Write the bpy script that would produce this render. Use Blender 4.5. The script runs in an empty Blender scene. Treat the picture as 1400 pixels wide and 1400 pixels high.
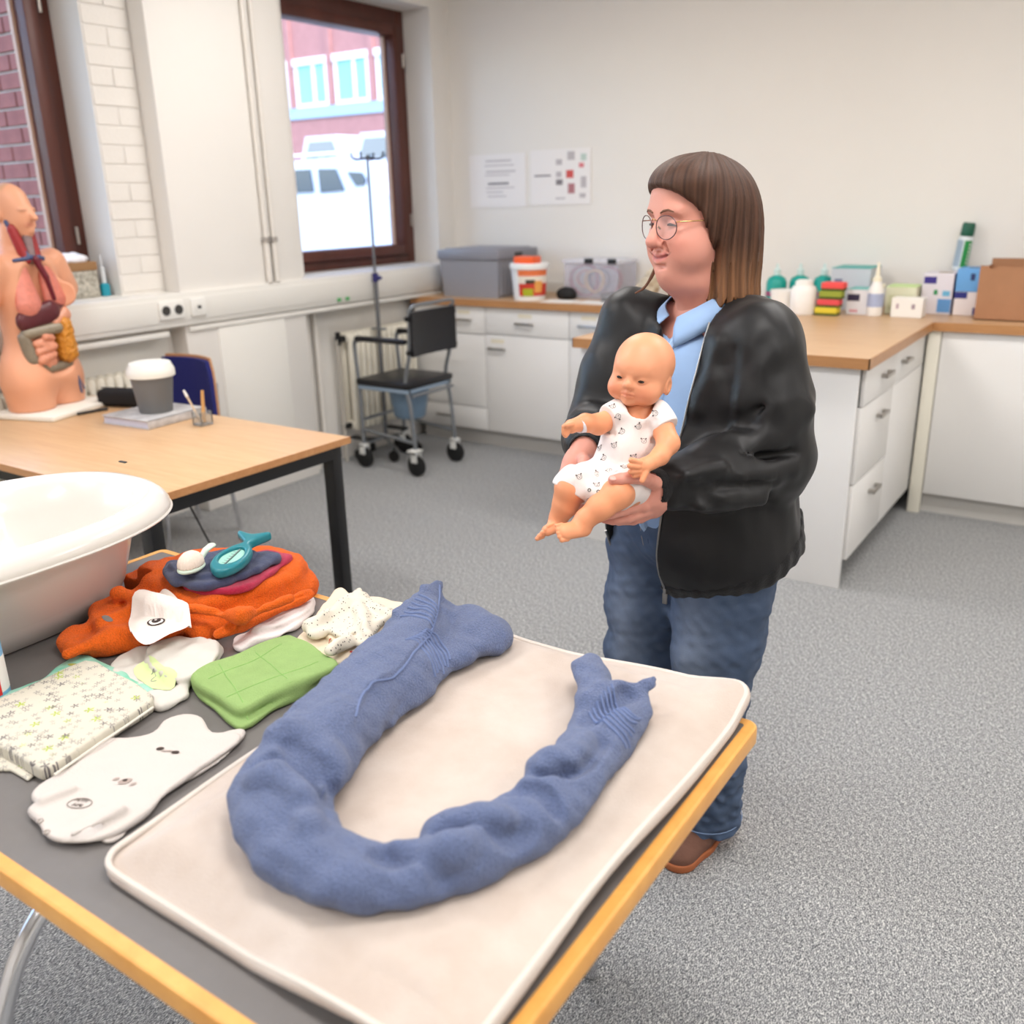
import bpy, bmesh, math, random
import numpy as np
from mathutils import Vector, Matrix, noise as mnoise

# ------------------------------------------------------------------ scene, camera, sky, lights, exposure
scene = bpy.context.scene
COL = scene.collection
R3 = math.radians

CAM_H = 1.55
FOC = 1259.6657
YAW, PITCH, ROLL = -0.59819588, 0.32719843, -0.02238258
def cam_axes():
    cy, sy = math.cos(YAW), math.sin(YAW)
    fw = np.array([sy*math.cos(PITCH), cy*math.cos(PITCH), -math.sin(PITCH)])
    r0 = np.array([cy, -sy, 0.0]); u0 = np.cross(r0, fw)
    return (math.cos(ROLL)*r0 + math.sin(ROLL)*u0, -math.sin(ROLL)*r0 + math.cos(ROLL)*u0, fw)
C_RT, C_UP, C_FW = cam_axes()
C_POS = np.array([0, 0, CAM_H])
FWH = np.array([C_FW[0], C_FW[1], 0]); FWH /= np.linalg.norm(FWH)
def ray(x, y):
    return C_FW + C_RT*(x-700)/FOC - C_UP*(y-700)/FOC
def onz(x, y, z):
    d = ray(x, y); return C_POS + d*((z-CAM_H)/d[2])
def onx(x, y, X):
    d = ray(x, y); return C_POS + d*(X/d[0])
def ony(x, y, Y):
    d = ray(x, y); return C_POS + d*(Y/d[1])
def P(x, y, s):
    """point seen at (x, y) standing s metres in front of the photographer"""
    d = ray(x, y); return C_POS + d*(s/(d @ FWH))

cam_data = bpy.data.cameras.new('camera')
cam = bpy.data.objects.new('camera', cam_data); COL.objects.link(cam)
cam.matrix_world = Matrix(((C_RT[0], C_UP[0], -C_FW[0], 0), (C_RT[1], C_UP[1], -C_FW[1], 0),
                           (C_RT[2], C_UP[2], -C_FW[2], CAM_H), (0, 0, 0, 1)))
cam_data.sensor_width = 36; cam_data.lens = 36*FOC/1400
cam_data.clip_start = 0.02; cam_data.clip_end = 200
cam_data.dof.use_dof = True
cam_data.dof.focus_distance = 1.85
cam_data.dof.aperture_fstop = 2.9
scene.camera = cam

vs = scene.view_settings
vs.view_transform = 'Standard'; vs.look = 'None'; vs.gamma = 1; vs.exposure = -0.13; vs.use_curve_mapping = False

def add_area(name, loc, size, power, color=(1, 1, 1), rot=(0, 0, 0), spread=180):
    l = bpy.data.lights.new(name, 'AREA'); l.shape = 'RECTANGLE'; l.size, l.size_y = size
    l.energy = power; l.color = color; l.spread = R3(spread)
    o = bpy.data.objects.new(name, l); o.location = loc; o.rotation_euler = rot; COL.objects.link(o)
    return o

world = bpy.data.worlds.new('sky'); scene.world = world; world.use_nodes = True
wn = world.node_tree; wn.nodes.clear()
w_out = wn.nodes.new('ShaderNodeOutputWorld'); w_bg = wn.nodes.new('ShaderNodeBackground')
w_sky = wn.nodes.new('ShaderNodeTexSky'); w_sky.sky_type = 'NISHITA'; w_sky.sun_disc = False
w_sky.sun_elevation = R3(42); w_sky.sun_rotation = R3(100); w_sky.air_density = 1.0; w_sky.dust_density = 1.5
w_bg.inputs['Strength'].default_value = 1.15
wn.links.new(w_sky.outputs[0], w_bg.inputs[0]); wn.links.new(w_bg.outputs[0], w_out.inputs[0])

sun_l = bpy.data.lights.new('sun', 'SUN'); sun_l.energy = 2.6; sun_l.angle = R3(0.6); sun_l.color = (1, 0.95, 0.88)
sun = bpy.data.objects.new('sun', sun_l); COL.objects.link(sun)
sun.rotation_euler = Vector((0.55, -0.55, 0.62)).to_track_quat('Z', 'Y').to_euler()

# daylight portals in the window openings (they only guide the sky's light)
WINS = [(-1.9, 0.35), (0.75, 2.72), (3.92, 5.20)]           # window openings along the left wall
for (y0, y1) in WINS:
    p = add_area('window_portal', (-4.47, (y0+y1)/2, 1.93), (1.55, y1-y0), 1, rot=(0, R3(-90), 0))
    p.data.cycles.is_portal = True

CEIL = 3.05
LAMPS = [(-2.6, 3.3), (-0.2, 3.3), (-2.6, 1.0), (-0.2, 1.0), (1.9, 1.0), (1.9, 3.3), (-2.6, -1.2), (-0.2, -1.2)]
for (x, y) in LAMPS:
    add_area('ceiling_light', (x, y, CEIL-0.062), (1.15, 0.52), 30, (1, 0.975, 0.965))

# ------------------------------------------------------------------ materials
def lin(c):
    r = []
    for v in c[:3]:
        v = v/255.0
        r.append(v/12.92 if v <= 0.04045 else ((v+0.055)/1.055)**2.4)
    return (r[0], r[1], r[2], 1)
MATS = {}
def mat(name, col=(200, 200, 200), rough=0.5, metal=0.0, bump=None, var=None, sheen=0.0, coat=0.0, trans=0.0,
        ior=1.45, alpha=1.0, sss=0.0, emit=None, spec=0.5, stretch=None, col2=None, attr=False):
    if name in MATS: return MATS[name]
    m = bpy.data.materials.new(name); m.use_nodes = True
    nt = m.node_tree; b = nt.nodes['Principled BSDF']
    b.inputs['Base Color'].default_value = lin(col)
    b.inputs['Roughness'].default_value = rough; b.inputs['Metallic'].default_value = metal
    b.inputs['Sheen Weight'].default_value = sheen; b.inputs['Coat Weight'].default_value = coat
    b.inputs['Transmission Weight'].default_value = trans; b.inputs['IOR'].default_value = ior
    b.inputs['Alpha'].default_value = alpha; b.inputs['Specular IOR Level'].default_value = spec
    if sheen: b.inputs['Sheen Roughness'].default_value = 0.5
    if sss:
        b.inputs['Subsurface Weight'].default_value = sss
        b.inputs['Subsurface Radius'].default_value = (1.0, 0.4, 0.25); b.inputs['Subsurface Scale'].default_value = 0.006
    if emit:
        b.inputs['Emission Color'].default_value = lin(emit[0]); b.inputs['Emission Strength'].default_value = emit[1]
    tc = None
    if bump or var:
        tc = nt.nodes.new('ShaderNodeTexCoord'); vec = tc.outputs['Object']
        if stretch:
            mp = nt.nodes.new('ShaderNodeMapping'); mp.inputs['Scale'].default_value = stretch
            nt.links.new(vec, mp.inputs['Vector']); vec = mp.outputs['Vector']
    if attr:
        a = nt.nodes.new('ShaderNodeAttribute'); a.attribute_name = 'tint'
        base_out = a.outputs['Color']; nt.links.new(base_out, b.inputs['Base Color'])
    else: base_out = None
    if var:
        n = nt.nodes.new('ShaderNodeTexNoise'); n.inputs['Scale'].default_value = var[0]; n.inputs['Detail'].default_value = 4
        n.inputs['Roughness'].default_value = 0.62
        nt.links.new(vec, n.inputs['Vector'])
        rp = nt.nodes.new('ShaderNodeValToRGB')
        rp.color_ramp.elements[0].position = 0.32; rp.color_ramp.elements[1].position = 0.68
        nt.links.new(n.outputs['Fac'], rp.inputs['Fac'])
        if base_out is None:
            c1 = lin(col); c2 = lin(col2) if col2 else tuple(min(1, v*(1-var[1])) for v in c1[:3])+(1,)
            rp.color_ramp.elements[0].color = c2; rp.color_ramp.elements[1].color = c1
            nt.links.new(rp.outputs['Color'], b.inputs['Base Color'])
        else:
            k = 1-var[1]
            rp.color_ramp.elements[0].color = (k, k, k, 1); rp.color_ramp.elements[1].color = (1, 1, 1, 1)
            mx = nt.nodes.new('ShaderNodeMix'); mx.data_type = 'RGBA'; mx.blend_type = 'MULTIPLY'; mx.inputs['Factor'].default_value = 1
            nt.links.new(base_out, mx.inputs[6]); nt.links.new(rp.outputs['Color'], mx.inputs[7])
            nt.links.new(mx.outputs[2], b.inputs['Base Color'])
    if bump:
        n2 = nt.nodes.new('ShaderNodeTexNoise'); n2.inputs['Scale'].default_value = bump[0]; n2.inputs['Detail'].default_value = 3
        nt.links.new(vec, n2.inputs['Vector'])
        bp = nt.nodes.new('ShaderNodeBump'); bp.inputs['Strength'].default_value = bump[1]
        bp.inputs['Distance'].default_value = bump[2] if len(bump) > 2 else 0.002
        nt.links.new(n2.outputs['Fac'], bp.inputs['Height']); nt.links.new(bp.outputs['Normal'], b.inputs['Normal'])
    MATS[name] = m
    return m

# ------------------------------------------------------------------ mesh building
class MB:
    def __init__(s): s.v = []; s.f = []
    def add(s, vs, fs):
        o = len(s.v); s.v += [tuple(map(float, p)) for p in vs]; s.f += [tuple(i+o for i in f) for f in fs]; return s
    def box(s, lo, hi, bev=0.0, seg=2, rot=None, piv=None):
        (x0, y0, z0), (x1, y1, z1) = lo, hi
        vs = [(x0,y0,z0),(x1,y0,z0),(x1,y1,z0),(x0,y1,z0),(x0,y0,z1),(x1,y0,z1),(x1,y1,z1),(x0,y1,z1)]
        fs = [(3,2,1,0),(4,5,6,7),(0,1,5,4),(1,2,6,5),(2,3,7,6),(3,0,4,7)]
        if bev > 0:
            bm = bmesh.new(); bv = [bm.verts.new(p) for p in vs]
            for f in fs: bm.faces.new([bv[i] for i in f])
            bmesh.ops.bevel(bm, geom=bm.edges[:], offset=bev, segments=seg, profile=0.5, affect='EDGES')
            bm.verts.index_update()
            vs = [v.co[:] for v in bm.verts]; fs = [[v.index for v in f.verts] for f in bm.faces]; bm.free()
        if rot is not None:
            pv = Vector(piv) if piv is not None else Vector(((x0+x1)/2, (y0+y1)/2, (z0+z1)/2))
            vs = [tuple(rot @ (Vector(p)-pv) + pv) for p in vs]
        return s.add(vs, fs)
    def cyl(s, a, b, r, r2=None, n=16, cap=True):
        a = np.array(a, float); b = np.array(b, float); r2 = r if r2 is None else r2
        d = b-a; d /= np.linalg.norm(d)
        u = np.cross(d, (0,0,1) if abs(d[2]) < .9 else (1,0,0)); u /= np.linalg.norm(u); w = np.cross(d, u)
        vs = []
        for i in range(n):
            t = 2*math.pi*i/n; e = u*math.cos(t)+w*math.sin(t); vs += [a+e*r, b+e*r2]
        fs = [(2*i, 2*((i+1) % n), 2*((i+1) % n)+1, 2*i+1) for i in range(n)]
        if cap: fs += [tuple(2*i for i in range(n))[::-1], tuple(2*i+1 for i in range(n))]
        return s.add(vs, fs)
    def tube(s, pts, r, n=10, closed=False, cap=True):
        pts = [np.array(p, float) for p in pts]; m = len(pts); rr = r if isinstance(r, (list, tuple)) else [r]*m
        ref = None; vs = []
        for i, p in enumerate(pts):
            if closed: d = pts[(i+1) % m]-pts[i-1]
            else: d = pts[min(i+1, m-1)]-pts[max(i-1, 0)]
            d = d/(np.linalg.norm(d)+1e-12)
            if ref is None:
                ref = np.cross(d, (0,0,1) if abs(d[2]) < .9 else (1,0,0))
            ref = ref - d*(ref @ d); ref /= np.linalg.norm(ref); w = np.cross(d, ref)
            for k in range(n):
                t = 2*math.pi*k/n; vs.append(p+(ref*math.cos(t)+w*math.sin(t))*rr[i])
        fs = []
        for i in range(m if closed else m-1):
            for k in range(n):
                j = (i+1) % m
                fs.append((i*n+k, i*n+(k+1) % n, j*n+(k+1) % n, j*n+k))
        if not closed and cap: fs += [tuple(range(n))[::-1], tuple((m-1)*n+k for k in range(n))]
        return s.add(vs, fs)
    def lathe(s, prof, c=(0,0,0), n=28, cap=True):
        vs = []; m = len(prof)
        for i in range(n):
            t = 2*math.pi*i/n
            for (r, z) in prof: vs.append((c[0]+r*math.cos(t), c[1]+r*math.sin(t), c[2]+z))
        fs = [(i*m+k, ((i+1) % n)*m+k, ((i+1) % n)*m+k+1, i*m+k+1) for i in range(n) for k in range(m-1)]
        if cap: fs += [tuple(i*m for i in range(n))[::-1], tuple(i*m+m-1 for i in range(n))]
        return s.add(vs, fs)
    def prism(s, poly, z0, z1):
        n = len(poly); vs = [(p[0], p[1], z0) for p in poly]+[(p[0], p[1], z1) for p in poly]
        a = sum(poly[i][0]*poly[(i+1) % n][1]-poly[(i+1) % n][0]*poly[i][1] for i in range(n))
        fs = [tuple(range(n))[::-1], tuple(range(n, 2*n))]+[(i, (i+1) % n, n+(i+1) % n, n+i) for i in range(n)]
        if a < 0: fs = [f[::-1] for f in fs]
        return s.add(vs, fs)
    def xform(s, M):
        s.v = [tuple(M @ Vector(p)) for p in s.v]; return s

def wloc(o):
    v = Vector((0, 0, 0))
    while o is not None: v = v+o.location; o = o.parent
    return v
def mesh_from(vs, fs, off, m, smooth=True, angle=40):
    me = bpy.data.meshes.new('mesh')
    vs = np.asarray(vs, dtype=np.float64).reshape(-1, 3)-np.array(off)
    me.from_pydata(vs.tolist(), [], fs)
    me.materials.append(m)
    if smooth:
        me.shade_smooth()
        if angle < 180: me.set_sharp_from_angle(angle=R3(angle))
    me.update()
    return me
def root(name, label, cat, loc, group=None):
    o = bpy.data.objects.new(name, None); COL.objects.link(o); o.location = tuple(map(float, loc)); o.empty_display_size = 0.05
    o['label'] = label; o['category'] = cat
    if group: o['group'] = group
    return o
def obj(name, mb, m, parent=None, smooth=True, angle=40, label=None, cat=None, group=None, kind=None):
    """one mesh object; mb holds world coordinates. A top-level thing gets its origin at its base."""
    if parent is not None: off = wloc(parent)
    else:
        a = np.array(mb.v); off = (float((a[:,0].min()+a[:,0].max())/2), float((a[:,1].min()+a[:,1].max())/2), float(a[:,2].min()))
        if kind == 'structure': off = (0, 0, 0)
    o = bpy.data.objects.new(name, mesh_from(mb.v, mb.f, off, m, smooth, angle)); COL.objects.link(o)
    if parent is not None: o.parent = parent
    else: o.location = off
    if label: o['label'] = label
    if cat: o['category'] = cat
    if group: o['group'] = group
    if kind: o['kind'] = kind
    return o
def clone(o, parent, dloc=(0, 0, 0)):
    c = o.copy(); COL.objects.link(c); c.parent = parent
    c.location = (o.location[0]+dloc[0], o.location[1]+dloc[1], o.location[2]+dloc[2])
    return c
def catmull(pts, n=8, closed=False):
    pts = [np.array(p, float) for p in pts]; m = len(pts); out = []
    for i in range(m if closed else m-1):
        if closed: a, b, c, d = pts[i-1], pts[i], pts[(i+1) % m], pts[(i+2) % m]
        else: a, b, c, d = pts[max(i-1, 0)], pts[i], pts[i+1], pts[min(i+2, m-1)]
        for k in range(n):
            t = k/n
            out.append(0.5*((2*b)+(c-a)*t+(2*a-5*b+4*c-d)*t*t+(3*b-a-3*c+d)*t**3))
    if not closed: out.append(pts[-1])
    return out
def text_mb(txt, size, extr=0.0004):
    """flat lettering as a mesh in the local xy plane, centred"""
    cu = bpy.data.curves.new('lettering', 'FONT'); cu.body = txt; cu.size = size; cu.align_x = 'CENTER'; cu.align_y = 'CENTER'; cu.extrude = extr
    cu.resolution_u = 3
    o = bpy.data.objects.new('lettering', cu); COL.objects.link(o)
    dg = bpy.context.evaluated_depsgraph_get(); me = bpy.data.meshes.new_from_object(o.evaluated_get(dg))
    mb = MB(); mb.add([v.co[:] for v in me.vertices], [tuple(p.vertices) for p in me.polygons])
    bpy.data.objects.remove(o); bpy.data.curves.remove(cu); bpy.data.meshes.remove(me)
    return mb

# ------------------------------------------------------------------ implicit surfaces (smooth blended solids)
class Field:
    def __init__(s, lo, hi, h):
        s.lo = np.array(lo, np.float32); s.h = h
        n = np.ceil((np.array(hi)-np.array(lo))/h).astype(int)+1; s.n = n
        s.ax = [(s.lo[i]+h*np.arange(n[i])).astype(np.float32) for i in range(3)]
        s.F = np.full(tuple(n), 1.0, np.float32)
    def _sub(s, lo, hi, m):
        sl = []
        for i in range(3):
            a = int(max(0, math.floor((lo[i]-m-s.lo[i])/s.h))); b = int(min(s.n[i], math.ceil((hi[i]+m-s.lo[i])/s.h)+1))
            if b <= a: return None
            sl.append(slice(a, b))
        X = s.ax[0][sl[0]][:, None, None]; Y = s.ax[1][sl[1]][None, :, None]; Z = s.ax[2][sl[2]][None, None, :]
        return tuple(sl), X, Y, Z
    def op(s, fn, lo, hi, k=0.0, mode='u'):
        sub = s._sub(lo, hi, k*1.5+3*s.h)
        if sub is None: return s
        sl, X, Y, Z = sub; d = fn(X, Y, Z); F = s.F[sl]
        if mode == 'u':
            if k > 0:
                hh = np.maximum(k-np.abs(F-d), 0)/k; s.F[sl] = np.minimum(F, d)-hh*hh*k*0.25
            else: s.F[sl] = np.minimum(F, d)
        elif mode == 's':
            d = -d
            if k > 0:
                hh = np.maximum(k-np.abs(F-d), 0)/k; s.F[sl] = np.maximum(F, d)+hh*hh*k*0.25
            else: s.F[sl] = np.maximum(F, d)
        return s
    def cone(s, a, b, ra, rb=None, k=0.0, mode='u', sc=None):
        """tapered capsule; sc=(axis, factor) flattens it along a unit axis"""
        a = np.array(a, np.float32); b = np.array(b, np.float32); rb = ra if rb is None else rb
        rm = max(ra, rb); lo = np.minimum(a, b)-rm; hi = np.maximum(a, b)+rm
        ba = b-a; L2 = float(ba @ ba)+1e-12
        def fn(X, Y, Z):
            x, y, z = X-a[0], Y-a[1], Z-a[2]
            t = np.clip((x*ba[0]+y*ba[1]+z*ba[2])/L2, 0, 1)
            qx, qy, qz = x-t*ba[0], y-t*ba[1], z-t*ba[2]
            r = ra+t*(rb-ra)
            q2 = qx*qx+qy*qy+qz*qz
            if sc is not None:
                n, fct = sc; e = qx*n[0]+qy*n[1]+qz*n[2]
                q2 = q2+e*e*(1/(fct*fct)-1)
                return (np.sqrt(q2)-r)*fct
            return np.sqrt(q2)-r
        return s.op(fn, lo, hi, k, mode)
    def chain(s, pts, k=0.01, mode='u', sc=None):
        for i in range(len(pts)-1):
            s.cone(pts[i][0], pts[i+1][0], pts[i][1], pts[i+1][1], k, mode, sc)
        return s
    def ell(s, c, r, k=0.0, mode='u', R=None):
        c = np.array(c, np.float32); r = np.array(r, np.float32); rm = float(r.max())
        def fn(X, Y, Z):
            x, y, z = X-c[0], Y-c[1], Z-c[2]
            if R is not None:
                x, y, z = (x*R[0][0]+y*R[0][1]+z*R[0][2], x*R[1][0]+y*R[1][1]+z*R[1][2], x*R[2][0]+y*R[2][1]+z*R[2][2])
            k0 = np.sqrt((x/r[0])**2+(y/r[1])**2+(z/r[2])**2)
            k1 = np.sqrt((x/r[0]**2)**2+(y/r[1]**2)**2+(z/r[2]**2)**2)+1e-9
            return k0*(k0-1)/k1
        ext = r if R is None else np.array([rm]*3)
        return s.op(fn, c-ext, c+ext, k, mode)
    def box(s, c, hf, r=0.0, k=0.0, mode='u', R=None):
        c = np.array(c, np.float32); hf = np.array(hf, np.float32); rm = float(np.linalg.norm(hf)) if R is not None else None
        def fn(X, Y, Z):
            x, y, z = X-c[0], Y-c[1], Z-c[2]
            if R is not None:
                x, y, z = (x*R[0][0]+y*R[0][1]+z*R[0][2], x*R[1][0]+y*R[1][1]+z*R[1][2], x*R[2][0]+y*R[2][1]+z*R[2][2])
            qx, qy, qz = np.abs(x)-hf[0]+r, np.abs(y)-hf[1]+r, np.abs(z)-hf[2]+r
            return np.sqrt(np.maximum(qx, 0)**2+np.maximum(qy, 0)**2+np.maximum(qz, 0)**2)+np.minimum(np.maximum(np.maximum(qx, qy), qz), 0)-r
        e = hf if R is None else np.array([rm]*3)
        return s.op(fn, c-e, c+e, k, mode)
    def warp(s, fn):
        """add a displacement field everywhere"""
        X, Y, Z = s.ax[0][:, None, None], s.ax[1][None, :, None], s.ax[2][None, None, :]
        s.F += fn(X, Y, Z).astype(np.float32); return s
    def mesh(s, relax=0):
        F = s.F
        F[0], F[-1], F[:, 0], F[:, -1], F[:, :, 0], F[:, :, -1] = (np.maximum(F[0], 1e-4), np.maximum(F[-1], 1e-4), np.maximum(F[:, 0], 1e-4),
            np.maximum(F[:, -1], 1e-4), np.maximum(F[:, :, 0], 1e-4), np.maximum(F[:, :, -1], 1e-4))
        I = (F < 0)
        i8 = I.astype(np.int8)
        cnt = np.zeros(tuple(s.n-1), np.int8)
        for a in (0, 1):
            for b in (0, 1):
                for c in (0, 1):
                    cnt += i8[a:s.n[0]-1+a, b:s.n[1]-1+b, c:s.n[2]-1+c]
        act = np.argwhere((cnt > 0) & (cnt < 8))
        idx = np.full(tuple(s.n-1), -1, np.int32); idx[act[:, 0], act[:, 1], act[:, 2]] = np.arange(len(act))
        corner = [(a, b, c) for a in (0, 1) for b in (0, 1) for c in (0, 1)]
        val = {c: F[act[:, 0]+c[0], act[:, 1]+c[1], act[:, 2]+c[2]] for c in corner}
        pos = np.zeros((len(act), 3)); w = np.zeros(len(act))
        for c in corner:
            for ax in range(3):
                if c[ax] == 0:
                    d = list(c); d[ax] = 1; d = tuple(d); fa, fb = val[c], val[d]
                    mk = (fa < 0) != (fb < 0)
                    t = np.where(mk, fa/np.where(mk, fa-fb, 1), 0)
                    p = np.tile(np.array(c, float), (len(act), 1)); p[:, ax] = t
                    pos += p*mk[:, None]; w += mk
        pos /= np.maximum(w, 1)[:, None]
        V = s.lo+(act+pos)*s.h
        Q = []
        for ax in range(3):
            o1, o2 = [(1, 2), (2, 0), (0, 1)][ax]
            A = np.take(I, np.arange(s.n[ax]-1), ax); B = np.take(I, np.arange(1, s.n[ax]), ax)
            e = np.argwhere(A != B)
            e = e[(e[:, o1] > 0) & (e[:, o2] > 0) & (e[:, o1] < s.n[o1]-1) & (e[:, o2] < s.n[o2]-1)]
            sgn = A[e[:, 0], e[:, 1], e[:, 2]]
            def cell(d1, d2):
                q = e.copy(); q[:, o1] -= d1; q[:, o2] -= d2; return idx[q[:, 0], q[:, 1], q[:, 2]]
            q = np.stack([cell(1, 1), cell(0, 1), cell(0, 0), cell(1, 0)], 1)
            q[~sgn] = q[~sgn][:, ::-1]
            Q.append(q)
        Q = np.concatenate(Q); Q = Q[(Q >= 0).all(1)]
        for _ in range(relax):
            acc = np.zeros_like(V); cn = np.zeros(len(V))
            for a, b in ((0, 1), (1, 2), (2, 3), (3, 0)):
                np.add.at(acc, Q[:, a], V[Q[:, b]]); np.add.at(acc, Q[:, b], V[Q[:, a]])
                np.add.at(cn, Q[:, a], 1); np.add.at(cn, Q[:, b], 1)
            V = 0.4*V+0.6*acc/np.maximum(cn, 1)[:, None]
        return V, Q
def add_tint(me, cols):
    a = me.color_attributes.new('tint', 'FLOAT_COLOR', 'POINT')
    c = np.ones((len(me.vertices), 4), np.float32); c[:, :3] = cols; a.data.foreach_set('color', c.ravel())
def solid(name, V, Q, m, parent=None, tint=None, label=None, cat=None, group=None, kind=None, M=None):
    V = np.asarray(V, float)
    cols = tint(V) if tint is not None else None
    if M is not None: V = V @ np.array(M)[:3, :3].T + np.array(M)[:3, 3]
    if parent is not None: off = np.array(wloc(parent))
    else: off = np.array([(V[:,0].min()+V[:,0].max())/2, (V[:,1].min()+V[:,1].max())/2, V[:,2].min()])
    me = bpy.data.meshes.new('mesh'); n, q = len(V), len(Q)
    me.vertices.add(n); me.vertices.foreach_set('co', (V-off).astype(np.float32).ravel())
    me.loops.add(q*4); me.loops.foreach_set('vertex_index', np.asarray(Q, np.int32).ravel())
    me.polygons.add(q); me.polygons.foreach_set('loop_start', np.arange(0, q*4, 4, dtype=np.int32))
    me.update(calc_edges=True); me.shade_smooth(); me.materials.append(m)
    if cols is not None: add_tint(me, cols)
    o = bpy.data.objects.new(name, me); COL.objects.link(o)
    if parent is not None: o.parent = parent
    else: o.location = off
    for kk, vv in (('label', label), ('category', cat), ('group', group), ('kind', kind)):
        if vv: o[kk] = vv
    return o
def tin(c): return np.array(lin(c)[:3])
def waves(seed, n, lo, hi):
    """smooth pseudo-random field made of n sine waves with wavelengths between lo and hi metres"""
    rs = np.random.RandomState(seed); K = []
    for _ in range(n):
        d = rs.normal(size=3); d /= np.linalg.norm(d); K.append((d*2*math.pi/rs.uniform(lo, hi), rs.uniform(0, 6.28)))
    def fn(X, Y, Z):
        o = 0
        for kv, ph in K: o = o+np.sin(X*kv[0]+Y*kv[1]+Z*kv[2]+ph)
        return o/math.sqrt(n)
    return fn
def smooth01(x): x = np.clip(x, 0, 1); return x*x*(3-2*x)
def poly_sd(poly):
    """signed distance to a closed polygon in xy (negative inside)"""
    p = np.array(poly, np.float32)[:, :2]; q = np.roll(p, -1, 0)
    def fn(X, Y):
        X, Y = np.broadcast_arrays(X, Y)
        d = np.full(X.shape, 1e9, np.float32); ins = np.zeros(X.shape, bool)
        for (ax, ay), (bx, by) in zip(p, q):
            ex, ey = bx-ax, by-ay; wx, wy = X-ax, Y-ay
            t = np.clip((wx*ex+wy*ey)/(ex*ex+ey*ey+1e-12), 0, 1)
            d = np.minimum(d, (wx-t*ex)**2+(wy-t*ey)**2)
            c = (ay > Y) != (by > Y)
            ins ^= c & (X < ex*(Y-ay)/((by-ay) if abs(by-ay) > 1e-9 else 1e-9)+ax)
        d = np.sqrt(d); return np.where(ins, -d, d)
    return fn
# ================================================================== THE ROOM
m_wall = mat('white_wall_paint', (232, 228, 222), 0.75, bump=(60, 0.12, 0.002), var=(1.2, 0.03))
m_brickpaint = mat('white_painted_brick', (230, 225, 218), 0.7, bump=(90, 0.35, 0.003))
m_mortar = mat('white_painted_mortar', (214, 209, 203), 0.8, bump=(120, 0.3, 0.002))
m_ceil = mat('ceiling_paint', (238, 236, 232), 0.85)
m_white = mat('white_laminate', (233, 231, 228), 0.38, var=(2, 0.02))
m_trunk = mat('white_trunking', (232, 229, 222), 0.42)
m_brown = mat('brown_window_wood', (96, 52, 42), 0.42, var=(9, 0.35), stretch=(1, 1, 0.12), bump=(40, 0.1))
m_sash = mat('pale_sash_edge', (200, 165, 145), 0.5)
m_brass = mat('hinge_metal', (176, 168, 160), 0.35, 0.9)
m_steel = mat('brushed_steel', (190, 190, 188), 0.32, 1.0)
m_chrome = mat('chrome', (225, 225, 228), 0.12, 1.0)
m_black = mat('black_plastic', (22, 22, 24), 0.45)
m_rubber = mat('black_rubber', (18, 18, 19), 0.7)

def carpet_mat():
    m = bpy.data.materials.new('grey_speckled_carpet'); m.use_nodes = True; nt = m.node_tree; b = nt.nodes['Principled BSDF']
    b.inputs['Roughness'].default_value = 0.95; b.inputs['Specular IOR Level'].default_value = 0.1
    tc = nt.nodes.new('ShaderNodeTexCoord')
    n1 = nt.nodes.new('ShaderNodeTexNoise'); n1.inputs['Scale'].default_value = 300; n1.inputs['Detail'].default_value = 2
    n2 = nt.nodes.new('ShaderNodeTexNoise'); n2.inputs['Scale'].default_value = 120; n2.inputs['Detail'].default_value = 5; n2.inputs['Roughness'].default_value = 0.8
    mp = nt.nodes.new('ShaderNodeMapping'); mp.inputs['Scale'].default_value = (1, 0.55, 1); mp.inputs['Rotation'].default_value = (0, 0, 0.7)
    nt.links.new(tc.outputs['Object'], mp.inputs['Vector'])
    nt.links.new(mp.outputs[0], n1.inputs['Vector']); nt.links.new(mp.outputs[0], n2.inputs['Vector'])
    ad = nt.nodes.new('ShaderNodeMath'); ad.operation = 'ADD'; nt.links.new(n1.outputs['Fac'], ad.inputs[0]); nt.links.new(n2.outputs['Fac'], ad.inputs[1])
    dv = nt.nodes.new('ShaderNodeMath'); dv.operation = 'MULTIPLY'; dv.inputs[1].default_value = 0.5; nt.links.new(ad.outputs[0], dv.inputs[0])
    rp = nt.nodes.new('ShaderNodeValToRGB'); e = rp.color_ramp.elements
    e[0].position = 0.38; e[0].color = lin((88, 90, 93)); e[1].position = 0.64; e[1].color = lin((216, 216, 213))
    k = e.new(0.5); k.color = lin((146, 147, 148))
    nt.links.new(dv.outputs[0], rp.inputs['Fac']); nt.links.new(rp.outputs[0], b.inputs['Base Color'])
    bp = nt.nodes.new('ShaderNodeBump'); bp.inputs['Strength'].default_value = 0.7; bp.inputs['Distance'].default_value = 0.004
    nt.links.new(dv.outputs[0], bp.inputs['Height']); nt.links.new(bp.outputs[0], b.inputs['Normal'])
    return m
m_carpet = carpet_mat()
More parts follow.
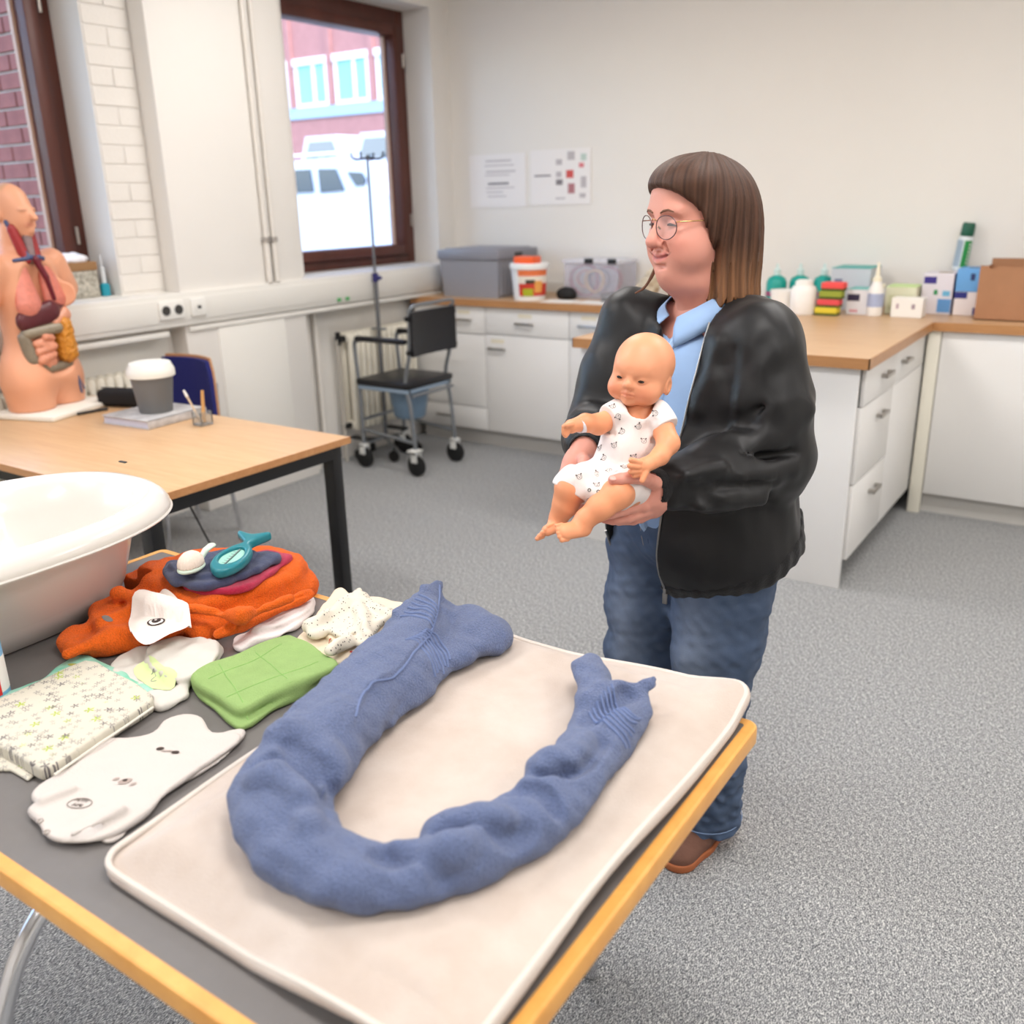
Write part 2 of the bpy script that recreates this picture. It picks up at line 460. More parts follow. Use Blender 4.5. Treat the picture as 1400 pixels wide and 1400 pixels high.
def wood_mat(name, c1, c2, scale=(1.2, 14, 14), rough=0.42, coat=0.15):
    m = bpy.data.materials.new(name); m.use_nodes = True; nt = m.node_tree; b = nt.nodes['Principled BSDF']
    b.inputs['Roughness'].default_value = rough; b.inputs['Coat Weight'].default_value = coat; b.inputs['Coat Roughness'].default_value = 0.3
    tc = nt.nodes.new('ShaderNodeTexCoord'); mp = nt.nodes.new('ShaderNodeMapping'); mp.inputs['Scale'].default_value = scale
    nt.links.new(tc.outputs['Object'], mp.inputs['Vector'])
    n = nt.nodes.new('ShaderNodeTexNoise'); n.inputs['Scale'].default_value = 3.2; n.inputs['Detail'].default_value = 8; n.inputs['Roughness'].default_value = 0.68; n.inputs['Distortion'].default_value = 0.5
    nt.links.new(mp.outputs[0], n.inputs['Vector'])
    rp = nt.nodes.new('ShaderNodeValToRGB'); rp.color_ramp.elements[0].position = 0.3; rp.color_ramp.elements[1].position = 0.72
    rp.color_ramp.elements[0].color = lin(c2); rp.color_ramp.elements[1].color = lin(c1)
    nt.links.new(n.outputs['Fac'], rp.inputs['Fac']); nt.links.new(rp.outputs[0], b.inputs['Base Color'])
    return m
m_beech = wood_mat('beech_laminate', (222, 184, 140), (206, 162, 118))
m_beech_edge = wood_mat('beech_edge', (206, 150, 98), (186, 128, 78))
m_counter = wood_mat('beech_worktop', (208, 172, 132), (190, 150, 110))
m_counter_edge = wood_mat('worktop_edge', (190, 138, 88), (170, 118, 72))
m_edge = wood_mat('honey_wood_edging', (236, 176, 92), (220, 154, 72), (5, 5, 5), 0.35, 0.3)

XL, XR, YB, YN = -4.10, 3.3, 5.39, -2.9           # room faces
obj('floor', MB().box((XL-0.4, YN-0.2, -0.1), (XR+0.2, YB+0.2, 0.0)), m_carpet, kind='structure', label='grey speckled carpet floor')
obj('ceiling', MB().box((XL-0.4, YN-0.2, CEIL), (XR+0.2, YB+0.2, CEIL+0.15)), m_ceil, kind='structure', label='plain white ceiling above the room')
obj('wall_back', MB().box((XL-0.4, YB, 0), (XR+0.2, YB+0.2, CEIL)), m_wall, kind='structure', label='plain white back wall behind the worktop')
obj('wall_right', MB().box((XR, YN, 0), (XR+0.2, YB, CEIL)), m_wall, kind='structure', label='white wall on the right, out of view')
obj('wall_near', MB().box((XL-0.4, YN-0.2, 0), (XR+0.2, YN, CEIL)), m_wall, kind='structure', label='white wall behind the photographer')
# left wall with its window openings, and a flat column standing proud between the windows
ZS, ZT = 1.15, 2.72
wl = MB()
TW = 0.36
wl.box((XL-TW, YN, 0), (XL, YB, ZS-0.02)); wl.box((XL-TW, YN, ZT), (XL, YB, CEIL))
ys = [YN]+[v for w in WINS for v in w]+[YB]
for i in range(0, len(ys), 2): wl.box((XL-TW, ys[i], ZS-0.02), (XL, ys[i+1], ZT))
wall_left = obj('wall_left', wl, m_wall, smooth=False, kind='structure', label='white window wall on the left')
obj('wall_column', MB().box((XL-0.05, 2.965, 0), (-3.98, 3.79, CEIL), 0.006, 2), m_wall, wall_left, label='smooth white column standing proud of the wall')
# painted bricks beside the column (each brick a piece of the left wall)
random.seed(4)
bw, bh = 0.24, 0.0833
z = 1.16; row = 0
while z < CEIL-0.02:
    y = 2.722-(0.12 if row % 2 else 0.0)-0.0
    while y < 2.96:
        a, b2 = max(y, 2.724), min(y+bw, 2.962)
        if b2-a > 0.03:
            pr = 0.0045+random.random()*0.002
            obj('brick', MB().box((XL-0.01, a+0.0028, z+0.003), (XL+pr, b2-0.0028, min(z+bh, CEIL)-0.003), 0.002, 1), m_brickpaint, wall_left)
        y += bw
    z += bh; row += 1
# below the trunking the wall is panelled
obj('wall_panel', MB().box((XL-0.02, 2.2, 0.16), (-4.085, 2.93, 0.93), 0.004), m_trunk, wall_left, label='white panel under the trunking')
obj('wall_panel', MB().box((-3.99, 3.16, 0.08), (-3.972, 3.62, 0.97), 0.003), m_trunk, wall_left, label='white panel on the column')

m_glass = mat('window_glass', (255, 255, 255), 0.0, trans=1.0, ior=1.02, spec=0.3)
def window(n, y0, y1):
    xo, xi = XL-TW+0.03, XL-0.22
    fr = bpy.data.objects.new('window_%d' % n, mesh_from(*(lambda m: (m.v, m.f))(
        MB().box((xo, y0, ZS), (xi, y0+0.075, ZT), 0.004).box((xo, y1-0.075, ZS), (xi, y1, ZT), 0.004)
            .box((xo, y0+0.075, ZS), (xi, y1-0.075, ZS+0.055), 0.004).box((xo, y0+0.075, ZT-0.09), (xi, y1-0.075, ZT), 0.004)), (0, 0, 0), m_brown))
    COL.objects.link(fr); fr['kind'] = 'structure'; fr['label'] = ['dark brown wooden window out of view', 'dark brown wooden window at the left edge', 'dark brown wooden window showing parked cars'][n-1]
    a, b = y0+0.08, y1-0.08; c0, c1 = ZS+0.06, ZT-0.095; w = 0.062; x0, x1 = xo+0.02, xi+0.035
    obj('sash_frame', MB().box((x0, a, c0), (x1, a+w, c1), 0.005).box((x0, b-w, c0), (x1, b, c1), 0.005)
        .box((x0, a+w, c0), (x1, b-w, c0+w), 0.005).box((x0, a+w, c1-w), (x1, b-w, c1), 0.005), m_brown, fr)
    obj('glazing_bead', MB().box((x0+0.02, a+w, c0+w), (x0+0.045, a+w+0.014, c1-w)).box((x0+0.02, b-w-0.014, c0+w), (x0+0.045, b-w, c1-w)), m_sash, fr, smooth=False)
    obj('pane', MB().box((x0+0.028, a+w-0.005, c0+w-0.005), (x0+0.036, b-w+0.005, c1-w+0.005)), m_glass, fr, smooth=False)
    for zz in (ZS+0.28, ZT-0.30):
        obj('hinge', MB().cyl((x1+0.006, b+0.012, zz-0.04), (x1+0.006, b+0.012, zz+0.04), 0.008, n=10), m_brass, fr)
    return fr
for i, (y0, y1) in enumerate(WINS): window(i+1, y0, y1)
# painted reveals and sills
for i, (y0, y1) in enumerate(WINS):
    obj('trim_%d' % (i+1), MB().box((XL-0.235, y0-0.005, ZS-0.022), (XL+0.012, y1+0.005, ZS), 0.004), m_trunk, kind='structure', label='white painted window sill number %s from the near wall' % ['one', 'two', 'three'][i])
# cable trunking along the window wall
tr = MB().box((-4.11, YN+0.02, 0.985), (-3.955, YB-0.01, 1.148), 0.008)
trunk = obj('trim_4', tr, m_trunk, kind='structure', label='long white cable trunking along the window wall')
obj('trunking_lid', MB().box((-3.958, YN+0.03, 1.01), (-3.95, YB-0.02, 1.122), 0.003), m_trunk, trunk)
for (a, b, zz) in ((1.6, 2.86, 0.955), (2.98, 5.3, 0.966)):
    obj('conduit', MB().box((-4.0, a, zz-0.014), (-3.965, b, zz+0.014), 0.006), m_trunk, trunk)
m_sock = mat('socket_white', (238, 236, 230), 0.3); m_dark = mat('socket_hole', (60, 58, 56), 0.6)
def socket(name, y0, y1, n, label):
    r = root(name, label, 'socket', (-3.955, (y0+y1)/2, 1.03))
    z0, z1 = 1.028, 1.116
    obj('plate', MB().box((-3.96, y0, z0), (-3.938, y1, z1), 0.005), m_sock, r)
    for k in range(n):
        yc = y0+(k+0.5)*(y1-y0)/n
        c = MB(); c.lathe([(0.0, 0), (0.019, 0), (0.019, 0.002), (0.023, 0.002), (0.023, 0.006)], n=20)
        c.xform(Matrix.Translation((-3.9395, yc, 1.072)) @ Matrix.Rotation(R3(90), 4, 'Y'))
        obj('outlet', c, m_dark if n == 2 else m_sock, r)
        if n == 1: obj('jack', MB().box((-3.936, yc-0.011, 1.064), (-3.931, yc+0.011, 1.08), 0.002), m_dark, r)
socket('double_socket', 2.80, 2.945, 2, 'white double power socket on the cable trunking')
socket('network_socket', 2.985, 3.075, 1, 'small white network socket right of the double socket')
for yy in (4.02, 4.09):
    obj('green_cover', MB().box((-3.951, yy, 1.0), (-3.946, yy+0.03, 1.02), 0.002), mat('green_plastic', (70, 170, 90), 0.4), trunk)
# heating pipes on the column and below
m_pipe = mat('white_pipe_paint', (226, 221, 213), 0.4)
pr_ = root('heating_pipe_pair', 'pair of thin white heating pipes running up the column', 'pipe', (-3.96, 3.56, 1.15))
for yy in (3.53, 3.585):
    obj('pipe', MB().cyl((-3.962, yy, 1.15), (-3.962, yy, CEIL), 0.011), m_pipe, pr_)
    obj('pipe_sleeve', MB().cyl((-3.962, yy, 1.15), (-3.962, yy, 1.36), 0.0165), m_pipe, pr_)
    obj('collar', MB().cyl((-3.962, yy, 1.36), (-3.962, yy, 1.385), 0.021), mat('grey_collar', (160, 154, 148), 0.5), pr_)
pr2 = root('heating_pipe_riser', 'pair of white heating pipes below the trunking beside the radiator', 'pipe', (-4.06, 3.9, 0))
for yy in (3.86, 3.93): obj('pipe', MB().cyl((-4.06, yy, 0.0), (-4.06, yy, 0.98), 0.016), m_pipe, pr2)

# ------------------------------------------------------------------ radiators (each fin a part)
m_rad = mat('cream_radiator_enamel', (236, 230, 214), 0.32)
def radiator(y0, y1, z0, z1, label, pipes=True):
    r = root('radiator', label, 'radiator', (-4.02, (y0+y1)/2, z0), 'column radiators under the windows')
    n = int(round((y1-y0)/0.048))
    fin = None
    for i in range(n):
        yc = y0+(i+0.5)*(y1-y0)/n
        if fin is None:
            m = MB()
            for xc in (-4.065, -4.0): m.box((xc-0.019, yc-0.017, z0), (xc+0.019, yc+0.017, z1), 0.012, 2)
            for (a, b) in ((z0+0.01, z0+0.06), (z1-0.06, z1-0.005)): m.box((-4.075, yc-0.0235, a), (-3.985, yc+0.0235, b), 0.012, 2)
            fin = obj('fin', m, m_rad, r); yf = yc
        else: clone(fin, r, (0, yc-yf, 0))
    for zz in (z0+0.035, z1-0.035): obj('header', MB().cyl((-4.03, y0, zz), (-4.03, y1, zz), 0.019), m_rad, r)
    obj('valve', MB().cyl((-4.03, y0-0.06, z1-0.035), (-4.03, y0, z1-0.035), 0.02).cyl((-4.03, y0-0.05, z1-0.07), (-4.03, y0-0.05, z1+0.01), 0.016), m_black, r)
    obj('valve', MB().cyl((-4.03, y0-0.06, z0+0.035), (-4.03, y0, z0+0.035), 0.018), m_black, r)
    obj('riser_pipe', MB().tube([(-4.03, y0-0.055, 0), (-4.03, y0-0.055, z1-0.035)], 0.012), mat('riser_pipe_grey', (186, 180, 170), 0.45), r)  # riser pipe in one even grey
    return r
radiator(4.13, 4.77, 0.19, 0.80, 'cream column radiator behind the commode chair')
radiator(1.05, 2.78, 0.19, 0.80, 'cream column radiator behind the torso model')

# ------------------------------------------------------------------ ceiling lamps
m_diff = mat('lamp_diffuser', (255, 250, 240), 0.6, emit=((255, 246, 232), 3.0))
for i, (x, y) in enumerate(LAMPS):
    r = root('ceiling_lamp', 'flat white ceiling lamp '+['between the column and the drip stand', 'above the peninsula worktop', 'above the bath tub', 'above the changing pad', 'on the right side of the room', 'in the back right corner of the room', 'behind the photographer by the windows', 'behind the photographer in mid room'][i], 'lamp', (x, y, CEIL-0.05), 'ceiling lamps')
    obj('housing', MB().box((x-0.62, y-0.31, CEIL-0.045), (x+0.62, y+0.31, CEIL-0.002), 0.006), m_trunk, r)
    obj('diffuser', MB().box((x-0.58, y-0.27, CEIL-0.055), (x+0.58, y+0.27, CEIL-0.044)), m_diff, r)

# ================================================================== KITCHEN UNITS
ZC = 0.955                                            # worktop top
WT = 0.04
# L-shaped worktop: along the back wall with a broad peninsula towards the room
wt = MB().prism([(-4.04, 4.79), (-2.10, 4.79), (-2.10, 3.60), (-0.82, 3.60), (-0.82, 4.79), (2.6, 4.79), (2.6, 5.385), (-4.04, 5.385)], ZC-WT, ZC)
worktop = obj('worktop', wt, m_counter, smooth=False, label='beech worktop along the back wall with a broad peninsula', cat='worktop')
ed = MB()
for (lo, hi) in (((-4.04, 4.786, ZC-WT-0.001), (-2.104, 4.791, ZC+0.0006)), ((-2.104, 3.596, ZC-WT-0.001), (-2.099, 4.791, ZC+0.0006)), ((-2.104, 3.596, ZC-WT-0.001), (-0.816, 3.601, ZC+0.0006)),
                 ((-0.821, 3.596, ZC-WT-0.001), (-0.816, 4.791, ZC+0.0006)), ((-0.821, 4.786, ZC-WT-0.001), (2.6, 4.791, ZC+0.0006))):
    ed.box(lo, hi)
obj('edge_band', ed, m_counter_edge, worktop, smooth=False)
m_up = mat('white_upstand', (226, 224, 218), 0.4)
obj('upstand', MB().box((-4.04, 5.365, ZC), (2.6, 5.388, ZC+0.07), 0.004), m_up, worktop, label='low white upstand against the wall')
m_handle = mat('nickel_handle', (178, 174, 168), 0.28, 1.0)
m_handle_blue = mat('bluish_handle_metal', (190, 200, 212), 0.25, 0.9)  # bluer metal, used for one drawer's handle
m_carc = mat('cabinet_dark_gap', (84, 82, 80), 0.8)
m_kick = mat('plinth_grey', (196, 193, 188), 0.55)
m_lab = mat('paper_label', (226, 218, 196), 0.7)
def handle(p, axis, parent, m=m_handle):
    """flat bow handle on a front; axis 'y' faces -y, 'x' faces +x"""
    L, d = 0.065, 0.028
    if axis == 'y':
        mb = MB().box((p[0]-L, p[1]-d, p[2]-0.007), (p[0]+L, p[1]-d+0.008, p[2]+0.007), 0.002)
        for s in (-1, 1): mb.box((p[0]+s*(L-0.008)-0.006, p[1]-d+0.006, p[2]-0.006), (p[0]+s*(L-0.008)+0.006, p[1]+0.001, p[2]+0.006), 0.0015)
    else:
        mb = MB().box((p[0]+d-0.008, p[1]-L, p[2]-0.008), (p[0]+d, p[1]+L, p[2]+0.008), 0.002)
        for s in (-1, 1): mb.box((p[0]-0.001, p[1]+s*(L-0.014)-0.010, p[2]-0.008), (p[0]+d-0.006, p[1]+s*(L-0.014)+0.010, p[2]+0.008), 0.0015)
    return obj('handle', mb, m, parent)
def unit_y(x0, x1, fronts, label, y=4.81, depth=0.52):
    """base unit facing -y; fronts = (kind, z0, z1, handle_x or None, handle_z, paper_label)"""
    r = root('base_cabinet', label, 'cabinet', ((x0+x1)/2, y, 0), 'white base cabinets')
    obj('carcass', MB().box((x0+0.001, y+0.019, 0.11), (x1-0.001, y+depth, ZC-WT-0.001)), m_carc, r, smooth=False)
    obj('plinth', MB().box((x0, y+0.06, 0.0), (x1, y+0.078, 0.112)), m_kick, r, smooth=False)
    for (kd, z0, z1, hx, hz, pl) in fronts:
        f = obj(kd, MB().box((x0+0.0025, y, z0+0.0025), (x1-0.0025, y+0.018, z1-0.0025), 0.002), m_white, r)
        if hx is not None:
            handle((hx, y, hz), 'y', f, m_handle_blue if pl == 2 else m_handle)
        if pl: obj('name_label', MB().box((hx-0.05, y-0.0012, hz+0.035), (hx+0.05, y+0.001, hz+0.058)), m_lab, f, smooth=False)
    return r
T = ZC-WT
unit_y(-4.03, -3.455, [('drawer', 0.735, T, -3.62, 0.825, 1), ('door', 0.26, 0.735, None, 0, 0), ('drawer', 0.11, 0.26, -3.80, 0.185, 0)], 'white base cabinet in the corner behind the commode chair')
unit_y(-3.455, -2.835, [('drawer', 0.742, T, -3.15, 0.82, 1), ('door', 0.11, 0.742, -3.36, 0.655, 1)], 'white base cabinet below the orange and white bucket')
unit_y(-2.835, -2.105, [('drawer', 0.742, T, -2.70, 0.83, 2), ('door', 0.11, 0.742, -2.62, 0.655, 0)], 'white base cabinet next to the peninsula, mostly hidden by the woman')
# right of the peninsula: a plain closing panel
r = root('base_cabinet', 'wide plain white cabinet front right of the peninsula', 'cabinet', (0.9, 4.81, 0), 'white base cabinets')
obj('front_panel', MB().box((-0.775, 4.81, 0.105), (0.55, 4.828, T), 0.002), m_white, r)
obj('front_panel', MB().box((0.555, 4.81, 0.105), (2.59, 4.828, T), 0.002), m_white, r)
obj('corner_post', MB().box((-0.838, 4.80, 0.0), (-0.779, 4.83, T), 0.004), mat('cream_post', (234, 229, 214), 0.45), r)
obj('carcass', MB().box((-0.82, 4.84, 0.11), (2.59, 5.33, T-0.001)), m_carc, r, smooth=False)
obj('plinth', MB().box((-0.83, 4.85, 0.0), (2.59, 4.868, 0.108)), m_kick, r, smooth=False)
# peninsula: end panel facing the room, drawers on its right side
pe = root('peninsula_cabinet', 'white peninsula cabinet with drawers on its right side behind the woman', 'cabinet', (-1.45, 4.2, 0))
obj('end_panel', MB().box((-2.08, 3.632, 0.0), (-0.858, 3.652, T), 0.002), m_white, pe)
obj('side_panel', MB().box((-2.08, 3.655, 0.0), (-2.062, 4.80, T), 0.002), m_white, pe)
obj('carcass', MB().box((-2.06, 3.654, 0.12), (-0.872, 4.795, T-0.001)), m_carc, pe, smooth=False)
obj('plinth', MB().box((-0.955, 3.76, 0.0), (-0.937, 4.795, 0.12)), m_kick, pe, smooth=False)
obj('plinth', MB().box((-0.985, 3.74, 0.0), (-0.937, 3.76, 0.12)), m_white, pe, smooth=False)
x0 = -0.862
def front_x(kind, y0, y1, z0, z1, hy, hz, dx=0.0):
    f = obj(kind, MB().box((x0+dx, y0+0.0025, z0+0.0025), (x0+dx+0.018, y1-0.0025, z1-0.0025), 0.002), m_white, pe)
    if hy: handle((x0+dx+0.018, hy, hz), 'x', f)
front_x('drawer', 3.665, 4.19, 0.755, T, 3.98, 0.838, 0.004)
front_x('drawer', 3.655, 4.19, 0.44, 0.755, 3.98, 0.672)
front_x('drawer', 3.655, 4.19, 0.12, 0.44, 3.98, 0.345)
front_x('drawer', 4.19, 4.797, 0.755, T, 4.36, 0.838)
front_x('door', 4.19, 4.797, 0.12, 0.755, None, 0)
# ================================================================== OUTSIDE THE WINDOWS
GZ = 0.20
m_asph = mat('pale_asphalt', (150, 150, 150), 0.9, bump=(30, 0.2))
obj('street_ground', MB().box((-60, -30, GZ-0.3), (XL-TW-0.02, 60, GZ)), m_asph, smooth=False, kind='structure', label='pale paved yard outside the windows')
m_redbrick = mat('red_brick', (168, 106, 98), 0.85, bump=(40, 0.3, 0.004), var=(14, 0.25))
m_mort2 = mat('pale_mortar', (205, 198, 190), 0.9)
m_bl = mat('pale_blue_window', (110, 168, 190), 0.2, spec=0.6)
m_wf = mat('white_window_frame', (214, 220, 230), 0.4)
m_carw = mat('white_car_paint', (186, 198, 220), 0.3, coat=0.6)
m_carg = mat('car_glass', (46, 66, 84), 0.08, spec=0.8)
# brick facade of the wing across the yard
FY = 17.0
bd = root('brick_building', 'red brick building with white windows across the yard', 'building', (-16, FY, GZ))
fac = obj('facade', MB().box((-30, FY, GZ), (-2, FY+0.4, 9.5)), mat('red_brick_facade', (158, 116, 116), 0.85, var=(5, 0.14), bump=(20, 0.2)), bd, smooth=False)
obj('wall_strip', MB().box((-30, FY-0.05, 3.46), (-2, FY+0.02, 3.70)), mat('pale_blue_render', (140, 172, 200), 0.6), bd, smooth=False)
for k in range(-9, 10):
    xa = -17.44+1.272*k
    w = obj('window', MB().box((xa-0.02, FY-0.05, 3.70), (xa+0.06, FY+0.02, 4.72)).box((xa+0.94, FY-0.05, 3.70), (xa+1.02, FY+0.02, 4.72)).box((xa-0.04, FY-0.08, 4.60), (xa+1.04, FY+0.02, 4.74))
            .box((xa+0.06, FY-0.06, 3.70), (xa+0.94, FY+0.02, 3.78)).box((xa+0.54, FY-0.05, 3.78), (xa+0.62, FY+0.02, 4.60)), m_wf, bd, smooth=False)
    obj('pane', MB().box((xa+0.06, FY-0.02, 3.78), (xa+0.54, FY+0.01, 4.60)), m_bl, w, smooth=False)
    obj('pane', MB().box((xa+0.62, FY-0.02, 3.78), (xa+0.94, FY+0.01, 4.60)), m_bl, w, smooth=False)
    obj('pilaster', MB().box((xa+1.04, FY-0.07, 3.70), (xa+1.20, FY+0.01, 9.4)), fac.data.materials[0], bd, smooth=False)
# cars seen end-on in front of the building
def end_car(xc, y, label):
    r = root('parked_car', label, 'car', (xc, y+1.5, GZ), 'cars parked end-on by the building')
    z0 = 2.02; zt = 2.86; wb, wt_ = 0.80, 0.42
    sec = [(-0.70, GZ+0.3), (-0.74, 1.3), (-0.74, z0-0.05), (0.74, z0-0.05), (0.74, 1.3), (0.70, GZ+0.3)]
    def loft(s1, ya, s2, yb):
        n = len(s1); vs = [(xc+a, ya, b) for a, b in s1]+[(xc+a, yb, b) for a, b in s2]
        return MB().add(vs, [tuple(range(n)), tuple(range(n, 2*n))[::-1]]+[(i, n+i, n+(i+1) % n, (i+1) % n) for i in range(n)])
    obj('body', loft(sec, y, sec, y+2.9), m_carw, r, angle=30)
    obj('cabin', loft([(-0.74, z0-0.06), (-0.42, zt-0.02), (0.42, zt-0.02), (0.74, z0-0.06)], y+0.5, [(-0.74, z0-0.06), (-0.42, zt), (0.42, zt), (0.74, z0-0.06)], y+2.6), m_carw, r, angle=30)
    obj('windscreen', MB().add([(xc-0.60, y+0.49, z0+0.12), (xc+0.60, y+0.49, z0+0.12), (xc+0.33, y+0.49, zt-0.12), (xc-0.33, y+0.49, zt-0.12),
                                (xc-0.60, y+0.51, z0+0.12), (xc+0.60, y+0.51, z0+0.12), (xc+0.33, y+0.51, zt-0.12), (xc-0.33, y+0.51, zt-0.12)],
                               [(0, 1, 2, 3), (7, 6, 5, 4), (0, 4, 5, 1), (1, 5, 6, 2), (2, 6, 7, 3), (3, 7, 4, 0)]), mat('pale_windscreen', (120, 126, 130), 0.15), r, smooth=False)
    for dx in (-0.16, 0.2): obj('headrest', MB().box((xc+dx-0.09, y+0.47, z0+0.16), (xc+dx+0.05, y+0.492, z0+0.42), 0.01, 1), m_carg, r)
    for sx in (-1, 1):
        for yy in (y+0.8, y+2.3): obj('wheel', MB().cyl((xc+sx*0.55, yy, GZ+0.31), (xc+sx*0.73, yy, GZ+0.31), 0.31, n=20), m_rubber, r)
end_car(-14.36, 14.0, 'white parked car seen end-on, left of two by the brick building')
end_car(-12.85, 14.0, 'white parked car seen end-on, right of two by the brick building')
# white estate car parked side-on close to the window
cr = root('parked_estate_car', 'white estate car parked side-on outside the window', 'car', (-11.6, 11.9, GZ))
def side(poly, y0, y1): 
    n = len(poly); return MB().add([(a, y0, b) for a, b in poly]+[(a, y1, b) for a, b in poly], [tuple(range(n)), tuple(range(n, 2*n))[::-1]]+[(i, n+i, n+(i+1) % n, (i+1) % n) for i in range(n)])
obj('body', side([(-14.1, GZ+0.25), (-14.2, 1.35), (-13.2, 1.62), (-9.62, 1.72), (-9.45, 1.3), (-9.5, GZ+0.25)], 11.0, 12.8), m_carw, cr, angle=25)
obj('cabin', side([(-13.2, 1.60), (-12.4, 2.17), (-10.45, 2.22), (-9.95, 2.12), (-9.60, 1.70)], 11.02, 12.78), m_carw, cr, angle=25)
for poly in ([(-12.75, 1.74), (-12.3, 2.06), (-11.95, 2.06), (-11.95, 1.72)], [(-11.85, 1.72), (-11.85, 2.06), (-11.17, 2.06), (-11.13, 1.72)], [(-10.98, 1.71), (-10.99, 2.06), (-10.62, 2.05), (-10.47, 1.73)], [(-10.22, 1.79), (-10.38, 2.0), (-10.10, 1.98), (-10.02, 1.88), (-10.05, 1.80)]):
    obj('side_window', side(poly, 10.985, 11.03), m_carg, cr, smooth=False)
obj('roof_rail', MB().tube([(-12.3, 11.1, 2.20), (-12.1, 11.1, 2.27), (-10.7, 11.1, 2.28), (-10.5, 11.1, 2.23)], 0.02, 8), m_wf, cr)
for xx in (-13.2, -10.3): obj('wheel', MB().cyl((xx, 10.98, GZ+0.33), (xx, 11.25, GZ+0.33), 0.33, n=24), m_rubber, cr)
# brick pier right outside the left-hand window, brick by brick
pier = root('brick_pier', 'red brick pier just outside the left window', 'pier', (-5.1, 2.9, GZ))
obj('core', MB().box((-5.55, 2.80, GZ), (-4.50, 3.10, 3.4)), m_mort2, pier, smooth=False)
bm_ = None
row = 0; z = 1.2
while z < 2.95:
    x = -5.55-(0.12 if row % 2 else 0)
    while x < -4.5:
        a, b = max(x, -5.55), min(x+0.24, -4.5)
        if b-a > 0.05:
            if b-a > 0.23 and bm_ is not None: clone(bm_, pier, (a-bx_, 0, z-bz_))
            else:
                o = obj('brick', MB().box((a+0.005, 2.785, z+0.006), (b-0.005, 2.82, z+0.0773), 0.003, 1), m_redbrick, pier)
                if b-a > 0.23: bm_ = o; bx_ = a; bz_ = z
        x += 0.24
    z += 0.0833; row += 1
# ================================================================== SECOND TABLE AND WHAT STANDS ON IT
m_blackmetal = mat('black_painted_steel', (20, 20, 22), 0.35)
TZ = 0.74
t2 = root('meeting_table', 'beech topped table with black steel frame behind the bath tub', 'table', (-3.35, 1.95, 0))
t2top = obj('tabletop', MB().box((-3.94, 1.52, TZ-0.024), (-2.335, 2.385, TZ), 0.002), m_beech, t2)
obj('edge_band', MB().box((-2.3355, 1.519, TZ-0.024), (-2.3335, 2.386, TZ+0.0003)).box((-3.94, 1.518, TZ-0.024), (-2.334, 1.5205, TZ+0.0003)), m_beech_edge, t2top, smooth=False)
obj('frame_rail', MB().box((-3.92, 1.55, TZ-0.075), (-2.36, 1.58, TZ-0.025)), m_blackmetal, t2, smooth=False)
obj('frame_rail', MB().box((-3.92, 2.33, TZ-0.075), (-2.36, 2.36, TZ-0.025)), m_blackmetal, t2, smooth=False)
obj('frame_rail', MB().box((-2.39, 1.58, TZ-0.075), (-2.36, 2.33, TZ-0.025)), m_blackmetal, t2, smooth=False)
obj('frame_rail', MB().box((-3.92, 1.58, TZ-0.075), (-3.89, 2.33, TZ-0.025)), m_blackmetal, t2, smooth=False)
for (x, y) in ((-2.395, 2.335), (-2.395, 1.56), (-3.90, 1.56), (-3.90, 2.335)):
    obj('leg', MB().box((x-0.02, y-0.02, 0.0), (x+0.035, y+0.025, TZ-0.026), 0.004), m_blackmetal, t2)
obj('cable', MB().tube(catmull([(-2.75, 1.9, 0.7), (-2.62, 1.98, 0.3), (-2.5, 2.05, 0.02), (-2.40, 2.3, 0.008)], 6), 0.004, 6), mat('dark_cable', (60, 60, 62), 0.6), t2)

# ---- book, grey pot with white lid, glass with sticks, case and pen
bk = root('book', 'thick pale book lying under the grey pot', 'book', (-3.24, 2.22, TZ))
BM = Matrix.Translation((-3.24, 2.215, TZ)) @ Matrix.Rotation(R3(4), 4, 'Z')
obj('cover', MB().box((-0.135, -0.145, 0.0), (0.135, 0.145, 0.004), 0.001).box((-0.135, -0.145, 0.030), (0.135, 0.145, 0.034), 0.001).box((0.130, -0.145, 0.0), (0.135, 0.145, 0.034), 0.001).xform(BM), mat('book_cover_print', (206, 204, 204), 0.4, var=(24, 0.35)), bk)
obj('page_block', MB().box((-0.130, -0.140, 0.004), (0.130, 0.140, 0.030)).xform(BM), mat('page_paper', (206, 206, 222), 0.7, stretch=(1, 1, 90), var=(4, 0.15)), bk, smooth=False)
pot = root('storage_pot', 'grey tapered pot with a white lid standing on the book', 'pot', (-3.28, 2.20, TZ+0.034))
pc = onz(214, 562, TZ+0.034)
pc = (pc[0], pc[1], TZ+0.034)
pot.location = pc
obj('pot_body', MB().lathe([(0.0, 0), (0.062, 0), (0.064, 0.003), (0.082, 0.148), (0.078, 0.15), (0.0, 0.15)], pc, 36), mat('grey_pot', (112, 112, 112), 0.55), pot)
obj('lid', MB().lathe([(0.0, 0.143), (0.090, 0.143), (0.091, 0.15), (0.091, 0.168), (0.084, 0.182), (0.078, 0.196), (0.07, 0.199), (0.0, 0.196)], pc, 36), mat('white_lid', (240, 238, 230), 0.4), pot)
gl = onz(278, 581, TZ)
gr = root('small_glass', 'small clear square glass holding two sticks beside the book', 'glass', (gl[0], gl[1], TZ))
m_clear = mat('clear_glass', (236, 240, 242), 0.03, trans=0.9, ior=1.3, spec=0.4)
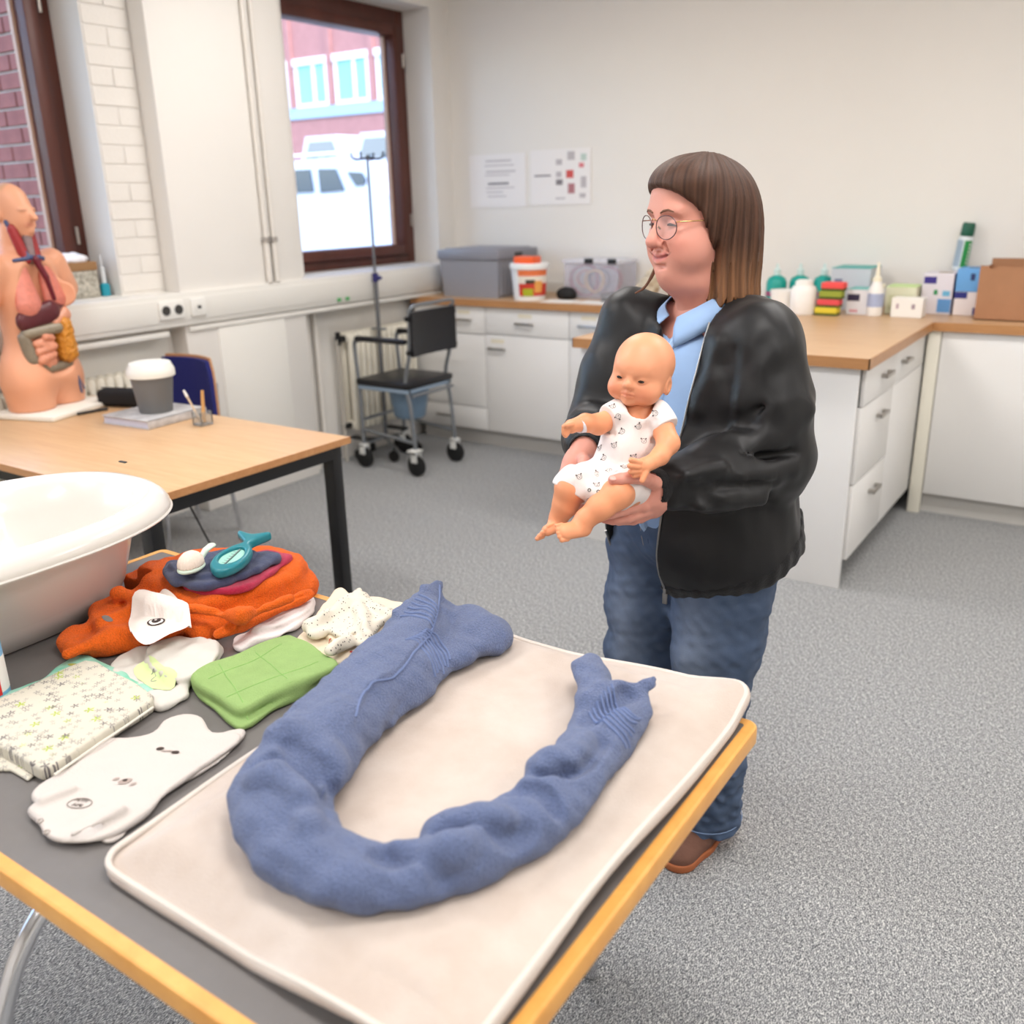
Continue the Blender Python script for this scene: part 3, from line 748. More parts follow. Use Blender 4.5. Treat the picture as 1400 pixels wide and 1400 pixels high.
obj('glass_body', MB().box((gl[0]-0.027, gl[1]-0.027, TZ+0.001), (gl[0]+0.027, gl[1]+0.027, TZ+0.008), 0.002).box((gl[0]-0.027, gl[1]-0.027, TZ+0.008), (gl[0]-0.023, gl[1]+0.027, TZ+0.055)).box((gl[0]+0.023, gl[1]-0.027, TZ+0.008), (gl[0]+0.027, gl[1]+0.027, TZ+0.055))
    .box((gl[0]-0.023, gl[1]-0.027, TZ+0.008), (gl[0]+0.023, gl[1]-0.023, TZ+0.055)).box((gl[0]-0.023, gl[1]+0.023, TZ+0.008), (gl[0]+0.023, gl[1]+0.027, TZ+0.055)), m_clear, gr, smooth=False)
m_stick = mat('stick_wood', (206, 156, 96), 0.6)
s1 = obj('wooden_stick', MB().tube([(gl[0]+0.006, gl[1], TZ+0.012), (gl[0]+0.004, gl[1]+0.012, TZ+0.135)], [0.008, 0.006], 8), m_stick, label='thick wooden stick standing upright in the small glass', cat='stick')
s2 = root('thin_brush', 'thin pale brush leaning out of the small glass', 'brush', (gl[0]-0.01, gl[1], TZ+0.012))
obj('brush_handle', MB().tube([(gl[0]-0.006, gl[1]-0.004, TZ+0.012), (gl[0]-0.052, gl[1]-0.018, TZ+0.11)], 0.004, 8), mat('pale_stick', (214, 190, 160), 0.6), s2)
obj('brush_tip', MB().tube([(gl[0]-0.052, gl[1]-0.018, TZ+0.11), (gl[0]-0.064, gl[1]-0.022, TZ+0.135)], [0.006, 0.004], 8), mat('brush_tip_white', (232, 226, 220), 0.8), s2)
ca = onz(172, 560, TZ)
cs = root('pencil_case', 'black fabric pencil case lying behind the grey pot', 'case', (ca[0]-0.06, ca[1]+0.05, TZ))
F_ = Field((-0.14, -0.06, -0.01), (0.14, 0.06, 0.1), 0.005); F_.box((0, 0, 0.038), (0.125, 0.042, 0.037), 0.025)
V_, Q_ = F_.mesh(1); solid('case_body', V_, Q_, mat('black_case_fabric', (20, 20, 24), 0.8), cs, M=np.array(Matrix.Translation((ca[0]-0.06, ca[1]+0.05, TZ)) @ Matrix.Rotation(R3(20), 4, 'Z')))
obj('zip', MB().tube([(ca[0]-0.17, ca[1]+0.01, TZ+0.077), (ca[0]+0.05, ca[1]+0.09, TZ+0.077)], 0.003, 6), mat('dark_zip', (60, 60, 64), 0.4, 0.6), cs)
pe0, pe1 = onz(106, 566, TZ+0.006), onz(146, 559, TZ+0.006)
pn = root('pen', 'black pen lying beside the torso model', 'pen', (pe0[0], pe0[1], TZ))
obj('barrel', MB().cyl(pe0, pe1, 0.006, n=10), m_black, pn); obj('pen_cap', MB().cyl(pe0+(pe1-pe0)*0.7, pe1+(pe1-pe0)*0.02, 0.0072, n=10), m_black, pn)

# ---- blue chair behind the table
bc = root('blue_chair', 'chair with a blue backrest tucked behind the table', 'chair', (-3.72, 2.62, 0))
m_blue = mat('blue_upholstery', (28, 32, 104), 0.75, bump=(200, 0.2))
sh = []
for i in range(9):
    a = -0.18+0.36*i/8; bend = 0.04*(1-(a/0.18)**2)
    sh.append((-3.77+a, 2.78+bend))
mb = MB(); n = len(sh)
for (t0, t1, z0, z1) in ((0.0, 0.022, 0.55, 0.868),):
    pass
def shell(z0, z1, off, th):
    m = MB(); vs = []
    zz = [z0+(z1-z0)*k/6 for k in range(7)]
    for (x, y) in sh:
        for k, z in enumerate(zz):
            ins = 1-0.10*(max(0, k-4)/2)**2
            vs += [(-3.77+(x+3.77)*ins, y+off, z), (-3.77+(x+3.77)*ins, y+off+th, z)]
    fs = []
    def id_(i, k, s): return (i*7+k)*2+s
    for i in range(n-1):
        for k in range(6):
            fs += [(id_(i,k,0), id_(i+1,k,0), id_(i+1,k+1,0), id_(i,k+1,0)), (id_(i,k,1), id_(i,k+1,1), id_(i+1,k+1,1), id_(i+1,k,1))]
        fs += [(id_(i,0,0), id_(i,0,1), id_(i+1,0,1), id_(i+1,0,0)), (id_(i,6,0), id_(i+1,6,0), id_(i+1,6,1), id_(i,6,1))]
    for k in range(6): fs += [(id_(0,k,0), id_(0,k+1,0), id_(0,k+1,1), id_(0,k,1)), (id_(n-1,k,0), id_(n-1,k,1), id_(n-1,k+1,1), id_(n-1,k+1,0))]
    return m.add(vs, fs)
obj('backrest', shell(0.56, 0.872, 0.012, 0.012), m_beech_edge, bc, label='curved beech backrest shell')
obj('backrest_pad', shell(0.575, 0.86, -0.012, 0.024), m_blue, bc, label='blue upholstered pad')
obj('seat', MB().box((-3.94, 2.44, 0.43), (-3.60, 2.80, 0.445), 0.006), m_beech_edge, bc)
obj('seat_pad', MB().box((-3.93, 2.45, 0.445), (-3.61, 2.79, 0.47), 0.012), m_blue, bc)
for (x, y) in ((-3.93, 2.46), (-3.61, 2.46), (-3.93, 2.80), (-3.61, 2.80)):
    if y > 2.7: obj('leg', MB().tube([(x, y+0.06, 0), (x, y, 0.43), (x+(0.02 if x < -3.8 else -0.02), y+0.03, 0.75)], 0.011, 8), m_chrome, bc)
    else: obj('leg', MB().tube([(x, y-0.02, 0), (x, y, 0.43)], 0.011, 8), m_chrome, bc)

# ---- anatomical torso model
def torso_model():
    r = root('torso_model', 'life-size anatomical torso model with open chest on a white base', 'model', (-3.81, 2.10, TZ))
    ang = math.atan2(0.06, 0.99)+R3(14)        # faces +x
    Mt = np.array(Matrix.Translation((-3.81, 2.10, TZ+0.022)) @ Matrix.Rotation(ang-R3(90), 4, 'Z'))
    skin = (226, 162, 128)
    def sk(V):
        w = waves(5, 8, 0.1, 0.3)(V[:,0], V[:,1], V[:,2])
        c = np.tile(tin(skin), (len(V), 1))*(1+0.05*w[:, None])
        hd = smooth01((V[:,2]-0.845)/0.03)[:, None]*smooth01((0.02-V[:,1])/0.02)[:, None]
        c = c*(1-hd)+tin((196, 148, 112))*hd
        lp = np.exp(-(((V[:,0]-0.006)/0.018)**4+((V[:,2]-0.7325)/0.008)**2))[:, None]*(V[:,1] > 0.055)[:, None]*0.6; c = c*(1-lp)+tin((186, 96, 80))*lp
        for q in (-0.022, 0.034):
            ey = np.exp(-((((-V[:,0])-q)/0.014)**4+((V[:,2]-0.787)/0.004)**2))[:, None]*(V[:,1] > 0.05)[:, None]*0.6; c = c*(1-ey)+tin((120, 80, 64))*ey
        return c
    m_ts = mat('torso_plastic', skin, 0.42, attr=True, spec=0.4)
    # x = model's left, y = forward, z = up
    F = Field((-0.30, -0.19, -0.01), (0.30, 0.21, 0.92), 0.005)
    for s in (-1, 1):
        F.cone((s*0.085, 0.0, -0.02), (s*0.09, 0.0, 0.10), 0.088, 0.098, 0.02)
    F.ell((0, -0.01, 0.17), (0.175, 0.115, 0.13), 0.05)
    F.ell((0, -0.005, 0.33), (0.135, 0.095, 0.14), 0.06)
    F.ell((0, -0.005, 0.47), (0.155, 0.105, 0.14), 0.06)
    F.ell((0, -0.02, 0.565), (0.18, 0.085, 0.07), 0.05)
    F.ell((0.10, 0.085, 0.455), (0.055, 0.05, 0.055), 0.03)
    for s in (-1, 1): F.cone((s*0.17, -0.015, 0.575), (s*0.215, -0.01, 0.47), 0.062, 0.058, 0.03)
    F.cone((0, -0.03, 0.60), (0, -0.01, 0.74), 0.062, 0.052, 0.03)
    F.box((0, 0, -0.05), (0.4, 0.3, 0.05), 0, 0, 's')
    # open front of chest, belly and throat
    F.ell((0.0, 0.125, 0.475), (0.135, 0.090, 0.165), 0.012, 's')
    F.ell((0.0, 0.12, 0.275), (0.125, 0.075, 0.15), 0.012, 's')
    F.cone((0, 0.07, 0.62), (0, 0.06, 0.70), 0.045, 0.035, 0.01, 's')
    # head, turned a little further to its left
    F.ell((0.005, -0.022, 0.815), (0.068, 0.085, 0.078), 0.02)
    F.ell((0.005, 0.022, 0.765), (0.055, 0.062, 0.075), 0.02)
    F.cone((0.006, 0.078, 0.79), (0.006, 0.099, 0.757), 0.008, 0.012, 0.012)
    F.cone((0.006, 0.05, 0.705), (0.006, 0.058, 0.71), 0.024, 0.02, 0.02)
    for s in (-1, 1):
        F.ell((s*0.028+0.006, 0.085, 0.79), (0.018, 0.014, 0.010), 0.008, 's'); F.ell((s*0.027+0.006, 0.066, 0.787), (0.015, 0.013, 0.011), 0.004)
    for z, rr in ((0.737, 0.0065), (0.728, 0.007)): F.cone((-0.015, 0.071, z), (0.027, 0.071, z), rr, rr, 0.004)
    F.ell((-0.062, -0.02, 0.775), (0.012, 0.022, 0.032), 0.006); F.ell((0.072, -0.02, 0.775), (0.012, 0.022, 0.032), 0.006)
    V, Q = F.mesh(1); V[:, 0] *= -1; Q = Q[:, ::-1]
    body = solid('torso_body', V, Q, m_ts, r, tint=sk, M=Mt)
    M4 = Matrix(Mt.tolist())
    base = MB().box((-0.20, -0.125, -0.022), (0.20, 0.20, 0.0), 0.006).xform(M4)
    obj('base_board', base, mat('white_base_board', (240, 236, 226), 0.45), r)
    def organ(name, prims, col, label=None, rough=0.35, h=0.004, wig=None):
        if name in ('lung', 'liver', 'stomach', 'omentum', 'colon', 'intestine', 'heart_vessel'):
            prims = [(a*np.array([1.22, 1, 1]), b*np.array([1.22, 1, 1]), ra*1.18, rb*1.18, *sc) for a, b, ra, rb, *sc in prims]
        lo = np.min([np.minimum(a, b)-max(ra, rb)*1.0 for a, b, ra, rb, *_ in prims], 0)-0.02; hi = np.max([np.maximum(a, b)+max(ra, rb) for a, b, ra, rb, *_ in prims], 0)+0.02
        G = Field(lo, hi, h)
        for a, b, ra, rb, *sc in prims: G.cone(a, b, ra, rb, 0.006, 'u', sc[0] if sc else None)
        if wig is not None: G.warp(wig)
        V, Q = G.mesh(1); V[:, 0] *= -1; Q = Q[:, ::-1]
        return solid(name, V, Q, mat('torso_'+name+str(col[0]), col, rough, var=(60, 0.18)), r, M=Mt, label=label)
    A = lambda *p: np.array(p, float)
    flat = (np.array([0, 1, 0]), 0.55)
    organ('lung', [(A(-0.055, 0.045, 0.55), A(-0.06, 0.065, 0.43), 0.032, 0.052, flat)], (226, 138, 120), 'pink lung')
    organ('lung', [(A(0.055, 0.045, 0.55), A(0.058, 0.065, 0.44), 0.032, 0.046, flat)], (222, 130, 112), 'pink lung')
    organ('heart_vessel', [(A(0.0, 0.07, 0.60), A(0.015, 0.09, 0.53), 0.012, 0.010), (A(0.015, 0.09, 0.53), A(0.03, 0.095, 0.44), 0.009, 0.007)], (110, 30, 44), 'dark red vessel between the lungs')
    organ('liver', [(A(-0.085, 0.06, 0.365), A(0.01, 0.085, 0.39), 0.036, 0.04, flat), (A(0.01, 0.085, 0.39), A(0.065, 0.08, 0.41), 0.034, 0.015, flat)], (96, 40, 46), 'dark maroon liver')
    organ('stomach', [(A(0.02, 0.08, 0.345), A(0.07, 0.075, 0.37), 0.025, 0.03)], (226, 158, 128), 'pale pink stomach')
    bump = waves(11, 10, 0.012, 0.03)
    organ('omentum', [(A(0.05, 0.09, 0.33), A(0.055, 0.085, 0.215), 0.032, 0.036)], (214, 142, 50), 'ochre yellow belly fat', wig=lambda X, Y, Z: 0.0035*bump(X, Y, Z))
    organ('colon', [(A(-0.088, 0.06, 0.315), A(0.02, 0.095, 0.325), 0.02, 0.02)], (150, 138, 118), 'grey upper colon')
    organ('colon', [(A(-0.095, 0.05, 0.30), A(-0.085, 0.06, 0.21), 0.02, 0.022), (A(-0.085, 0.06, 0.21), A(-0.03, 0.075, 0.165), 0.02, 0.018), (A(-0.03, 0.075, 0.165), A(0.06, 0.075, 0.165), 0.018, 0.016), (A(0.06, 0.075, 0.165), A(0.095, 0.055, 0.22), 0.017, 0.016)], (140, 128, 110), 'grey lower colon')
    pts = []
    for k in range(26):
        t = k/25; pts.append(A(-0.04+0.032*math.sin(t*22), 0.085+0.008*math.cos(t*17), 0.295-0.115*t))
    organ('intestine', [(pts[i], pts[i+1], 0.0125, 0.0125) for i in range(25)], (226, 152, 122), 'pink coils of small intestine', h=0.0035)
    organ('neck_muscle', [(A(-0.042, 0.02, 0.72), A(-0.03, 0.05, 0.60), 0.02, 0.02), (A(0.042, 0.02, 0.72), A(0.03, 0.05, 0.60), 0.02, 0.02)], (160, 44, 46), 'red throat muscles')
    organ('throat', [(A(0, 0.045, 0.71), A(0, 0.05, 0.60), 0.018, 0.018)], (150, 128, 128), 'grey larynx and windpipe')
    organ('neck_vein', [(A(-0.055, 0.01, 0.745), A(-0.028, 0.062, 0.61), 0.009, 0.009), (A(-0.028, 0.062, 0.61), A(0.05, 0.06, 0.60), 0.010, 0.010), (A(0.035, 0.035, 0.70), A(0.03, 0.06, 0.61), 0.008, 0.008), (A(-0.09, 0.05, 0.60), A(-0.028, 0.064, 0.605), 0.008, 0.009)], (72, 84, 122), 'blue neck veins', h=0.0035)
    organ('leg_vein', [(A(0.085, 0.095, 0.15), A(0.095, 0.100, 0.04), 0.006, 0.005), (A(0.088, 0.097, 0.11), A(0.125, 0.090, 0.05), 0.005, 0.004)], (84, 96, 130), 'blue veins on the thigh', h=0.003)
    organ('cheek_muscle', [(A(0.060, 0.02, 0.775), A(0.058, 0.03, 0.735), 0.012, 0.012)], (176, 84, 80), 'red cheek muscle', h=0.003)
torso_model()

# ---- carton with tissue on the window sill
sx, sy = -4.20, 2.55
sb = root('tissue_carton', 'small patterned carton with white tissue on the window sill', 'carton', (sx, sy, ZS))
obj('carton_body', MB().box((sx-0.05, sy-0.075, ZS+0.001), (sx+0.06, sy+0.085, ZS+0.125), 0.003), mat('carton_print', (206, 200, 186), 0.6, var=(60, 0.6), col2=(120, 116, 104)), sb)
obj('carton_flap', MB().box((sx-0.055, sy-0.08, ZS+0.125), (sx+0.064, sy+0.088, ZS+0.165), 0.004), mat('brown_flap', (150, 112, 74), 0.7), sb)
F_ = Field((-0.1, -0.11, -0.02), (0.1, 0.11, 0.09), 0.006); F_.ell((0, 0, 0.01), (0.055, 0.085, 0.03)); F_.cone((0, -0.06, 0.01), (0.0, -0.09, 0.055), 0.02, 0.006, 0.02)
w_ = waves(3, 8, 0.03, 0.07); F_.warp(lambda X, Y, Z: 0.006*w_(X, Y, Z)); V_, Q_ = F_.mesh(1)
solid('tissue', V_, Q_, mat('white_tissue', (240, 240, 246), 0.8), sb, M=np.array(Matrix.Translation((sx, sy-0.01, ZS+0.165))))
tb = root('teal_bottle', 'tiny teal bottle beside the carton on the window sill', 'bottle', (sx+0.04, sy+0.125, ZS))
obj('bottle_body', MB().lathe([(0, 0), (0.022, 0), (0.023, 0.05), (0.012, 0.06)], (sx+0.04, sy+0.125, ZS+0.001), 20), mat('teal_liquid', (40, 150, 170), 0.3), tb)
obj('bottle_neck', MB().lathe([(0.011, 0.058), (0.011, 0.13), (0.004, 0.135), (0.003, 0.19), (0, 0.19)], (sx+0.04, sy+0.125, ZS+0.001), 16), mat('clear_plastic_pale', (214, 218, 220), 0.3), tb)

# ================================================================== COMMODE CHAIR ON CASTORS
cc = root('commode_chair', 'wheeled commode chair with black backrest and seat by the radiator', 'chair', (-3.63, 4.22, 0))
m_frame = mat('grey_silver_tube', (138, 142, 146), 0.35, 0.7)
m_pad = mat('black_vinyl', (20, 20, 24), 0.4, bump=(60, 0.1))
yn, yf, xb, xf = 4.04, 4.42, -3.43, -3.84
for y, nm in ((yn, 'near'), (yf, 'far')):
    obj('frame_tube', MB().tube(catmull([(xb+0.0, y, 0.15), (xb-0.02, y, 0.40), (xb-0.05, y, 0.56), (xb-0.01, y, 0.72), (xb+0.01, y, 0.97)], 5), 0.012, 10), m_frame, cc)
    obj('frame_tube', MB().tube(catmull([(xf, y, 0.15), (xf-0.005, y, 0.5), (xf-0.02, y, 0.74), (xf+0.0, y, 0.775), (xf+0.05, y, 0.785)], 5), 0.012, 10), m_frame, cc)
    obj('side_rail', MB().cyl((xb-0.02, y, 0.50), (xf, y, 0.50), 0.012), m_frame, cc)
    obj('lower_rail', MB().cyl((xb, y, 0.20), (xf, y, 0.24), 0.010), m_frame, cc)
    obj('armrest', MB().box((xf-0.005, y-0.022, 0.775), (xb-0.03, y+0.022, 0.805), 0.012, 2), m_pad, cc)
obj('cross_tube', MB().cyl((xb, yn, 0.48), (xb, yf, 0.48), 0.010), m_frame, cc)
obj('cross_tube', MB().cyl((xf, yn, 0.30), (xf, yf, 0.30), 0.010), m_frame, cc)
obj('push_handle', MB().tube(catmull([(xb+0.01, yn, 0.95), (xb+0.03, yn+0.01, 0.995), (xb+0.035, (yn+yf)/2, 1.0), (xb+0.03, yf-0.01, 0.995), (xb+0.01, yf, 0.95)], 5), 0.010, 10), m_frame, cc)
br_ = MB(); vs = []; NY, NZ = 10, 6
for s in (0, 1):
    for i in range(NY+1):
        for k in range(NZ+1):
            y = yn-0.01+(yf-yn+0.02)*i/NY; u = (i/NY-0.5)*2
            vs.append((xb+0.018-(0.012 if s == 0 else -0.012)-0.02*(1-u*u)+0.006, y, 0.71+0.25*k/NZ))
def g(s, i, k): return (s*(NY+1)+i)*(NZ+1)+k
fs = []
for i in range(NY):
    for k in range(NZ): fs += [(g(0,i,k), g(0,i,k+1), g(0,i+1,k+1), g(0,i+1,k)), (g(1,i,k), g(1,i+1,k), g(1,i+1,k+1), g(1,i,k+1))]
    fs += [(g(0,i,0), g(0,i+1,0), g(1,i+1,0), g(1,i,0)), (g(0,i,NZ), g(1,i,NZ), g(1,i+1,NZ), g(0,i+1,NZ))]
for k in range(NZ): fs += [(g(0,0,k), g(1,0,k), g(1,0,k+1), g(0,0,k+1)), (g(0,NY,k), g(0,NY,k+1), g(1,NY,k+1), g(1,NY,k))]
obj('backrest', br_.add(vs, fs), m_pad, cc)
for zz in (0.735, 0.925):
    for y in (yn-0.02, yf+0.02): obj('back_knob', MB().cyl((xb+0.01, y-0.014, zz), (xb+0.01, y+0.014, zz), 0.014, n=12), m_black, cc)
obj('seat', MB().box((xf-0.01, yn-0.025, 0.515), (xb-0.01, yf+0.025, 0.555), 0.014, 2), m_pad, cc)
obj('seat_support', MB().box((xf, yn-0.015, 0.492), (xb-0.02, yf+0.015, 0.515), 0.004), mat('pale_blue_support', (150, 170, 190), 0.5), cc)
bkt = MB().lathe([(0.0, 0.0), (0.085, 0.0), (0.095, 0.01), (0.125, 0.17), (0.135, 0.175), (0.135, 0.185), (0.11, 0.185)], (-3.62, 4.23, 0.305), 24)
obj('bucket', bkt, mat('blue_grey_bucket', (112, 136, 158), 0.4), cc)
for y in (yn, yf):
    obj('footrest', MB().box((xf-0.12, y-0.06 if y == yf else y+0.0, 0.165), (xf+0.04, y+0.0 if y == yf else y+0.06, 0.18), 0.005).cyl((xf, y, 0.17), (xf, y, 0.30), 0.01), m_black, cc)
obj('brake_lever', MB().box((xb-0.03, yn-0.05, 0.155), (xb+0.04, yn+0.02, 0.165), 0.003), mat('white_castor', (214, 214, 210), 0.4), cc)
for (x, y) in ((xb, yn), (xb, yf), (xf, yn), (xf, yf)):
    c = obj('castor', MB().box((x-0.022, y-0.026, 0.085), (x+0.022, y-0.018, 0.145), 0.003).box((x-0.022, y+0.018, 0.085), (x+0.022, y+0.026, 0.145), 0.003).box((x-0.022, y-0.026, 0.128), (x+0.022, y+0.026, 0.15), 0.004), MATS['white_castor'], cc)
    obj('wheel', MB().lathe([(0.0, -0.016), (0.05, -0.016), (0.062, -0.01), (0.062, 0.01), (0.05, 0.016), (0.0, 0.016)], (0, 0, 0), 24).xform(Matrix.Translation((x, y, 0.0625)) @ Matrix.Rotation(R3(90), 4, 'X')), m_rubber, c)

# ---- drip stand between chair and radiator
ix, iy = -3.925, 4.335
iv = root('drip_stand', 'thin chrome drip stand with hooks behind the commode chair', 'stand', (ix, iy, 0))
obj('pole', MB().cyl((ix, iy, 0.10), (ix, iy, 1.12), 0.0125), mat('grey_stand_tube', (112, 114, 118), 0.4, 0.3), iv)
obj('inner_pole', MB().cyl((ix, iy, 1.1), (ix, iy, 1.815), 0.008), MATS['grey_stand_tube'], iv)
obj('clamp_knob', MB().cyl((ix, iy, 1.09), (ix, iy, 1.14), 0.019).cyl((ix+0.015, iy, 1.115), (ix+0.05, iy-0.01, 1.115), 0.012), mat('dark_blue_knob', (50, 48, 108), 0.4), iv)
for k in range(4):
    a = R3(20+90*k); d = np.array([math.cos(a), math.sin(a), 0])
    obj('hook', MB().tube(catmull([(ix, iy, 1.80), np.array((ix, iy, 1.79))+d*0.06, np.array((ix, iy, 1.80))+d*0.095, np.array((ix, iy, 1.83))+d*0.10], 4), 0.006, 8), mat('dark_hook', (60, 60, 72), 0.4, 0.5), iv)
for k in range(5):
    a = R3(36+72*k); d = np.array([math.cos(a), math.sin(a), 0]); e = np.array((ix, iy, 0.085))+d*0.20
    if e[0] < -4.07: e = np.array((-4.06, e[1], 0.085))
    obj('base_leg', MB().tube([(ix, iy, 0.12), e], 0.010, 8), m_frame, iv)
    obj('base_wheel', MB().cyl((e[0], e[1]-0.01, 0.035), (e[0], e[1]+0.01, 0.035), 0.035, n=16).cyl((e[0], e[1], 0.06), (e[0], e[1], 0.09), 0.006), m_rubber, iv)
obj('pole_shelf', MB().box((ix-0.05, iy-0.02, 0.80), (ix+0.05, iy+0.02, 0.812), 0.004), m_frame, iv)

# ================================================================== THINGS ON THE WORKTOP, LEFT
m_crate = mat('grey_crate_plastic', (146, 146, 152), 0.45)
cr_ = root('storage_crate', 'big grey lidded storage crate on the worktop by the window', 'crate', (-3.58, 5.10, ZC))
cx0, cx1, cy0, cy1 = -3.86, -3.39, 4.88, 5.33
obj('crate_body', MB().add([(cx0+0.02, cy0+0.02, ZC+0.001), (cx1-0.02, cy0+0.02, ZC+0.001), (cx1-0.02, cy1-0.02, ZC+0.001), (cx0+0.02, cy1-0.02, ZC+0.001), (cx0+0.005, cy0+0.005, ZC+0.26), (cx1-0.005, cy0+0.005, ZC+0.26), (cx1-0.005, cy1-0.005, ZC+0.26), (cx0+0.005, cy1-0.005, ZC+0.26)],
    [(3,2,1,0),(4,5,6,7),(0,1,5,4),(1,2,6,5),(2,3,7,6),(3,0,4,7)]), m_crate, cr_, smooth=False)
for i in range(9):
    y = cy0+0.05+i*0.043
    obj('rib', MB().box((cx1-0.022, y-0.005, ZC+0.02), (cx1-0.002, y+0.005, ZC+0.255)), m_crate, cr_, smooth=False)
obj('lid', MB().box((cx0-0.006, cy0-0.006, ZC+0.235), (cx1+0.006, cy1+0.006, ZC+0.295), 0.008).box((cx0+0.03, cy0+0.03, ZC+0.29), (cx1-0.03, cy1-0.03, ZC+0.303), 0.006), mat('grey_crate_lid', (134, 134, 142), 0.4), cr_)
obj('grip_hole', MB().box((cx1+0.0, 5.06, ZC+0.25), (cx1+0.008, 5.15, ZC+0.275), 0.003), m_dark, cr_)
# pale plastic bag left of the crate
F_ = Field((-0.12, -0.16, -0.01), (0.12, 0.16, 0.22), 0.006); F_.ell((0, 0, 0.07), (0.036, 0.12, 0.10))
w_ = waves(8, 10, 0.04, 0.1); F_.warp(lambda X, Y, Z: 0.006*w_(X, Y, Z)); F_.box((0, 0, -0.05), (0.3, 0.3, 0.05), 0, 0, 's'); V_, Q_ = F_.mesh(1)
solid('plastic_bag', V_, Q_, mat('pale_bag', (206, 206, 216), 0.35, var=(20, 0.2)), label='crumpled pale bag in the corner left of the grey crate', cat='bag', M=np.array(Matrix.Translation((-3.908, 5.12, ZC+0.001))))

bkx, bky = -3.19, 4.93
bu = root('bucket', 'white bucket with orange label and orange lid grip', 'bucket', (bkx, bky, ZC))
def ring(a0, a1, r0, z0, r1, z1, n=16, th=0.0012):
    vs = []
    for i in range(n+1):
        a = R3(a0+(a1-a0)*i/n)
        for (r_, z_) in ((r0, z0), (r1, z1)): vs += [(bkx+r_*math.cos(a), bky+r_*math.sin(a), ZC+z_), (bkx+(r_+th)*math.cos(a), bky+(r_+th)*math.sin(a), ZC+z_)]
    fs = []
    for i in range(n):
        b = i*4; fs += [(b+1, b+5, b+7, b+3), (b, b+2, b+6, b+4), (b, b+4, b+5, b+1), (b+2, b+3, b+7, b+6)]
    fs += [(0, 1, 3, 2), (n*4, n*4+2, n*4+3, n*4+1)]
    return MB().add(vs, fs)
rad_ = lambda z: 0.096+0.019*z/0.2
obj('bucket_body', MB().lathe([(0, 0), (0.096, 0), (0.115, 0.2), (0, 0.2)], (bkx, bky, ZC+0.001), 36), mat('white_bucket', (238, 238, 236), 0.35), bu)
obj('lid', MB().lathe([(0, 0.196), (0.121, 0.19), (0.122, 0.215), (0.112, 0.222), (0, 0.22)], (bkx, bky, ZC), 36), MATS['white_bucket'], bu)
obj('lid_grip', MB().box((bkx-0.07, bky-0.07, ZC+0.22), (bkx+0.07, bky+0.03, ZC+0.262), 0.006), mat('orange_plastic', (240, 96, 40), 0.4), bu, label='orange lid grip')
for (z0, z1, col, a0, a1) in ((0.15, 0.185, (230, 120, 70), -95, 10), (0.03, 0.105, (206, 62, 48), -95, 20), (0.03, 0.075, (170, 178, 40), -80, -45), (0.105, 0.15, (232, 222, 208), -95, 15), (0.105, 0.128, (70, 66, 50), -70, -40), (0.05, 0.12, (226, 160, 80), -40, -12)):
    ob = ring(a0, a1, rad_(z0)+0.0012+0.0008*(col[1] > 140)+0.001*(col[0] < 180), z0, rad_(z1)+0.0012+0.0008*(col[1] > 140)+0.001*(col[0] < 180), z1)
    obj('label_print', ob, mat('bucket_print_%d_%d' % (col[0], col[1]), col, 0.45), bu)

# clear box of cable coils
b0, b1 = (-3.04, 5.10), (-2.665, 5.345)
cb = root('clear_storage_box', 'clear plastic box full of coiled coloured cables', 'box', ((b0[0]+b1[0])/2, (b0[1]+b1[1])/2, ZC))
m_cp = mat('clear_box_plastic', (226, 226, 240), 0.12, alpha=0.30, spec=0.5)
th = 0.004
cm = MB().box((b0[0], b0[1], ZC+0.001), (b1[0], b1[1], ZC+0.005))
for (lo, hi) in (((b0[0], b0[1]), (b1[0], b0[1]+th)), ((b0[0], b1[1]-th), (b1[0], b1[1])), ((b0[0], b0[1]), (b0[0]+th, b1[1])), ((b1[0]-th, b0[1]), (b1[0], b1[1]))): cm.box((lo[0], lo[1], ZC+0.005), (hi[0], hi[1], ZC+0.21))
obj('box_body', cm, m_cp, cb, smooth=False)
obj('lid', MB().box((b0[0]-0.01, b0[1]-0.01, ZC+0.21), (b1[0]+0.01, b1[1]+0.01, ZC+0.235), 0.005), mat('clear_lid', (232, 232, 240), 0.15, alpha=0.5), cb)
for xx in (-2.86, -2.70): obj('latch', MB().box((xx-0.03, b0[1]-0.016, ZC+0.213), (xx+0.03, b0[1]-0.008, ZC+0.243), 0.003), m_black, cb)
coils = [((-2.90, 5.15), 0.095, 0.105, (150, 46, 72), 'dark red'), ((-2.80, 5.16), 0.07, 0.10, (44, 52, 74), 'navy'), ((-2.74, 5.17), 0.085, 0.10, (160, 60, 90), 'pink'), ((-2.86, 5.22), 0.06, 0.10, (40, 60, 66), 'dark green'), ((-2.82, 5.135), 0.065, 0.075, (214, 176, 90), 'yellow'), ((-2.95, 5.24), 0.05, 0.10, (206, 130, 90), 'orange')]
random.seed(9)
for (cx, cy), r_, hz, col, nm in coils:
    cx -= 0.022
    pts = []
    tilt = random.uniform(-0.3, 0.3)
    for k in range(64):
        a = k/63*2*math.pi*3.2; rr = r_*(1+0.06*math.sin(3*a+cx*9))
        pts.append((cx+rr*math.cos(a), cy+0.012*math.sin(a*1.3)+0.02*math.cos(a)*tilt, max(ZC+0.014, ZC+0.108+rr*math.sin(a))))
    obj('cable_coil', MB().tube(pts, 0.0065, 6), mat('cable_'+nm, col, 0.45), label=nm+' cable coil inside the clear box', cat='cable', group='cable coils in the clear box')
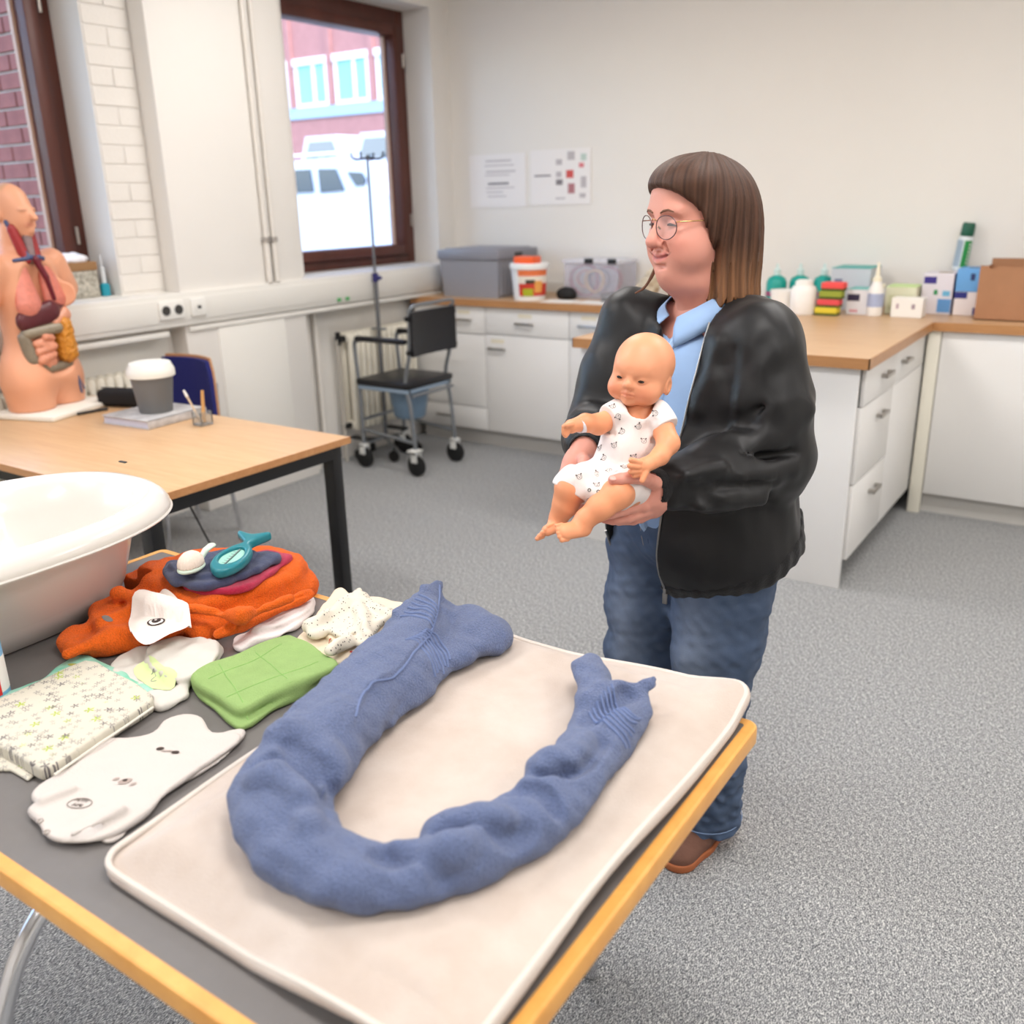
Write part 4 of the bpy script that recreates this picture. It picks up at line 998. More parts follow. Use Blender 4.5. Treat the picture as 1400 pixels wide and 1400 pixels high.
F_ = Field((-0.09, -0.06, -0.01), (0.09, 0.06, 0.1), 0.005); F_.ell((0, 0, 0.03), (0.07, 0.045, 0.045)); F_.box((0, 0, -0.05), (0.3, 0.3, 0.05), 0, 0, 's'); V_, Q_ = F_.mesh(1)
solid('black_pouch', V_, Q_, mat('black_pouch', (18, 18, 20), 0.7), label='small black pouch in front of the clear box', cat='pouch', M=np.array(Matrix.Translation((-2.985, 5.035, ZC+0.001))))
for k, (xx, yy, a, nm) in enumerate(((-2.95, 4.90, 6, 'white paper sheet on the worktop edge right of the bucket'), (-2.72, 4.92, -4, 'white paper sheet on the worktop in front of the clear box'))):
    obj('paper_sheet', MB().box((-0.105, -0.075, 0), (0.105, 0.075, 0.0025)).xform(Matrix.Translation((xx, yy, ZC+0.0006)) @ Matrix.Rotation(R3(a), 4, 'Z')), mat('white_paper', (238, 236, 232), 0.7), smooth=False, label=nm, cat='paper')
mx = root('hand_torch', 'small white and grey torch lying before the clear box', 'torch', (-2.62, 5.0, ZC))
obj('torch_head', MB().cyl((-2.60, 5.0, ZC+0.036), (-2.55, 5.02, ZC+0.036), 0.034, 0.034, 18), mat('white_torch', (226, 226, 226), 0.35), mx); obj('torch_body', MB().cyl((-2.70, 4.96, ZC+0.026), (-2.60, 5.0, ZC+0.034), 0.025, 0.03, 18), mat('grey_torch', (120, 120, 124), 0.4), mx)
F_ = Field((-0.12, -0.1, -0.01), (0.12, 0.1, 0.22), 0.006); F_.cone((-0.02, 0, 0.04), (0.02, 0, 0.13), 0.07, 0.05, 0.02)
w_ = waves(18, 8, 0.04, 0.09); F_.warp(lambda X, Y, Z: 0.008*w_(X, Y, Z)); F_.box((0, 0, -0.05), (0.3, 0.3, 0.05), 0, 0, 's'); V_, Q_ = F_.mesh(1)
solid('beige_bag', V_, Q_, mat('beige_bag', (206, 192, 168), 0.6, var=(30, 0.2)), label='crumpled beige bag right of the clear box', cat='bag', M=np.array(Matrix.Translation((-2.47, 5.13, ZC+0.001))))
# ---- paper sheets on the back wall
def sheet(name, x0, x1, z0, z1, label, lines):
    r = root(name, label, 'paper', ((x0+x1)/2, YB-0.004, z0))
    obj('sheet', MB().box((x0, YB-0.006, z0), (x1, YB-0.001, z1)), mat('wall_paper_sheet', (236, 232, 230), 0.5), r, smooth=False)
    for (a, b, c, d, col) in lines:
        obj('print_mark', MB().box((x0+a*(x1-x0), YB-0.0068, z0+c*(z1-z0)), (x0+b*(x1-x0), YB-0.006, z0+d*(z1-z0))), mat('print_%d_%d' % (col[0], col[1]), col, 0.7), r, smooth=False)
G1, G2, RD = (188, 182, 184), (128, 122, 126), (206, 84, 80)
sheet('notice_sheet', -3.955, -3.50, 1.50, 1.835, 'white notice with lines of text on the wall, left of two', [(0.3, 0.75, 0.86, 0.89, G1), (0.28, 0.8, 0.78, 0.80, G1), (0.3, 0.82, 0.66, 0.69, G1), (0.28, 0.72, 0.60, 0.62, G1), (0.33, 0.7, 0.43, 0.47, G2), (0.3, 0.8, 0.36, 0.38, G1), (0.3, 0.6, 0.28, 0.30, G1), (0.32, 0.65, 0.2, 0.22, G1)])
sheet('picture_chart', -3.46, -3.015, 1.51, 1.845, 'white chart with small coloured pictures on the wall, right of two', [(0.06, 0.34, 0.52, 0.55, G2), (0.43, 0.53, 0.72, 0.82, G1), (0.43, 0.52, 0.5, 0.6, G1), (0.43, 0.54, 0.36, 0.46, G2), (0.42, 0.58, 0.10, 0.13, G1), (0.62, 0.74, 0.8, 0.95, G1), (0.60, 0.72, 0.48, 0.62, RD), (0.63, 0.74, 0.2, 0.38, (176, 120, 124)), (0.81, 0.89, 0.66, 0.74, (214, 120, 126)), (0.84, 0.93, 0.3, 0.5, G1), (0.84, 0.93, 0.78, 0.9, (190, 206, 196)), (0.82, 0.92, 0.12, 0.2, G1)])

# ================================================================== THINGS ON THE WORKTOP, RIGHT
def bottle(name, x, y, prof, m, label, cap=None, group=None, mcap=None):
    r = root(name, label, 'bottle', (x, y, ZC), group)
    obj('bottle_body', MB().lathe(prof, (x, y, ZC+0.001), 28), m, r)
    if cap: obj('cap', MB().lathe(cap, (x, y, ZC+0.001), 20), mcap, r)
    return r
m_teal = mat('teal_soap_plastic', (16, 152, 140), 0.3, spec=0.5); m_clr = mat('clear_pump', (206, 226, 222), 0.3)
for k, (x, y, nm) in enumerate(((-1.70, 5.13, 'leftmost teal soap bottle behind the white tubs'), (-1.585, 5.17, 'middle teal soap bottle behind the white tubs'), (-1.465, 5.20, 'rightmost teal soap bottle behind the sponges'))):
    b_ = bottle('soap_bottle', x, y, [(0, 0), (0.052, 0), (0.055, 0.01), (0.055, 0.13), (0.045, 0.155), (0.018, 0.17), (0, 0.17)], m_teal, nm, [(0.017, 0.168), (0.019, 0.20), (0.008, 0.205), (0.007, 0.23), (0, 0.23)], 'teal soap bottles', m_clr)
    obj('print_band', MB().lathe([(0.0556, 0.06), (0.0556, 0.085)], (x, y, ZC+0.001), 28, False), mat('magenta_print', (150, 70, 110), 0.5), b_)
m_tub = mat('white_tub_plastic', (238, 234, 228), 0.4)
bottle('white_tub', -1.585, 4.90, [(0, 0), (0.06, 0), (0.062, 0.01), (0.062, 0.10), (0, 0.10)], m_tub, 'low white tub behind the round white jar, next to the woman', [(0.064, 0.095), (0.064, 0.115), (0, 0.118)], None, m_tub)
bottle('white_jar', -1.465, 4.86, [(0, 0), (0.062, 0), (0.066, 0.01), (0.066, 0.12), (0.055, 0.14), (0, 0.14)], m_tub, 'round white jar left of the sponge stack', [(0.045, 0.14), (0.043, 0.165), (0.03, 0.172), (0, 0.172)], None, m_tub)
sq = [((232, 84, 82), 'red top sponge'), ((150, 160, 60), 'olive green second sponge'), ((222, 80, 84), 'red third sponge'), ((222, 200, 60), 'yellow bottom sponge')]
for k, (col, nm) in enumerate(sq[::-1]):
    z0 = ZC+0.001+k*0.041; dx = 0.008*k
    r = root('sponge', nm+' of the stack on the worktop', 'sponge', (-1.345+dx, 4.87, z0), 'stacked kitchen sponges')
    obj('scourer', MB().box((-1.395+dx, 4.83, z0), (-1.285+dx, 4.91, z0+0.010), 0.002), mat('green_scourer', (74, 92, 40), 0.95), r)
    obj('foam', MB().box((-1.395+dx, 4.83, z0+0.010), (-1.285+dx, 4.91, z0+0.040), 0.004), mat('sponge_%d_%d' % col[:2], col, 0.9, bump=(300, 0.4)), r)
def carton(name, x0, x1, y0, y1, z0, z1, col, label, marks=(), rot=0, cat='box', topcol=None):
    r = root(name, label, cat, ((x0+x1)/2, (y0+y1)/2, z0))
    M_ = Matrix.Translation(((x0+x1)/2, (y0+y1)/2, 0)) @ Matrix.Rotation(R3(rot), 4, 'Z') @ Matrix.Translation((-(x0+x1)/2, -(y0+y1)/2, 0))
    obj('box_body', MB().box((x0, y0, z0), (x1, y1, z1), 0.0015, 1).xform(M_), mat('card_%d_%d_%d' % col, col, 0.5), r)
    if topcol: obj('box_top', MB().box((x0, y0, z1), (x1, y1, z1+0.003)).xform(M_), mat('card_%d_%d_%d' % topcol, topcol, 0.5), r, smooth=False)
    for (face, a, b, c, d, mc) in marks:
        if face == 'f': q = MB().box((x0+a*(x1-x0), y0-0.001, z0+c*(z1-z0)), (x0+b*(x1-x0), y0, z0+d*(z1-z0)))
        elif face == 't': q = MB().box((x0+a*(x1-x0), y0+c*(y1-y0), z1), (x0+b*(x1-x0), y0+d*(y1-y0), z1+0.001))
        elif face == 'r': q = MB().box((x1, y0+a*(y1-y0), z0+c*(z1-z0)), (x1+0.001, y0+b*(y1-y0), z0+d*(z1-z0)))
        obj('printed_patch', q.xform(M_), mat('patch_%d_%d_%d' % mc, mc, 0.5), r, smooth=False)
    return r
carton('grey_box', -1.40, -1.20, 5.10, 5.33, ZC+0.001, ZC+0.215, (196, 200, 206), 'pale grey box with a teal lid edge behind the sponges', [('f', 0.1, 0.3, 0.6, 0.75, (120, 124, 150)), ('t', 0.3, 0.7, 0.3, 0.6, (50, 52, 60))], 0, 'box', (70, 168, 160))
carton('small_white_box', -1.265, -1.15, 4.93, 5.08, ZC+0.001, ZC+0.125, (226, 226, 230), 'small white box with a dark label right of the sponges', [('f', 0.02, 0.55, 0.55, 0.82, (48, 44, 72)), ('f', 0.15, 0.5, 0.1, 0.2, (214, 150, 160))], 0, 'box', (120, 190, 184))
wb_ = root('squeeze_bottle', 'white squeeze bottle with a tall pointed nozzle', 'bottle', (-1.125, 4.93, ZC))
obj('bottle_body', MB().lathe([(0, 0), (0.036, 0), (0.038, 0.008), (0.036, 0.13), (0.024, 0.155), (0.020, 0.17)], (-1.125, 4.93, ZC+0.001), 24), m_tub, wb_)
obj('nozzle', MB().lathe([(0.021, 0.168), (0.021, 0.185), (0.013, 0.19), (0.004, 0.26), (0, 0.262)], (-1.125, 4.93, ZC+0.001), 16), mat('cream_nozzle', (240, 232, 208), 0.4), wb_)
obj('bottle_label', MB().lathe([(0.0385, 0.045), (0.0378, 0.11)], (-1.125, 4.93, ZC+0.001), 24, False), mat('blue_grey_label', (168, 178, 206), 0.5), wb_)
F_ = Field((-0.05, -0.05, -0.01), (0.05, 0.05, 0.2), 0.004); F_.cone((0, 0, 0.02), (0, 0, 0.10), 0.03, 0.026, 0.01); F_.cone((0, 0, 0.11), (-0.03, 0, 0.16), 0.014, 0.012, 0.01); F_.cone((0, 0, 0.11), (0.02, 0, 0.13), 0.014, 0.012, 0.01); F_.box((0, 0, -0.05), (0.3, 0.3, 0.05), 0, 0, 's'); V_, Q_ = F_.mesh(1)
solid('cream_spray_pump', V_, Q_, mat('cream_pump', (228, 218, 190), 0.45), label='cream pump bottle left of the squeeze bottle', cat='bottle', M=np.array(Matrix.Translation((-1.155, 5.12, ZC+0.001))))
carton('wipes_pack', -1.10, -0.955, 5.03, 5.2, ZC+0.001, ZC+0.135, (222, 220, 190), 'pale yellow pack with a green top right of the squeeze bottle', [('f', 0.1, 0.9, 0.15, 0.7, (206, 206, 168))], 0, 'pack', (196, 222, 150))
carton('white_carton', -1.04, -0.895, 4.90, 4.99, ZC+0.001, ZC+0.095, (238, 234, 226), 'low white carton with two small marks at the front', [('f', 0.16, 0.24, 0.45, 0.7, (176, 150, 160)), ('f', 0.66, 0.76, 0.45, 0.7, (150, 130, 140))], 0)
carton('glove_box', -0.945, -0.80, 5.10, 5.3, ZC+0.001, ZC+0.20, (222, 216, 222), 'white glove box with purple and blue print', [('f', 0.05, 0.45, 0.75, 0.92, (58, 46, 130)), ('f', 0.4, 0.52, 0.48, 0.6, (40, 140, 80)), ('f', 0.68, 0.92, 0.45, 0.58, (110, 180, 214)), ('f', 0.55, 0.98, 0.05, 0.38, (96, 150, 206)), ('r', 0, 1, 0, 1, (52, 56, 120)), ('t', 0.4, 0.85, 0.3, 0.6, (150, 130, 90))], 0)
carton('glove_box', -0.79, -0.675, 5.10, 5.28, ZC+0.001, ZC+0.115, (232, 224, 224), 'white glove box with dark blue print below the blue one', [('f', 0.0, 0.5, 0.72, 0.99, (40, 46, 126)), ('f', 0.78, 0.98, 0.03, 0.35, (46, 50, 120))], 0)
carton('glove_box', -0.79, -0.675, 5.10, 5.28, ZC+0.116, ZC+0.225, (106, 166, 222), 'light blue glove box stacked on a white one', [('f', 0.55, 0.72, 0.5, 0.8, (44, 60, 110)), ('t', 0.35, 0.75, 0.3, 0.65, (60, 90, 130))], 0)
# open brown carton at the right edge
cb2 = root('cardboard_carton', 'open brown cardboard carton at the right end of the worktop', 'carton', (-0.40, 5.10, ZC))
m_card = mat('brown_cardboard', (172, 124, 90), 0.8, var=(12, 0.08)); x0c, x1c, y0c, y1c = -0.67, -0.12, 4.95, 5.32
zt = ZC+0.235
obj('carton_wall', MB().box((x0c, y0c, ZC+0.001), (x1c, y0c+0.005, zt)), m_card, cb2, smooth=False)
obj('carton_wall', MB().box((x0c, y1c-0.005, ZC+0.001), (x1c, y1c, zt+0.03)), m_card, cb2, smooth=False)
obj('carton_wall', MB().box((x0c, y0c+0.005, ZC+0.001), (x0c+0.005, y1c-0.005, zt)), m_card, cb2, smooth=False)
obj('carton_wall', MB().box((x1c-0.005, y0c+0.005, ZC+0.001), (x1c, y1c-0.005, zt)), m_card, cb2, smooth=False)
obj('carton_bottom', MB().box((x0c, y0c, ZC+0.0005), (x1c, y1c, ZC+0.006)), m_card, cb2, smooth=False)
random.seed(2)
rag = MB(); nn = 30
for i in range(nn):
    a, b = x0c+(x1c-x0c)*i/nn, x0c+(x1c-x0c)*(i+1)/nn; hh = 0.004+0.014*random.random()
    rag.box((a, y0c+0.0005, zt-0.001), (b, y0c+0.0045, zt+hh))
obj('torn_edge', rag, m_card, cb2, smooth=False)
# spray can on the wall
px_, pz_ = -0.82, 1.155
sp = root('spray_can', 'white and green spray bottle with dark green cap mounted on the back wall', 'bottle', (px_, 5.34, pz_))
Ms = Matrix.Translation((px_, 5.335, pz_)) @ Matrix.Rotation(R3(5), 4, 'Y')
obj('can_body', MB().lathe([(0, 0), (0.034, 0), (0.036, 0.005), (0.036, 0.155), (0.026, 0.175), (0, 0.175)], n=28).xform(Ms), mat('pale_can', (214, 220, 222), 0.35), sp)
obj('cap', MB().lathe([(0, 0.17), (0.031, 0.17), (0.032, 0.175), (0.031, 0.225), (0.026, 0.235), (0, 0.235)], n=28).xform(Ms), mat('dark_green_cap', (12, 84, 62), 0.4), sp)
def wrap(a0, a1, z0, z1, r_):
    m = MB(); vs = []; n = 12
    for i in range(n+1):
        a = R3(a0+(a1-a0)*i/n); vs += [(r_*math.cos(a), r_*math.sin(a), z0), (r_*math.cos(a), r_*math.sin(a), z1)]
    return m.add(vs, [(2*i, 2*i+2, 2*i+3, 2*i+1) for i in range(n)])
obj('green_label', wrap(-85, -20, 0.02, 0.15, 0.0366).xform(Ms), mat('green_label', (40, 140, 70), 0.4), sp)
obj('grey_label', wrap(-175, -95, 0.02, 0.15, 0.0366).xform(Ms), mat('grey_label', (150, 166, 180), 0.4), sp)
obj('wall_clip', MB().box((px_-0.02, 5.368, pz_+0.05), (px_+0.03, 5.39, pz_+0.09), 0.003), m_tub, sp)
for k in range(6):
    obj('label_letter', wrap(-46, -34, 0.035+k*0.018, 0.046+k*0.018, 0.0370).xform(Ms), m_tub, sp)
# ================================================================== FRONT TABLE
TX0, TX1, TY0, TY1 = -1.945, -0.405, 0.435, 1.297
ft = root('demonstration_table', 'dark topped table with honey wood edging in the foreground', 'table', ((TX0+TX1)/2, (TY0+TY1)/2, 0))
def rrect(x0, x1, y0, y1, r, n=6):
    out = []
    for (cx, cy, a0) in ((x1-r, y1-r, 0), (x0+r, y1-r, 90), (x0+r, y0+r, 180), (x1-r, y0+r, 270)):
        for k in range(n+1):
            a = R3(a0+90*k/n); out.append((cx+r*math.cos(a), cy+r*math.sin(a)))
    return out
m_top = mat('charcoal_table_laminate', (112, 108, 106), 0.42, bump=(400, 0.08), var=(40, 0.05))
obj('tabletop', MB().prism(rrect(TX0+0.019, TX1-0.019, TY0+0.019, TY1-0.019, 0.008), TZ-0.028, TZ), m_top, ft, smooth=False)
o_ = rrect(TX0, TX1, TY0, TY1, 0.022); i_ = rrect(TX0+0.02, TX1-0.02, TY0+0.02, TY1-0.02, 0.006)
def inset(p, d):
    cx, cy = (TX0+TX1)/2, (TY0+TY1)/2
    return rrect(TX0+d, TX1-d, TY0+d, TY1-d, max(0.022-d, 0.004))
rings_ = [(i_, TZ-0.032), (inset(0, 0.004), TZ-0.032), (o_, TZ-0.028), (o_, TZ-0.005), (inset(0, 0.0015), TZ-0.0012), (inset(0, 0.005), TZ+0.0006), (i_, TZ+0.0006)]
eb = MB(); n = len(o_)
for rp, z in rings_: eb.v += [(p[0], p[1], z) for p in rp]
R_ = len(rings_)
for k in range(R_):
    for i in range(n):
        a, b = k*n+i, k*n+(i+1) % n; c, d = ((k+1) % R_)*n+(i+1) % n, ((k+1) % R_)*n+i
        eb.f.append((a, b, c, d))
obj('wood_edging', eb, m_edge, ft, angle=22)
for sx_, xx in ((1, TX0+0.12), (-1, TX1-0.12)):
    obj('under_rail', MB().box((xx-0.02, TY0+0.1, TZ-0.06), (xx+0.02, TY1-0.1, TZ-0.03), 0.003), m_steel, ft)
for (xx, s) in ((-1.16, -1), (-1.16, 1), (-0.62, -1), (-0.62, 1)):
    yc = (TY0+TY1)/2; y0_ = yc+s*0.24
    if xx > -1: xx = -0.75
    obj('leg', MB().tube(catmull([(xx, yc+s*0.16, TZ-0.045), (xx, yc+s*0.32, TZ-0.10), (xx+0.005, yc+s*0.42, TZ-0.18), (xx+0.012, yc+s*0.475, TZ-0.32), (xx+0.014, yc+s*0.48, 0.2), (xx+0.014, yc+s*0.47, 0.005)], 8), 0.0135, 12), m_chrome, ft, label='curved chrome tube leg')
obj('under_rail', MB().box((TX0+0.12, (TY0+TY1)/2-0.02, TZ-0.06), (TX1-0.12, (TY0+TY1)/2+0.02, TZ-0.03), 0.003), m_steel, ft)
T0 = TZ+0.001
def tpx(pts, z=T0): return [tuple(onz(x, y, z)[:2]) for x, y in pts]

def slab_fn(poly, z0, z1, r):
    pd = poly_sd(poly); zm, hz = (z0+z1)/2, (z1-z0)/2
    def fn(X, Y, Z):
        d2 = pd(X[:, :, 0], Y[:, :, 0])[:, :, None]; dz = np.abs(Z-zm)-hz
        q0, q1 = d2+r, dz+r
        return np.sqrt(np.maximum(q0, 0)**2+np.maximum(q1, 0)**2)+np.minimum(np.maximum(q0, q1), 0)-r
    p = np.array(poly); return fn, (p[:,0].min(), p[:,1].min(), z0), (p[:,0].max(), p[:,1].max(), z1)
def slab(F, poly, z0, z1, r=0.006, k=0.006, mode='u', curve=0):
    if curve: poly = [tuple(p[:2]) for p in catmull([(a, b, 0) for a, b in poly], curve, True)]
    fn, lo, hi = slab_fn(poly, z0, z1, min(r, (z1-z0)/2)); F.op(fn, lo, hi, k, mode); return F
def top_z(F, x, y):
    """height of the field's upper surface above (x, y)"""
    i = (x-F.lo[0])/F.h; j = (y-F.lo[1])/F.h
    i0 = int(np.clip(math.floor(i), 0, F.n[0]-2)); j0 = int(np.clip(math.floor(j), 0, F.n[1]-2)); a, b = i-i0, j-j0
    c = (F.F[i0, j0]*(1-a)*(1-b)+F.F[i0+1, j0]*a*(1-b)+F.F[i0, j0+1]*(1-a)*b+F.F[i0+1, j0+1]*a*b)
    w = np.where(c < 0)[0]
    if len(w) == 0: return None
    k = int(w[-1])
    if k+1 >= len(c): return float(F.ax[2][k])
    return float(F.ax[2][k]+F.h*c[k]/(c[k]-c[k+1]))
def top_zd(F, x, y, r):
    if r <= 0: return top_z(F, x, y)
    q = [top_z(F, x, y)]+[top_z(F, x+r*math.cos(t), y+r*math.sin(t)) for t in [k*math.pi/4 for k in range(8)]]; q = [v for v in q if v is not None]
    return max(q)*0.7+sum(q)/len(q)*0.3 if q else None
def decal(F, poly, off=0.0007, n=6, dil=0.0):
    """thin printed patch lying on the field's surface; poly is a small star-shaped outline in xy"""
    c = np.mean(np.array(poly), 0); m = len(poly); vs = []; fs = []
    zc = top_zd(F, c[0], c[1], dil)
    if zc is None: return None
    vs.append((c[0], c[1], zc+off))
    for k in range(1, n+1):
        for p in poly:
            x, y = c[0]+(p[0]-c[0])*k/n, c[1]+(p[1]-c[1])*k/n; z = top_zd(F, x, y, dil)
            z = zc if z is None else z
            vs.append((x, y, (max(z, zc-0.012) if dil > 0 else z)+off))
    for i in range(m): fs.append((0, 1+i, 1+(i+1) % m))
    for k in range(n-1):
        for i in range(m): fs.append((1+k*m+i, 1+(k+1)*m+i, 1+(k+1)*m+(i+1) % m, 1+k*m+(i+1) % m))
    a = sum(poly[i][0]*poly[(i+1) % m][1]-poly[(i+1) % m][0]*poly[i][1] for i in range(m))
    if a < 0: fs = [f[::-1] for f in fs]
    return MB().add(vs, fs)
def ring_poly(c, rx, ry, a=0, n=16):
    return [(c[0]+rx*math.cos(t)*math.cos(a)-ry*math.sin(t)*math.sin(a), c[1]+rx*math.cos(t)*math.sin(a)+ry*math.sin(t)*math.cos(a)) for t in [2*math.pi*i/n for i in range(n)]]
def thread(F, pts, r, off=0.0, n=6, sub=6):
    """a thin cord following the field's surface"""
    out = []
    for p in catmull([(a, b, 0) for a, b in pts], sub):
        z = top_z(F, p[0], p[1])
        if z is not None: out.append((p[0], p[1], z+off))
    return MB().tube(out, r, n) if len(out) > 2 else None
def thread_px(F, px, r, z, **k): return thread(F, tpx(px, z), r, **k)

m_terry_blue = mat('blue_terry_cloth', (104, 118, 156), 0.95, bump=(380, 1.0, 0.004), var=(300, 0.34), sheen=0.2)
m_border = mat('blue_woven_border', (104, 120, 160), 0.7, bump=(500, 0.3, 0.002))
# ---- beige changing pad
pad = root('changing_pad', 'soft beige changing pad under the rolled blue towel', 'pad', (-0.715, 0.92, T0))
PX0, PX1, PY0, PY1 = -0.995, -0.432, 0.505, 1.315
PF = Field((PX0-0.05, PY0-0.05, TZ-0.03), (PX1+0.05, PY1+0.05, TZ+0.09), 0.004)
corner = rrect(PX0, PX1, PY0, PY1, 0.03, 4)
fn_pd = poly_sd(corner)
def pad_fn(X, Y, Z):
    x2, y2 = X[:, :, 0], Y[:, :, 0]
    d = fn_pd(x2, y2)[:, :, None]
    e = smooth01(-d/0.075)                                   # 0 at the rim, 1 inside
    # the rim of the pad lifts and dips a little
    mid = 0.018+0.010*np.sin(X*11+1.2)*(1-e)+0.008*np.sin(Y*9+0.5)*(1-e)
    cu = smooth01((X-PX1+0.12)/0.12)*smooth01((Y-PY1+0.10)/0.10); mid = mid+0.022*cu*(1-0.2*e)
    cn = smooth01((PX0+0.10-X)/0.10)*smooth01((PY0+0.10-Y)/0.10); mid = mid-0.004*cn
    half = 0.007+0.0165*e**0.7
    zz = Z-T0-np.maximum(mid, half+0.0005)
    return np.maximum(d, 0)*0.8+np.where(d > 0, np.sqrt(d*d+zz*zz)-0.008-d*0.8, 0)+np.where(d <= 0, np.abs(zz)-half, 0)
PF.op(pad_fn, (PX0-0.01, PY0-0.01, TZ-0.01), (PX1+0.01, PY1+0.01, TZ+0.07))
w_ = waves(21, 6, 0.15, 0.4); PF.warp(lambda X, Y, Z: 0.0018*w_(X, Y, Z*0.2))
V_, Q_ = PF.mesh(1)
solid('pad_body', V_, Q_, mat('beige_fleece', (202, 189, 179), 0.9, bump=(350, 0.35, 0.002), var=(9, 0.10), col2=(190, 174, 162), sheen=0.2), pad)
pp = []
pr_c = rrect(PX0-0.001, PX1+0.001, PY0-0.001, PY1+0.001, 0.03, 6)
for i in range(len(pr_c)):
    a_, b_ = np.array(pr_c[i]), np.array(pr_c[(i+1) % len(pr_c)]); nseg = max(1, int(np.linalg.norm(b_-a_)/0.02))
    for k in range(nseg): pp.append(tuple(a_+(b_-a_)*k/nseg))
def padmid(x, y):
    cu = float(smooth01((x-PX1+0.12)/0.12)*smooth01((y-PY1+0.10)/0.10))
    return max(0.018+0.010*math.sin(x*11+1.2)+0.008*math.sin(y*9+0.5)+0.022*cu, 0.0075)
obj('piping', MB().tube([(x, y, T0+padmid(x, y)+0.006) for x, y in pp], 0.0045, 8, True), mat('pale_piping', (214, 205, 196), 0.8, bump=(400, 0.3)), pad, label='pale piped seam around the pad')

# ---- rolled blue towel in a U
tw = root('rolled_towel', 'blue terry towel rolled into a U on the changing pad', 'towel', (-0.75, 0.85, T0+0.04))
TF = Field((-1.16, 0.44, TZ+0.02), (-0.42, 1.40, TZ+0.19), 0.003)
Zp = TZ+0.045
cl = [((-1.025, 1.240), .034), ((-0.985, 1.16), .050), ((-0.935, 1.03), .055), ((-0.905, 0.92), .058), ((-0.882, 0.82), .060), ((-0.856, 0.735), .060), ((-0.830, 0.672), .058), ((-0.792, 0.640), .053), ((-0.732, 0.612), .046),
      ((-0.674, 0.612), .041), ((-0.616, 0.642), .039), ((-0.573, 0.700), .040), ((-0.547, 0.775), .041), ((-0.537, 0.86), .042), ((-0.541, 0.95), .042), ((-0.555, 1.04), .041), ((-0.566, 1.115), .038)]
cpts = catmull([(p[0], p[1], r) for p, r in cl], 5)
for i in range(len(cpts)-1):
    a, b = cpts[i], cpts[i+1]
    TF.cone((a[0], a[1], Zp+a[2]*0.66), (b[0], b[1], Zp+b[2]*0.66), a[2], b[2], 0.012, 'u', (np.array([0, 0, 1.0]), 0.68))
# second layer showing at the inner side of the left arm and its blunt end
for (a, ra, b, rb) in (((-0.885, 1.195, Zp+0.028), 0.050, (-0.90, 1.05, Zp+0.026), 0.038), ((-0.90, 1.05, Zp+0.026), 0.038, (-0.855, 0.90, Zp+0.022), 0.026),
                       ((-0.93, 1.22, Zp+0.03), 0.045, (-0.885, 1.195, Zp+0.028), 0.05)):
    TF.cone(a, b, ra, rb, 0.010, 'u', (np.array([0, 0, 1.0]), 0.58))
# pointed corners of the towel
def blade(a, b, ra, rb, n, f=0.3): TF.cone(a, b, ra, rb, 0.008, 'u', (np.array(n)/np.linalg.norm(n), f))
tipL = onz(605, 796, TZ+0.125)
blade((-0.985, 1.15, Zp+0.045), tipL, 0.042, 0.001, (0.6, 0.2, 0.75), 0.32)
tipR = onz(893, 927, TZ+0.100)
blade((-0.566, 1.09, Zp+0.036), tipR, 0.034, 0.001, (0.6, -0.1, 0.75), 0.42)
tip2 = onz(812, 912, TZ+0.075)
blade((-0.585, 1.08, Zp+0.035), (tip2[0]+0.01, tip2[1]-0.03, Zp+0.038), 0.036, 0.030, (0.3, 0.2, 0.9), 0.6)
blade((tip2[0]+0.012, tip2[1]-0.035, Zp+0.035), (tip2[0], tip2[1]-0.005, Zp+0.045), 0.024, 0.016, (0.3, 0.2, 0.9), 0.6)
# drag folds winding round the roll
def fold(pts, r, mode, k=0.012):
    q = catmull([(x, y, 0) for x, y in tpx(pts, TZ+0.10)], 5); zz = []
    for p in q:
        z = top_z(TF, p[0], p[1])
        if z is not None and z > Zp+0.03: zz.append((p[0], p[1], z-(0.003 if mode == 'u' else 0)))
    for i in range(len(zz)-1): TF.cone(zz[i], zz[i+1], r, r, k, mode)
for pts in ([(400, 1010), (430, 1030), (455, 1070), (450, 1095)], [(360, 1065), (395, 1062), (430, 1090), (435, 1120)], [(395, 1040), (415, 1060), (425, 1085)],
            [(520, 1170), (560, 1160), (600, 1175), (610, 1195)], [(605, 1130), (650, 1125), (690, 1140), (720, 1130)], [(740, 1060), (790, 1050), (820, 1010)], [(700, 1075), (735, 1085), (760, 1105)],
            [(800, 985), (835, 965), (860, 945)]):
    fold(pts, 0.0085, 's', 0.016)
for pts in ([(385, 1025), (415, 1020), (450, 1040), (470, 1070)], [(350, 1085), (385, 1085), (415, 1110), (425, 1140)], [(590, 1120), (640, 1112), (690, 1120)], [(735, 1045), (775, 1040), (805, 1010)], [(540, 1150), (590, 1160), (630, 1160)]):
    fold(pts, 0.0095, 'u', 0.02)
w1_ = waves(31, 12, 0.06, 0.16); w2_ = waves(32, 14, 0.02, 0.05)
TF.warp(lambda X, Y, Z: 0.0032*w1_(X, Y, Z)+0.0009*w2_(X, Y, Z))
# the free long edge lies as a step across the left arm
hemw = np.array(tpx([(603, 806), (598, 850), (583, 885), (545, 935), (505, 965), (488, 1000), (470, 1040)], TZ+0.10))[::-1]
def hem_step(X, Y, Z):
    xh = np.interp(Y, hemw[:, 1], hemw[:, 0]); return -0.0075*smooth01((xh-X)/0.006+0.5)*smooth01((Y-0.76)/0.08)*(1-smooth01((Y-1.17)/0.07))*smooth01((Z-Zp-0.02)/0.02)*smooth01((-0.80-X)/0.03)
TF.warp(hem_step)
